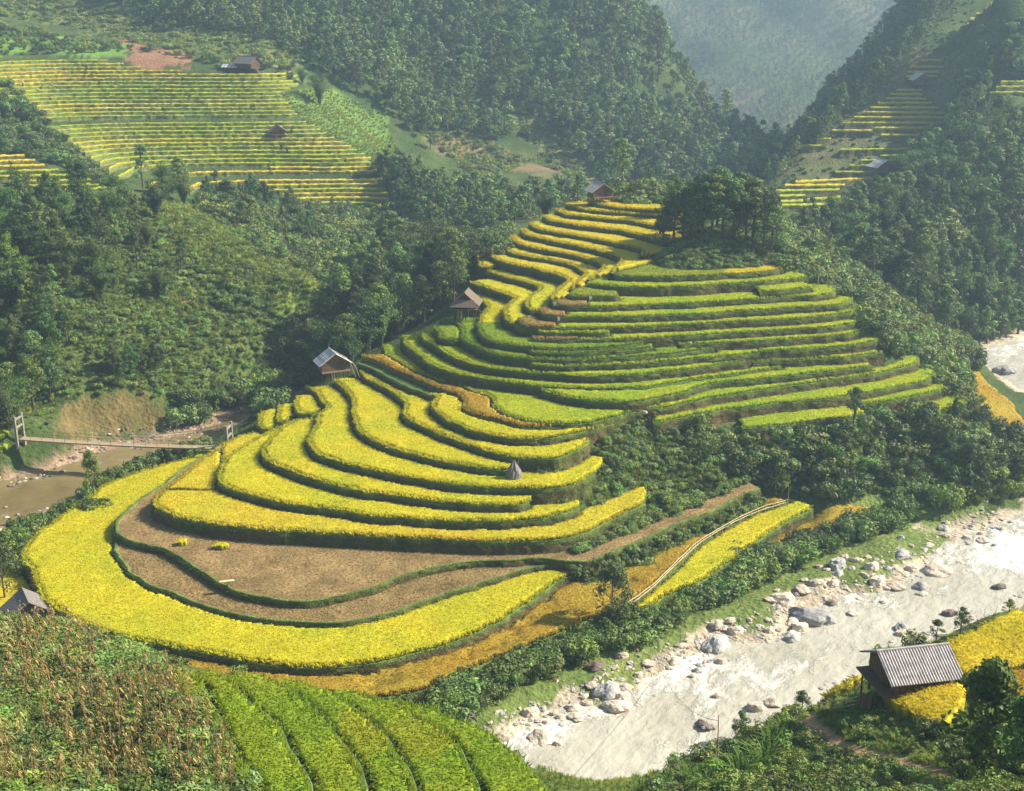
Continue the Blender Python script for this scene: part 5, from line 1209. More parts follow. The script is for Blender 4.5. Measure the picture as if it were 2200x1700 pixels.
tree_at(1337, 398, 'airy0', 9.3, 'tall open tree with see-through crown on the mound behind the hilltop hut', name='open_tree', Y=232)
tree_at(1397, 392, 'small', 2.8, 'tiny lone tree on the skyline of the mound', Y=231)
tree_at(1241, 432, 'slender1', 6.2, 'leafy tree just left of the hilltop hut', Y=224)
tree_at(1172, 452, 'bamboo0', 6.5, 'arching bamboo clump left of the topmost golden strips', cat='bamboo', name='bamboo_clump', Y=232)
tree_at(1835, 905, 'small', 4.3, 'small round tree alone on the lower hump terraces', Z=9.15, wide=1.15)
tree_at(1312, 1395, 'broad1', 7.2, 'dark bushy tree by the left end of the bamboo rail fence', Y=113, wide=.95)
tree_at(1342, 1372, 'shrub0', 2.9, 'pale leafy shrub right under the dark bushy tree by the fence', cat='shrub', name='shrub', Y=114)
tree_at(203, 1072, 'broad1', 7.6, 'dark tree on the stream bank, its top hiding part of the bridge', Y=143, wide=.55)
tree_at(196, 1082, 'shrub2', 3.4, 'leafy bush at the foot of the tree that hides the bridge', cat='shrub', name='shrub', Y=140)
tree_at(12, 1292, 'broad3', 6.6, 'dark tree cut by the left border above the weathered-roof hut', Y=119, wide=.85)
tree_at(715, 470, 'slender2', 6.6, 'lone round-topped tree at the lower edge of the far-left terraces', Y=290, wide=.9)
tree_at(543, 452, 'broad0', 9.0, 'big drooping dark tree at the foot of the far-left terraces', Y=288, wide=1.15)
tree_at(312, 452, 'slender0', 10.0, 'tall dark tree left of the grassy spur crest', Y=262, wide=1.1)
tree_at(390, 440, 'broad1', 8.2, 'broad dark tree just right of the grassy spur crest', Y=268, wide=1.1)
tree_at(688, 255, 'bamboo1', 10.0, 'large arching bamboo clump at the edge of the bright green meadow', cat='bamboo', name='bamboo_clump', Y=352)
tree_at(650, 190, 'bamboo2', 5.5, 'smaller bamboo at the upper right corner of the far-left terraces', cat='bamboo', name='bamboo_clump', Y=360)
tree_at(925, 335, 'small', 5.0, 'lone little tree on the bare brown slope in the ravine', Y=378)
tree_at(968, 478, 'far1', 6.2, 'dark fan-shaped tree below the ravine wood', Y=285)
tree_at(515, 1452, 'shrub1', 1.25, 'small round bush on the edge of the foreground rice', cat='shrub', name='shrub', Y=66)
for i, (px, py, h, Y) in enumerate([(1900,166,9,0),(1878,196,8,0),(1800,262,10,0),(1778,295,9,0),(1752,318,7.5,0),(1840,235,7,0),(1706,358,6,0),(2000,62,9,0),(1972,100,7,0),(2045,38,8,0)]):
    tree_at(px, py, f'broad{i % 4}' if i % 3 else f'slender{i % 3}', h, ['tall tree breaking the skyline at the spur tip', 'tree on the skyline left of the spur tip', 'large round tree on the left edge of the right spur', 'tree second in the row on the left edge of the right spur', 'tree third in the row on the left edge of the right spur',
            'slim tree on the skyline between the round tree and spur tip', 'low bushy tree at the bottom of the spur edge', 'tall conifer-like tree on the skyline near the top right', 'bushy tree below the tall one near the top right', 'round tree beside the top right terraces'][i], y0=250, y1=440, group='trees along the edge of the right spur')
def grove(px_poly, y0, y1, n, mind, keys, hmin, hmax, labels, group, name, cat='tree', wide=(.85, 1.15), avoid=None):
    pts = in_area(px_poly, y0, y1, n, mind, avoid=avoid)
    for p in pts:
        k = int(RNG.integers(len(keys))); key = keys[k]
        lab = labels['bamboo'] if key.startswith('bamboo') else labels['tree']
        plant_one(key, 'bamboo_clump' if key.startswith('bamboo') else name, lab, 'bamboo' if key.startswith('bamboo') else cat, (p[0], p[1], p[2] - .1), RNG.uniform(hmin, hmax), group=group, wide=RNG.uniform(*wide),
                  pn=('culms', 'crown') if key.startswith('bamboo') else ('stem', 'foliage') if key.startswith(('shrub', 'bush')) else ('trunk', 'crown'))
grove([(620,760),(690,690),(760,640),(830,600),(900,600),(990,600),(985,650),(900,700),(815,752),(790,780),(740,800),(690,815),(640,800)], 172, 222, 48, 2.6, ['bamboo0', 'bamboo1', 'broad0', 'broad1', 'slender0', 'bamboo2', 'broad3'], 7.0, 11.0,
      dict(tree='dark leafy tree in the dense grove between the silver-roofed and thatched huts', bamboo='bamboo clump in the dense grove between the silver-roofed and thatched huts'), 'grove left of the terraced hill', 'broadleaf_tree', avoid=True)
grove([(780,640),(840,560),(960,540),(1010,570),(990,610),(900,640)], 205, 245, 22, 3.0, ['bamboo0', 'bamboo1', 'broad1', 'bamboo2'], 7.0, 10.5,
      dict(tree='dark tree at the top of the grove behind the thatched hut', bamboo='arching bamboo at the top of the grove behind the thatched hut'), 'top of the grove behind the thatched hut', 'broadleaf_tree', avoid=True)
grove([(-80,430),(250,440),(340,470),(400,530),(395,650),(260,660),(120,630),(-80,640)], 178, 250, 62, 3.0, ['bamboo0', 'bamboo1', 'bamboo2', 'broad0', 'slender0', 'broad2'], 6.0, 9.5,
      dict(tree='dark tree in the big wood on the left valley side', bamboo='tall bamboo clump in the big wood on the left valley side'), 'wood on the left valley side', 'broadleaf_tree')
grove([(-80,640),(110,640),(150,720),(110,860),(40,930),(-80,930)], 160, 215, 30, 2.8, ['broad0', 'broad2', 'slender1', 'bamboo1', 'broad3'], 5.0, 8.0,
      dict(tree='dark tree at the left border above the bridge', bamboo='bamboo clump at the left border above the bridge'), 'trees at the left border above the bridge', 'broadleaf_tree')
grove([(230,800),(340,780),(350,840),(250,840)], 165, 200, 5, 2.5, ['broad0', 'broad2'], 4.5, 6.0, dict(tree='spreading dark tree right above the tilled brown plot', bamboo=''), 'trees right above the tilled plot', 'broadleaf_tree')
grove([(380,880),(420,860),(600,800),(620,850),(540,880),(480,890),(440,925),(395,925)], 160, 200, 16, 2.2, ['shrub0', 'shrub2', 'slender1'], 2.2, 4.2, dict(tree='dark bush on the stream bank behind the right end of the bridge', bamboo=''), 'bushes behind the bridge end', 'shrub', 'shrub')
grove([(270,440),(350,410),(420,430),(560,430),(610,470),(690,500),(660,560),(560,525),(470,470),(400,455)], 240, 290, 26, 3.2, ['broad0', 'broad1', 'slender0', 'slender1', 'bamboo2'], 5.0, 8.5,
      dict(tree='dark tree in the belt below the far-left terraces', bamboo='bamboo in the belt below the far-left terraces'), 'tree belt below the far-left terraces', 'broadleaf_tree')
grove([(-80,160),(10,170),(60,260),(130,320),(60,345),(-80,330)], 285, 365, 14, 3.5, ['broad0', 'slender1', 'shrub1'], 3.0, 6.0, dict(tree='dark tree at the left edge of the far-left terraces', bamboo=''), 'trees at the left edge of the far-left terraces', 'broadleaf_tree')
grove([(810,360),(880,400),(950,470),(930,500),(850,450)], 285, 350, 16, 3.0, ['broad0', 'broad2', 'slender1'], 6.0, 9.0, dict(tree='tall dark tree right of the lower far-left terraces', bamboo=''), 'trees right of the lower far-left terraces', 'broadleaf_tree')
grove([(1705,515),(1800,510),(1870,600),(1980,690),(2080,745),(2330,700),(2330,560),(2000,540),(1880,450),(1830,500)], 205, 275, 70, 3.4, ['broad0', 'broad1', 'broad2', 'slender0', 'slender2'], 4.5, 8.0,
      dict(tree='large tree standing out on the lower right mountainside', bamboo=''), 'large trees on the lower right mountainside', 'broadleaf_tree')
grove([(1690,490),(1760,520),(1840,620),(1940,700),(2070,775),(2080,840),(2030,815),(1980,750),(1900,690),(1830,618),(1740,575)], 168, 240, 26, 2.6, ['shrub0', 'shrub1', 'slender1', 'bush_light'], 2.0, 4.5, dict(tree='tall shrub on the right flank of the terraced hill', bamboo=''), 'tall shrubs on the right flank of the hill', 'shrub', 'shrub')
grove([(1880,930),(2000,900),(2100,900),(2330,1000),(2330,1050),(2100,1060),(1950,1040)], 135, 180, 26, 2.3, ['broad0', 'shrub0', 'broad2', 'shrub1'], 2.6, 4.8, dict(tree='big dark bush above the river on the right', bamboo=''), 'big bushes above the river on the right', 'shrub', 'shrub')
grove([(1620,960),(1800,930),(1900,940),(1900,1020),(1700,1040),(1580,1010)], 135, 165, 18, 2.2, ['shrub0', 'shrub1', 'bush_light'], 2.0, 3.4, dict(tree='tall shrub in the belt under the hump terraces', bamboo=''), 'tall shrubs in the belt under the hump', 'shrub', 'shrub')
for px, py, h, lab in ((2028,1092,3.8,'largest round bush of the row along the gravel bank'), (1935,1112,3.4,'round bush second from the right along the gravel bank'), (1885,1140,2.8,'round bush third from the right along the gravel bank'), (1838,1160,3.2,'dark upright bush at the left end of the gravel bank row')):
    tree_at(px, py, 'shrub0' if h > 3 else 'shrub2', h, lab, cat='shrub', name='shrub', y0=110, y1=170, wide=.85, group='round bushes along the gravel bank')
# near bank: crest plants, pole bush, bamboo grass and the large-leaved tree
for px, py, h, k, lab in ((1905,1418,1.6,'shrub0','bush behind the left end of the corrugated roof'), (1965,1400,1.6,'bush_light','bush behind the middle of the corrugated roof'), (2010,1385,1.9,'airy1','sparse leafy sapling behind the corrugated roof, nearest the ridge'), (2062,1368,2.3,'airy0','tall sparse sapling on the crest right of the corrugated roof'),
                          (2165,1330,1.5,'airy1','wispy sapling at the right border on the crest')):
    tree_at(px, py, k, h, lab, cat='shrub' if k[0] in 'sb' else 'sapling', name='shrub' if k[0] in 'sb' else 'sapling', y0=60, y1=95)
tree_at(1722, 1535, 'broad2', 2.0, 'bright round sapling left of the bamboo fence', name='sapling', cat='sapling', y0=55, y1=95)
tree_at(1590, 1600, 'small', 3.2, 'leafy bush beside the thin bamboo pole', cat='shrub', name='shrub', y0=55, y1=95)
make_tree('bigleaf', 300, 6.0, 2.0, 0.7, 44, 60, 0.34, (0.05, 0.11, 0.02), (0.12, 0.21, 0.03), pointy=.8, limbs=9, r=.07, aspect=.75, droop=.5)
tree_at(2105, 1690, 'bigleaf', 6.2, 'large-leaved dark green tree in front of the corrugated-roof hut', Y=50.5)
tree_at(2190, 1720, 'bigleaf', 4.6, 'large-leaved bush at the bottom right corner', Y=47.5)
for i, (px, py, h) in enumerate([(1590,1690,2.6),(1640,1660,2.8),(1660,1620,2.2),(1440,1700,1.5),(1485,1695,1.9),(1520,1705,1.6),(1375,1705,1.2),(1690,1600,2.0)]):
    p = place(px, py, 40, 90); plant_one('reed', 'reed_clump', 'bright reed clump at the bottom edge by the water' if i in (3, 4, 5, 6) else 'bright reed clump on the near bank behind the bamboo pole', 'reeds', p, h, group='reed clumps at the bottom edge' if i in (3, 4, 5, 6) else 'reed clumps behind the bamboo pole', pn=('stem', 'blades'))

# ---------------------------------------------------------------- huts
def slab_mesh(a, b, c, d, t, corr=0):
    """a roof sheet; corr > 0 gives that many corrugations across it"""
    mb = MB()
    if not corr: mb.slab(a, b, c, d, t); return mb
    a, b, c, d = map(Vector, (a, b, c, d)); n = (b - a).cross(d - a).normalized(); m = corr * 6
    P = []
    for k in range(m + 1):
        f = k / m; h = n * (0.035 * math.sin(2 * math.pi * corr * f))
        P += [a.lerp(b, f) + h, d.lerp(c, f) + h, a.lerp(b, f) + h - n * t, d.lerp(c, f) + h - n * t]
    F = []
    for k in range(m):
        i = 4 * k; F += [(i, i + 4, i + 5, i + 1), (i + 3, i + 7, i + 6, i + 2), (i, i + 2, i + 6, i + 4), (i + 1, i + 5, i + 7, i + 3)]
    return mb.add(P, F)
def hut(loc, rz, label, W=4.4, L=3.6, wall=1.5, stilt=1.1, rise=1.2, over=.5, gover=.4, roof='tin', boards='wood', left_drop=None, door=True, skirt=False, deck=True, seams=True, name='stilt_hut', corr=0, group=None):
    """local x across the gable, ridge along y, the front gable at -y"""
    t = thing(name, label, 'hut', loc, rz, group)
    hw, hl = W / 2 - over, L / 2 - gover
    zf, ze = stilt, stilt + wall; zr = ze + rise
    sl = rise / (W / 2 - over * 0)
    ex = W / 2; zel = ze + rise - rise * (ex / hw) if False else zr - rise * ex / max(hw, .1) * 1.0
    zel = max(zel, ze - .6)
    for sgn in (-1, 1):
        x = sgn * ex
        if sgn > 0: rp = slab_mesh((0, -L / 2, zr), (0, L / 2, zr), (x, L / 2, zel), (x, -L / 2, zel), -.07, corr)
        else: rp = slab_mesh((0, L / 2, zr), (0, -L / 2, zr), (x, -L / 2, zel), (x, L / 2, zel), -.07, corr)
        r = rp.build('roof_slope', M[roof], t)
        if seams and roof == 'tin':
            sm = MB()
            for f in (.2, .4, .62, .82):
                y = -L / 2 + L * f; sm.tube([(x * .03, y, zr - (zr - zel) * .03 + .05), (x * .97, y, zel + (zr - zel) * .03 + .05)], .025, 4)
            sm.tube([(x * .5, -L / 2, (zr + zel) / 2 + .06), (x * .5, L / 2, (zr + zel) / 2 + .06)], .02, 4)
            sm.build('batten', M['darkwood'], r)
    MB().tube([(0, -L / 2 - .03, zr + .02), (0, L / 2 + .03, zr + .02)], .07, 6).build('ridge_cap', M[roof], t)
    if skirt:
        MB().slab((-ex * .62, -L / 2 + .05, zr - (zr - zel) * .55), (ex * .62, -L / 2 + .05, zr - (zr - zel) * .55), (ex * .98, -L / 2 - .7, zel - .15), (-ex * .98, -L / 2 - .7, zel - .15), .1).build('roof_skirt', M[roof], t)
    # walls: upright boards of uneven width, gable peaks included
    for nm, (p, q, gable) in {'front_wall': ((-hw, -hl), (hw, -hl), True), 'back_wall': ((hw, hl), (-hw, hl), True), 'side_wall': ((-hw, hl), (-hw, -hl), False), 'side_wall2': ((hw, -hl), (hw, hl), False)}.items():
        b = MB(); p = Vector((*p, 0)); q = Vector((*q, 0)); Ld = (q - p).length; n = int(Ld / .2); d = (q - p).normalized(); nn = Vector((d.y, -d.x, 0))
        rng = random.Random(len(label) + len(nm))
        for k in range(n):
            f0, f1 = k / n, (k + .94) / n
            def ztop(f): return (zr - .12 - rise * abs(2 * f - 1)) if gable else ze
            o = nn * rng.uniform(-.015, .015); a, c = p.lerp(q, f0) + o, p.lerp(q, f1) + o; z0 = zf + .02 + rng.uniform(-.04, .02)
            b.add([a + Vector((0, 0, z0)), c + Vector((0, 0, z0)), c + Vector((0, 0, ztop(f1))), a + Vector((0, 0, ztop(f0))), a - nn * .04 + Vector((0, 0, z0)), c - nn * .04 + Vector((0, 0, z0)), c - nn * .04 + Vector((0, 0, ztop(f1))), a - nn * .04 + Vector((0, 0, ztop(f0)))],
                  [(0, 1, 2, 3), (7, 6, 5, 4), (0, 4, 5, 1), (1, 5, 6, 2), (2, 6, 7, 3), (3, 7, 4, 0)])
        b.build(nm.rstrip('2'), M[boards], t)
    if door:
        dr = MB().box((hw * .35, -hl - .05, zf + .62), (.62, .05, 1.2)).build('door', M['darkwood'], t)
        MB().box((hw * .35 + .22, -hl - .09, zf + .62), (.04, .05, .16)).build('handle', M['steel'], dr)
    if deck:
        MB().box((0, -.35, zf - .05), (2 * hw + .25, 2 * hl + .9, .09)).build('floor', M['wood'], t)
    if stilt > .3:
        for x in (-hw + .1, 0, hw - .1):
            for y in (-hl + .1, hl - .1) if deck else (): 
                MB().tube([(x, y, -.8), (x, y, zf)], .085, 6).build('post', M['darkwood'], t)
        for x in (-hw * .8, hw * .8): MB().tube([(x, -hl - .55, -.8), (x, -hl - .55, zf)], .06, 6).build('post', M['darkwood'], t)
        ld = MB(); ld.tube([(-.25 - hw * .3, -hl - .85, zf), (-.25 - hw * .3, -hl - 1.5, -.25)], .03, 5); ld.tube([(.15 - hw * .3, -hl - .85, zf), (.15 - hw * .3, -hl - 1.5, -.25)], .03, 5)
        for k in range(4): ld.tube([(-.25 - hw * .3, -hl - 1 - .13 * k, zf - .25 - .25 * k), (.15 - hw * .3, -hl - 1 - .13 * k, zf - .25 - .25 * k)], .02, 4)
        ld.build('ladder', M['pole'], t)
    return t
R_ = math.radians
h1 = un_z(716, 808, 9.0); hut(h1, R_(24), 'stilt hut with silver metal roof at the left edge of the yellow terraces', W=5.0, L=3.6, rise=1.35, stilt=1.2, wall=1.3, roof='tin')
mb = MB(); p0 = Vector(un_z(757, 778, 12.0)); p1 = Vector(un_z(772, 812, 9.4)); mb.tube([p0, p0.lerp(p1, .5) + Vector((.12, 0, .15)), p1], .06, 5); mb.tube([p0 + Vector((-.35, .1, -.1)), p1 + Vector((-.5, 0, .1))], .05, 5); tag(mb.build('leaning_pole', M['pole']), 'pair of bare poles leaning on the silver-roofed hut', 'poles')
hut(un_z(1003, 677, 16.2), R_(-8), 'open stilt hut with dark thatched roof on the left shoulder of the hill', W=4.4, L=3.6, rise=1.5, stilt=1.4, wall=.9, roof='thatch', boards='darkwood', skirt=True, door=False)
mb = MB(); q0 = Vector(un_z(1018, 663, 17.3)); q1 = Vector(un_z(1046, 674, 16.9)); mb.tube([q0, q1], .05, 5); tag(mb.build('rail_pole', M['bamboo']), 'pale pole running from the thatched hut to the yellow field', 'pole')
hut(un_z(1288, 440, 26.3), R_(22), 'grey-roofed stilt hut on the hilltop above the highest golden strip', W=4.7, L=3.4, rise=1.2, stilt=1.6, wall=1.2, roof='fibro', boards='wood')
p = place(1962, 1492, 55, 90); NEARHUT = hut((p[0], p[1] + .9, p[2] - .1), R_(-79), 'wooden stilt hut with grey corrugated roof on the near right bank', W=4.3, L=4.8, rise=.95, stilt=.75, wall=1.15, over=.45, gover=.5, roof='fibro', boards='wood', corr=26)
p = place(62, 1340, 90, 130); hut((p[0], p[1], p[2]), R_(30), 'wooden hut with weathered dark roof half hidden behind the corn at left', W=5.2, L=3.8, rise=1.5, stilt=.1, wall=1.7, roof='oldroof', boards='wood', name='wooden_hut', deck=False)
p = place(598, 298, 280, 380); hut(p, R_(15), 'small dark stilt hut standing amid the far-left terraces', W=4.4, L=3.6, rise=1.2, stilt=1.2, wall=1.2, roof='oldroof', boards='wood')
p = place(533, 152, 320, 420); hut(p, R_(60), 'dark-roofed farmhouse at the top edge of the far-left terraces', W=5.2, L=6.8, rise=1.6, stilt=.8, wall=1.6, roof='oldroof', boards='darkwood', name='farmhouse')
p = place(497, 150, 320, 420); hut(p, R_(75), 'low shed with white sheet roof left of the dark farmhouse', W=2.8, L=5.0, rise=.5, stilt=.2, wall=.8, roof='tin', boards='wood', name='shed', door=False, deck=False)
p = place(1893, 376, 270, 330); hut(p, R_(20), 'hut with pale tin roof at the foot of the right spur', W=6.2, L=4.4, rise=1.5, stilt=.9, wall=1.5, roof='tin', boards='wood')
p = place(1975, 186, 300, 380); hut(p, R_(12), 'faint pale-roofed hut high on the right spur', W=6.0, L=4.2, rise=1.6, stilt=.8, wall=1.3, roof='fibro', boards='wood')
for px, py, H_ in ((556, 146, 3.2), (575, 150, 2.6)):
    tree_at(px, py, 'bush_light', H_, 'banana-like bush ' + ('beside the dark farmhouse' if px < 560 else 'second to the right of the dark farmhouse'), cat='shrub', name='shrub', Y=372)

# ---------------------------------------------------------------- footbridge
A_ = Vector(un_z(46, 941, 3.4)); B_ = Vector(un_z(492, 961, 3.4)); d_ = (B_ - A_); Lb = d_.length; d_ /= Lb; s_ = Vector((-d_.y, d_.x, 0))
br = thing('footbridge', 'narrow suspension footbridge with concrete gate posts across the brown stream', 'bridge', A_)
def loc_(t, off, z): return d_ * (Lb * t) + s_ * off + Vector((0, 0, z))
def sag(t): return -0.25 * 4 * t * (1 - t)
dk = MB(); n = 110
for k in range(n):
    t0, t1 = k / n, (k + .92) / n; dk.slab(loc_(t0, -.6, sag(t0)), loc_(t1, -.6, sag(t1)), loc_(t1, .6, sag(t1)), loc_(t0, .6, sag(t0)), .06)
dk.build('deck', M['deck'], br)
for off in (-.62, .62):
    MB().tube([loc_(t, off, sag(t) - .1) for t in np.linspace(0, 1, 20)], .07, 5).build('edge_beam', M['steel'], br)
    MB().tube([loc_(t, off, sag(t) + .95) for t in np.linspace(0, 1, 20)], .022, 5).build('handrail', M['steel'], br)
    MB().tube([loc_(t, off, 3.1 - 2.2 * (1 - (2 * t - 1) ** 2) ** 1.0 + .1) for t in np.linspace(0, 1, 30)], .03, 5).build('cable', M['concrete'], br)
    for k in range(1, 18):
        t = k / 18; MB().tube([loc_(t, off, sag(t) - .1), loc_(t, off, sag(t) + .97)], .028, 5).build('railing_post', M['steel'], br)
for t, zb in ((-.005, 0), (1.005, 0)):
    tw = MB(); 
    for off in (-.95, .95): tw.box(tuple(loc_(t, off, 1.0)), (.34, .34, 4.8), math.atan2(d_.y, d_.x), .85)
    for z in (2.9, 1.75): tw.box(tuple(loc_(t, 0, z)), (.22, 1.62, .24), math.atan2(d_.y, d_.x))
    tw.build('gate_post', M['concrete'], br)

# ---------------------------------------------------------------- fences, poles, small things on the fields
fl = smooth_line([un_z(x, y, 1.25) for x, y in [(1345,1313),(1400,1272),(1451,1222),(1502,1175),(1567,1135),(1629,1105),(1692,1086)]], 1.25)
fz = [Vector((p[0], p[1], 1.2)) for p in fl]
fo = thing('bamboo_fence', 'long pale bamboo rail fence between the orange and yellow river strips', 'fence', fz[0])
for i, p in enumerate(fz): MB().tube([p - fz[0] + Vector((0, 0, -.35)), p - fz[0] + Vector((random.uniform(-.06, .06), 0, 1.0))], .035, 5).build('post', M['bamboo'], fo)
for z in (.52, .86): MB().tube([p - fz[0] + Vector((0, random.uniform(-.05, .05), z + random.uniform(-.05, .05))) for p in fz], .05, 5).build('rail', M['bamboo'], fo)
def simple_pole(px, py, z, h, r, label, mat='pole', lean=(0, 0)):
    p = Vector(un_z(px, py, z) if z is not None else place(px, py)); m = MB(); m.tube([(0, 0, -.4), (lean[0] * .5, lean[1] * .5, h * .5), (lean[0], lean[1], h)], [r, r * .85, r * .5], 6); o = m.build('pole', M[mat]); o.location = p; return tag(o, label, 'pole'), p
simple_pole(1692, 1088, 1.2, 2.6, .05, 'thin upright pole at the upper end of the bamboo rail fence')
o, pp = simple_pole(1541, 1655, None, 3.9, .05, 'thin dark bamboo pole on the near bank carrying a wire', lean=(-.12, 0))
far_ = Vector(place(1420, 1440, 90, 130)); a = pp + Vector((-.1, 0, 3.5))
cb = MB(); cb.tube([a.lerp(far_, t) + Vector((0, 0, -1.2 * 4 * t * (1 - t))) for t in np.linspace(0, 1, 24)], .018, 4); tag(cb.build('wire', M['steel']), 'sagging wire from the bamboo pole across the river', 'wire')
nf = [Vector(place(x, y, 50, 95)) for x, y in ((1760,1533),(1785,1530),(1812,1526),(1840,1520),(1850,1515))]
no = thing('bamboo_fence', 'low rustic bamboo fence left of the corrugated-roof hut', 'fence', nf[0])
for p in nf: MB().tube([p - nf[0] + Vector((0, 0, -.3)), p - nf[0] + Vector((.03, 0, .85))], .04, 5).build('post', M['pole'], no)
for z in (.25, .5, .75): MB().tube([p - nf[0] + Vector((0, 0, z)) for p in nf], .03, 5).build('rail', M['bamboo'], no)
g0, g1 = Vector(place(1847, 1524, 50, 95)), Vector(place(1872, 1528, 50, 95))
gt = thing('wooden_gate', 'small plank gate panel under the corrugated-roof hut', 'gate', g0)
e_ = g1 - g0
for t in (0, .55, 1): MB().tube([e_ * t + Vector((0, 0, -.4)), e_ * t + Vector((0, 0, 1.35 - .3 * t))], .055, 6).build('post', M['darkwood'], gt)
pn = MB()
for k in range(9): 
    a = e_ * ((k + .08) / 9); b = e_ * ((k + .92) / 9); pn.slab(a + Vector((0, -.03, 1.1)), b + Vector((0, -.03, 1.1)), b + Vector((0, -.03, .1)), a + Vector((0, -.03, .1)), .03)
pn.build('panel', M['wood'], gt)
# plank stand on the bund, straw heap, white rock, markers, stumps
p = Vector(un_z(486, 1268, 3.1)); st_ = thing('plank_stand', 'small pale plank table on thin sticks at the bank between the two brown fields', 'stand', p)
MB().box((0.15, 0, 1.05), (1.5, .45, .06), .25).build('tabletop', M['bamboo'], st_)
for x, y in ((-.4, -.12), (.6, .2), (.1, .1)): MB().tube([(x, y, -.9), (x + .05, y, 1.02)], .025, 5).build('leg', M['pole'], st_)
def lump(key, seed, sx=1.0, sy=.8, sz=.6, rough=.35, sub=3):
    import bmesh
    bm = bmesh.new(); bmesh.ops.create_icosphere(bm, subdivisions=sub, radius=1.0)
    from mathutils import noise as mn
    for v in bm.verts:
        c = v.co.copy(); n1 = mn.noise(c * 1.1 + Vector((seed * 7.1, 0, 0))); n2 = mn.noise(c * 2.6 + Vector((0, seed * 3.3, 0))); n3 = mn.noise(c * 7 + Vector((0, 0, seed)))
        cell = mn.cell(c * 1.6 + Vector((seed, seed, 0)))
        v.co = c * (1 + rough * n1 + rough * .5 * n2 + rough * .12 * n3 + .08 * cell); v.co.x *= sx; v.co.y *= sy; v.co.z *= sz
        if v.co.z < -.25: v.co.z = -.25 + (v.co.z + .25) * .3
    me = bpy.data.meshes.new(key); bm.to_mesh(me); bm.free(); return me
def rock_mat(name, c1, c2, c3):
    m = mat_plain(name, c1, c2, 1.4, bump=.8, bscale=7, rough=.75)
    N, L = nodes(m); b = N['Principled BSDF']; src = b.inputs['Base Color'].links[0].from_socket
    w = N.new('ShaderNodeTexNoise'); w.inputs['Scale'].default_value = 3.0; w.inputs['Detail'].default_value = 8; w.inputs['Distortion'].default_value = 1.5
    tc = N.new('ShaderNodeTexCoord'); mp = N.new('ShaderNodeMapping'); mp.inputs['Scale'].default_value = (1, 1, 3.5); mp.inputs['Rotation'].default_value = (.4, .3, 0); L.new(tc.outputs['Object'], mp.inputs[0]); L.new(mp.outputs[0], w.inputs['Vector'])
    r = N.new('ShaderNodeMapRange'); r.inputs[1].default_value = .55; r.inputs[2].default_value = .66; L.new(w.outputs['Fac'], r.inputs[0])
    mx = N.new('ShaderNodeMixRGB'); mx.inputs[2].default_value = (*c3, 1); L.new(r.outputs[0], mx.inputs[0]); L.new(src, mx.inputs[1]); L.new(mx.outputs[0], b.inputs['Base Color'])
    oi = N.new('ShaderNodeObjectInfo'); hs = N.new('ShaderNodeHueSaturation'); mr = N.new('ShaderNodeMapRange'); mr.inputs[3].default_value = .75; mr.inputs[4].default_value = 1.2
    L.new(oi.outputs['Random'], mr.inputs[0]); L.new(mr.outputs[0], hs.inputs['Value']); L.new(mx.outputs[0], hs.inputs['Color']); L.new(hs.outputs[0], b.inputs['Base Color'])
    return m
M['rock_pale'] = rock_mat('pale_river_stone', (0.46, 0.37, 0.29), (0.62, 0.54, 0.45), (0.36, 0.31, 0.27))
M['rock_grey'] = rock_mat('grey_river_stone', (0.22, 0.22, 0.22), (0.40, 0.39, 0.38), (0.50, 0.48, 0.46))
M['rock_dark'] = rock_mat('dark_brown_stone', (0.13, 0.10, 0.085), (0.22, 0.18, 0.15), (0.09, 0.075, 0.06))
ROCKS = {}
for mk in ('rock_pale', 'rock_grey', 'rock_dark'):
    for k in range(4):
        me = lump('boulder', k + 1 + len(mk), 1.0, (.8, .62, .7, .9)[k], (.62, .5, .75, .42)[k]); me.materials.append(M[mk]); ROCKS[mk, k] = me
def rock(px, py, w, z, mk, k, label, group=None, sink=.18, flat=1.0):
    p = Vector(un_z(px, py, z)) if z is not None else Vector(place(px, py, 60, 330))
    if z is None and p.z < WATER_Z: p = Vector(un_z(px, py, WATER_Z))
    depth = p.y * CP + (CAM_H - p.z) * SP; r = w / 2 / (FOC / depth)
    o = link('boulder', ROCKS[mk, k % 4]); o.location = p + Vector((0, 0, r * .02)); o.rotation_euler = (RNG.normal(0, .1), RNG.normal(0, .1), RNG.normal(0.2, .5)); o.scale = (r, r, r * flat)
    return tag(o, label, 'boulder', group)
rock(1384, 887, 14, 11.6, 'rock_pale', 2, 'white rock at the right end of the wide lime green field')
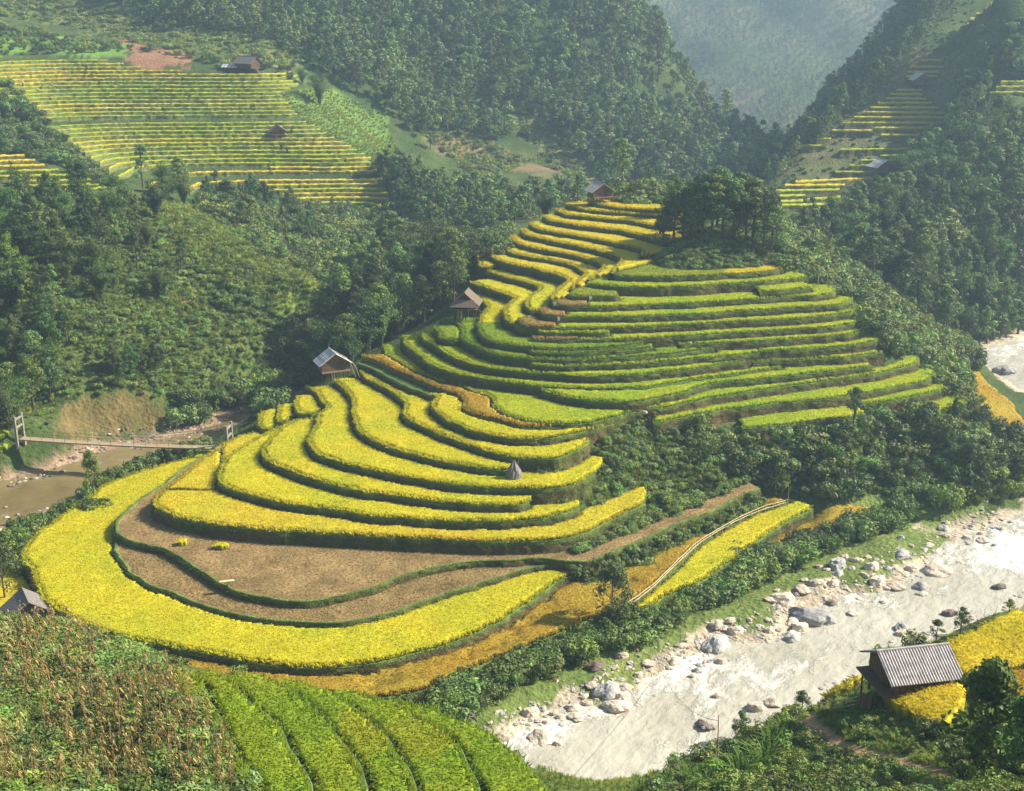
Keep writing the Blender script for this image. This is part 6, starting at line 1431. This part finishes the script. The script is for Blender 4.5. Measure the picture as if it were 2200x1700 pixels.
BIGR = [(1742,1330,98,'rock_grey',1,'largest dark grey boulder, long and flat, at the water edge mid-river'),(1537,1392,68,'rock_grey',0,'large smooth grey boulder where the green grass bank meets the rapids'),(1800,1217,50,'rock_grey',2,'tall blocky boulder with dark cleft high on the gravel bank'),
        (1933,1194,42,'rock_grey',0,'rounded grey boulder beside the small grassy islet'),(1304,1490,66,'rock_grey',0,'big grey boulder behind the flat white slab, a bush on its left'),(1278,1436,42,'rock_dark',0,'dark brown boulder on the gravel at the foot of the bank bushes'),
        (1330,1520,66,'rock_pale',1,'flat whitish slab lying in the shallows at the lower bend'),(1140,1534,40,'rock_pale',2,'tall pale boulder at the lower left gravel tip'),(1232,1524,36,'rock_pale',0,'layered round boulder left of the flat white slab'),
        (1165,1588,58,'rock_pale',3,'broad white boulder alone in the lower left shallows'),(1160,1576,34,'rock_pale',0,'white hump stacked behind the lone broad boulder in the shallows'),(1787,1297,26,'rock_dark',0,'small dark boulder between the gravel bar and the water'),
        (1622,1524,40,'rock_pale',2,'tall brownish boulder near the near-bank shrubs'),(1518,1562,46,'rock_dark',1,'flat dark boulder beside the bamboo pole'),(1936,1352,38,'rock_grey',0,'lone grey boulder out in the rapids above the corrugated hut'),(2042,1318,38,'rock_dark',1,'flat dark boulder in the water behind the sparse saplings'),
        (2148,1262,34,'rock_dark',1,'dark boulder by itself near the right border rapids'),(1660,1512,36,'rock_pale',3,'flat pale stone right of the tall brownish boulder'),(2160,800,60,'rock_grey',1,'large grey slab in the far river at the right')]
for x, y, w, mk, k, lab in BIGR: rock(x, y, w, None if y > 900 else WATER_Z, mk, k, lab)
Q4 = [(1390,765,50),(1475,705,56),(1535,735,70),(1660,685,40),(1420,690,40),(1630,735,50),(1705,745,60),(1815,750,120),(1600,740,40),(1300,800,78),(1370,805,56),(1240,830,66),(1310,735,40),(1345,745,40),(1560,800,86),(1640,820,80),(1740,820,78),(1600,825,50),(1150,880,110),(1190,915,66),
      (1300,970,40),(1195,970,86),(1230,995,76),(1200,1020,58),(1195,1040,70),(1090,960,50),(1095,1005,50),(1100,875,50),(870,980,60),(930,960,56),(950,1010,74),(905,995,46),(840,1085,66),(720,1070,56),(470,1115,56),(580,1145,60),(690,1140,72),(675,1165,44),(540,1195,46),(530,1220,34),(790,1175,46),(770,1195,46),(895,1135,46),
      (340,1240,56),(480,1250,66),(310,1285,46),(470,1290,76),(265,1370,56),(130,1340,40),(180,1355,46),(205,1372,38),(280,1385,34),(150,1395,34),(325,1315,46),(195,1490,46),(75,1425,30),(830,1415,70),(880,1280,56),(1660,1020,60),(1455,930,48),(1585,885,38),(1750,850,56),(1940,610,40),(2010,620,56),(1840,570,56),(1850,600,46),(2000,590,30),(1780,640,38),(1850,545,34),(1700,640,30),(2060,640,30),(1910,715,30),(1660,610,38),(1480,870,30),(1130,835,30),(1520,690,30),(1450,740,34),(1680,770,40),(1500,770,44),(1420,820,36),(1130,905,40),(1060,985,34),(1010,960,30),(980,1000,34),(2090,570,34),(2130,540,30),(1960,560,26),(1250,790,40),(1210,850,34)]
for i, (x, y, w) in enumerate(Q4):
    fx, fy = 1100 + .5037 * x, 850 + .5037 * y
    left = fx < 1420
    rock(fx, fy, w * .5037, None, 'rock_pale' if i % 8 else 'rock_grey', i, 'pale boulder among the stones along the lower gravel bank' if left else 'pale boulder among the stones along the upper gravel bank', 'boulders along the lower gravel bank' if left else 'boulders along the upper gravel bank')
for x, y, w in ((15,1112,10),(38,1106,9),(60,1112,10),(30,1130,14),(52,1128,9),(85,1098,8),(12,1090,8),(100,1093,9),(70,1030,12),(95,1018,9),(120,1008,10),(40,1040,9),(132,990,10),(150,985,8)):
    rock(x, y, w, None, 'rock_dark' if y < 1050 else 'rock_pale', x, 'small stone along the edge of the brown stream', 'stones along the brown stream')
PROTO['stone'] = (None, ROCKS['rock_pale', 1], 1.0); PROTO['stone1'] = (None, ROCKS['rock_grey', 3], 1.0); PROTO['stone2'] = (None, ROCKS['rock_dark', 0], 1.0)
def shore(y0, y1, x0, x1, n, smin_, smax_, rk):
    Y = RNG.uniform(y0, y1, n * 60); X = RNG.uniform(x0, x1, n * 60); s = lerp_grid(SD, GA, GW, X, Y); k = (s > -2.2) & (s < 3.5) & (np.abs(X / Y) < .5) & (fbm(X / 3, Y / 3, 88, 3) > .5)
    X, Y = X[k][:n], Y[k][:n]; return np.c_[X, Y, np.maximum(ground(X, Y), WATER_Z - .05)]
scatter_stuff('gravel', 'stones and cobbles strewn along the river banks', np.vstack([shore(85, 150, -5, 62, 1500, 0, 0, 0)]), ['stone', 'stone', 'stone1'], .07, .30)
scatter_stuff('gravel', 'brown cobbles along the stream on the left', shore(130, 180, -70, -25, 700, 0, 0, 1), ['stone2', 'stone', 'stone2'], .08, .32)
# straw heap with its pole
p = Vector(un_z(1104, 1012, 9.0)); sh = thing('straw_heap', 'grey conical straw heap with a leaning pole at the end of a yellow field', 'straw heap', p - Vector((0, 0, .6)))
b = MB(); nn_ = 22; P = []
for j, (z, r) in enumerate(((-.4, 1.0), (.5, .85), (1.2, .5), (1.75, .22), (2.0, .05))):
    for k in range(nn_): P.append(((r * (1 + .14 * random.uniform(-1, 1))) * math.cos(k * 6.283 / nn_), (r * (1 + .14 * random.uniform(-1, 1))) * math.sin(k * 6.283 / nn_), z + random.uniform(-.08, .08)))
b.add(P, [(j * nn_ + k, j * nn_ + (k + 1) % nn_, (j + 1) * nn_ + (k + 1) % nn_, (j + 1) * nn_ + k) for j in range(4) for k in range(nn_)]); b.build('straw', M['oldroof'], sh)
MB().tube([(.3, 0, .5), (.75, .1, 3.0)], .035, 5).build('pole', M['pole'], sh)
M['white'] = mat_plain('white_cloth', (0.75, 0.75, 0.74), (0.82, 0.82, 0.8), 3)
for px, py, z, lab in ((1266, 655, 20.0, 'highest white cloth marker on a stick, by a browned patch'), (1189, 668, 19.0, 'small white marker left of and below the highest one'), (1198, 700, 18.0, 'lowest white marker on a dark stick above the green plots')):
    p = un_z(px, py, z); t = thing('cloth_marker', lab, 'marker', p); MB().tube([(0, 0, -.4), (.02, 0, 1.15)], .03, 5).build('stick', M['pole'], t)
    m = MB(); m.slab((-.02, -.03, 1.25), (.34, -.05, 1.2), (.30, -.02, .72), (0, -.03, .78), .05); m.build('cloth', M['white'], t)
for px, py, z, lab in ((1384, 551, 23.4, 'dark stump left of a pair at the foot of the knoll'), (1393, 552, 23.4, 'dark stump right of a pair at the foot of the knoll'), (1755, 604, 20.9, 'dark stump at the upper right edge of the hump'), (1775, 601, 20.9, 'thin dark stump furthest right at the upper edge of the hump')):
    m = MB(); m.tube([(0, 0, -.4), (.03, 0, .5), (-.04, .02, 1.1 if px < 1388 or px == 1755 else .8)], [.24, .2, .1], 7); o = m.build('tree_stump', M['bark']); o.location = un_z(px, py, z); tag(o, lab, 'stump')
def branch(px, py, label, seed, s=1.0, az=.2):
    rng = random.Random(seed); p = Vector(place(px, py, 55, 140)); m = MB()
    def grow(a, d, L, r, k):
        pts = [a]
        for i in range(4): d = (d + Vector((rng.uniform(-.25, .25), rng.uniform(-.25, .25), rng.uniform(-.15, .2)))).normalized(); pts.append(pts[-1] + d * L / 4)
        m.tube(pts, [r * (1 - .2 * i) for i in range(5)], 5)
        if k: 
            for q in pts[2:]: grow(q, (d + Vector((rng.uniform(-.8, .8), rng.uniform(-.8, .8), rng.uniform(0, .8)))).normalized(), L * .55, r * .5, k - 1)
    grow(Vector((0, 0, .1)), Vector((math.cos(az), math.sin(az), .35)), 2.6 * s, .09 * s, 2); grow(Vector((0, 0, .1)), Vector((-.5, .2, .8)), 1.5 * s, .07 * s, 1)
    o = m.build('dead_branch', M['pole']); o.location = p; tag(o, label, 'dead branch')
branch(1125, 1448, 'bleached forked dead branch among the bank bushes', 3, 1.15)
branch(2112, 1352, 'bare dark twisted snag on the crest at the right', 8, .55, .9)

# ---------------------------------------------------------------- people and the buffalo
def skin_body(name, pts, edges, mat, parent=None, sub=2):
    me = bpy.data.meshes.new(name); me.from_pydata([p[:3] for p in pts], edges, []); me.materials.append(mat)
    o = link(name, me, parent)
    m = o.modifiers.new('skin', 'SKIN'); m.use_smooth_shade = True
    for v, p in zip(me.skin_vertices[0].data, pts): v.radius = (p[3], p[4] if len(p) > 4 else p[3])
    me.skin_vertices[0].data[0].use_root = True
    s = o.modifiers.new('sub', 'SUBSURF'); s.levels = s.render_levels = sub
    return o
M['hide'] = mat_plain('buffalo_hide', (0.05, 0.045, 0.042), (0.10, 0.09, 0.085), 6, rough=.7, bump=.3)
M['horn'] = mat_plain('horn', (0.12, 0.11, 0.10), (0.2, 0.19, 0.17), 5)
p = place(986, 1548, 85, 130); bf = thing('water_buffalo', 'dark grey water buffalo grazing on the grassy bank below the foreground rice', 'buffalo', p, R_(-20))
bp = [(0, 0, .98, .34, .40), (.45, 0, 1.0, .36, .42), (.85, 0, 1.02, .30, .36), (-.45, 0, 1.0, .36, .40), (-.78, 0, 1.02, .24, .30), (1.15, 0, .92, .18, .22), (1.42, 0, .66, .15, .17), (1.62, 0, .40, .13, .12), (1.78, 0, .20, .09, .08),
      (.72, .2, .72, .13), (.74, .22, .40, .075), (.74, .22, .08, .07), (.72, -.2, .72, .13), (.66, -.22, .40, .075), (.62, -.22, .08, .07),
      (-.72, .2, .78, .17), (-.62, .22, .55, .10), (-.78, .22, .36, .07), (-.76, .22, .06, .065), (-.72, -.2, .78, .17), (-.72, -.22, .55, .10), (-.90, -.22, .36, .07), (-.90, -.22, .06, .065), (-1.0, 0, .98, .05), (-1.06, 0, .6, .03), (-1.05, 0, .35, .035)]
be = [(0, 1), (1, 2), (0, 3), (3, 4), (2, 5), (5, 6), (6, 7), (7, 8), (2, 9), (9, 10), (10, 11), (2, 12), (12, 13), (13, 14), (4, 15), (15, 16), (16, 17), (17, 18), (4, 19), (19, 20), (20, 21), (21, 22), (4, 23), (23, 24), (24, 25)]
skin_body('body', bp, be, M['hide'], bf)
for s in (-1, 1):
    MB().tube([(1.42, .1 * s, .78), (1.30, .34 * s, .88), (1.08, .5 * s, .92), (.88, .46 * s, .98)], [.05, .045, .03, .01], 6).build('horn', M['horn'], bf)
    MB().slab((1.36, .12 * s, .70), (1.30, .34 * s, .66), (1.24, .36 * s, .58), (1.32, .14 * s, .60), .03).build('ear', M['hide'], bf)
M['skin'] = mat_plain('skin', (0.32, 0.19, 0.12), (0.36, 0.22, 0.14), 4)
M['dark_cloth'] = mat_plain('dark_cloth', (0.03, 0.03, 0.045), (0.05, 0.05, 0.07), 4)
M['red_cloth'] = mat_plain('red_cloth', (0.30, 0.05, 0.04), (0.36, 0.08, 0.06), 4)
M['hair'] = mat_plain('black_hair', (0.012, 0.010, 0.009), (0.02, 0.018, 0.016), 8)
M['hat'] = mat_plain('pale_hat', (0.6, 0.56, 0.45), (0.7, 0.66, 0.56), 4)
def person(loc, rz, label, cloth, bend=0.0, hat=False, sink=0.0):
    t = thing('person', label, 'person', (loc[0], loc[1], loc[2] - sink), rz)
    cb_, sb_ = math.cos(bend), math.sin(bend)
    def up(x, y, z): # bend the upper body forward about the hips (towards -y)
        dz = z - .92; return (x, y - sb_ * dz, .92 + cb_ * dz)
    P = [(*up(0, 0, .92), .15, .12), (*up(0, 0, 1.15), .145, .11), (*up(0, 0, 1.38), .16, .11), (*up(0, 0, 1.48), .06, .06), (*up(0, -.02, 1.60), .095, .105), (*up(0, -.02, 1.70), .08, .09),
         (*up(.19, 0, 1.40), .06), (*up(.25, -.08, 1.12), .042), (*up(.20, -.26, .95), .032), (*up(.19, -.32, .90), .03), (*up(-.19, 0, 1.40), .06), (*up(-.25, -.08, 1.12), .042), (*up(-.20, -.26, .95), .032), (*up(-.19, -.32, .90), .03),
         (.10, 0, .84, .095), (.11, -.02, .48, .06), (.11, .02, .08, .042), (.12, -.12, .04, .04), (-.10, 0, .84, .095), (-.11, -.02, .48, .06), (-.11, .02, .08, .042), (-.12, -.12, .04, .04)]
    E = [(0, 1), (1, 2), (2, 3), (3, 4), (4, 5), (2, 6), (6, 7), (7, 8), (8, 9), (2, 10), (10, 11), (11, 12), (12, 13), (0, 14), (14, 15), (15, 16), (16, 17), (0, 18), (18, 19), (19, 20), (20, 21)]
    skin_body('body', P, E, M['skin'], t)
    J = [(x, y, z, r * 1.14, (q[0] if q else r) * 1.16) for (x, y, z, r, *q) in P]
    skin_body('jacket', [J[0], J[1], J[2], J[6], J[7], J[10], J[11]], [(0, 1), (1, 2), (2, 3), (3, 4), (2, 5), (5, 6)], M[cloth], t)
    skin_body('trousers', [J[0], J[14], J[15], J[16], J[18], J[19], J[20]], [(0, 1), (1, 2), (2, 3), (0, 4), (4, 5), (5, 6)], M['dark_cloth'], t)
    h = Vector(up(0, 0.0, 1.70))
    me = lump('hair', 5, .105, .115, .09, .05, 2); me.materials.append(M['hair']); o = link('hair', me, t); o.location = h + Vector((0, .01, 0))
    if hat:
        m = MB(); n = 14; m.add([(h.x + .26 * math.cos(k * 6.283 / n), h.y + .26 * math.sin(k * 6.283 / n), h.z + .02) for k in range(n)] + [(h.x, h.y, h.z + .2)], [(k, (k + 1) % n, n) for k in range(n)]); m.build('hat', M['hat'], t)
    return t
q = un_z(267, 1006, WATER_Z); person(q, R_(20), 'person wading waist-deep in the brown stream below the bridge', 'red_cloth', sink=.75)
for px, py, lab, cl, hat, bd in ((50, 190, 'person in a pale hat at the upper left terraces, furthest left of three', 'dark_cloth', True, .5), (92, 192, 'person in dark clothes, middle of three at the upper left terraces', 'dark_cloth', False, .9), (111, 193, 'person in dark red, rightmost of three at the upper left terraces', 'red_cloth', True, .7)):
    person(place(px, py, 280, 380), R_(30), lab, cl, bd, hat)

# ---------------------------------------------------------------- the dry corn
M['corn'] = mat_attr('dry_corn', var=0.0, transl=.25, rough=.8, spec=.1, objvar=.5)
def corn_kind(seed):
    rng = np.random.default_rng(seed); H = rng.uniform(1.9, 2.5); sv = MB(); lx, ly = rng.normal(0, .12, 2)
    sp = [(0, 0, -.3), (lx * .3, ly * .3, H * .4), (lx, ly, H)]; sv.tube(sp, [.026, .022, .01], 5)
    sm_ = bpy.data.meshes.new('stalk'); sm_.from_pydata(sv.v, [], sv.f); sm_.materials.append(M['cornstalk']); sm_.update()
    V = []; C = []
    for k in range(15):
        z = H * rng.uniform(.25, .97); a = rng.random() * 6.283; L = rng.uniform(.22, .5); w = rng.uniform(.02, .042); f = z / H
        p = np.array((lx * f, ly * f, z)); d = np.array((math.cos(a), math.sin(a), 0)); sd_ = np.array((-math.sin(a), math.cos(a), 0))
        u = rng.uniform(.05, .3); q1 = p + d * L * .3 + (0, 0, u * .5); q2 = p + d * L * .62 + (0, 0, u * .2 - .1); q3 = p + d * L * .75 + (0, 0, -L * rng.uniform(.25, .8))
        c = np.array((0.50, 0.385, 0.15)) * rng.uniform(.55, 1.15) if rng.random() < .5 else np.array((0.21, 0.14, 0.05)) * rng.uniform(.7, 1.2)
        tw = sd_ * w; t2 = (sd_ * .5 + np.array((0, 0, .8))) * w
        V += [p - tw * .5, p + tw * .5, q1 + tw, q1 - tw, q1 - tw, q1 + tw, q2 + t2, q2 - t2, q2 - t2, q2 + t2, q3 + tw * .2, q3 - tw * .2]; C += [c] * 12
    lm = mesh_np('dry_leaves', np.array(V), np.arange(len(V)).reshape(-1, 4), np.array(C), mats=[M['corn']])
    return sm_, lm, H
M['cornstalk'] = mat_plain('dry_corn_stalk', (0.19, 0.125, 0.055), (0.34, 0.235, 0.11), 5)
for k in range(5):
    PROTO[f'corn{k}'] = corn_kind(400 + k)
CP_ = in_area([(-60,1305),(30,1330),(150,1365),(290,1425),(365,1455),(420,1530),(470,1610),(510,1700),(540,1800),(-60,1800)], 40, 90, 1400, .66)
dens_ = fbm(CP_[:, 0] / 4, CP_[:, 1] / 6, 300, 3); CP_ = CP_[dens_ > .45]
CP_ = CP_[np.argsort(np.hypot(np.hypot(CP_[:, 0], CP_[:, 1]), CP_[:, 2] - CAM_H))]
cpx, cpy = proj(CP_[:, 0], CP_[:, 1], CP_[:, 2]); vis = (cpx > -5) & (cpy < 1720)
CPv = CP_[vis]
for i, q in enumerate(CPv[:290]):
    k = f'corn{i % 5}'; plant_one(k, 'corn_plant', 'dry brown corn stalk in the weedy patch at the bottom left', 'corn', tuple(q), PROTO[k][2] * RNG.uniform(.8, 1.15), group='dry corn stalks at the bottom left', pn=('stalk', 'dry_leaves'))
scatter_stuff('corn', 'more dry corn stalks towards the crest of the corn patch', CPv[290:], [f'corn{k}' for k in range(5)], 1.6, 2.3, ref=2.2)
WD = in_area([(-60,1305),(150,1365),(365,1455),(540,1800),(-60,1800)], 40, 90, 1100, .5)
scatter_stuff('weeds', 'bright green leafy weeds under the corn', WD, ['low1', 'low_light', 'low0'], .22, .5, ref=.9)
SC = in_area([(530,460),(700,470),(760,560),(640,600),(560,540),(540,480)], 225, 300, 500, 1.0)
scatter_stuff('corn', 'dry corn standing on the brown slope behind the grove', SC, [f'corn{k}' for k in range(5)], 1.4, 2.0, ref=1.85)

# ---------------------------------------------------------------- the hazy air of the valley
hz = MB()
zlo = float(GZ.min()) - 1.5; zhi = max(float(GZ.max()), CAM_H) + 12
hz.box((0, 830, (zlo + zhi) / 2), (3200, 2000, zhi - zlo))
hm = bpy.data.materials.new('haze'); hm.use_nodes = True
N, L = nodes(hm); N.remove(N['Principled BSDF'])
pv = N.new('ShaderNodeVolumePrincipled'); pv.inputs['Color'].default_value = (0.48, 0.70, 0.92, 1); pv.inputs['Density'].default_value = 0.00045; pv.inputs['Anisotropy'].default_value = 0.25
L.new(pv.outputs[0], N['Material Output'].inputs['Volume'])
ho = hz.build('haze', hm); tag(ho, 'bluish haze filling the valley', kind='stuff')
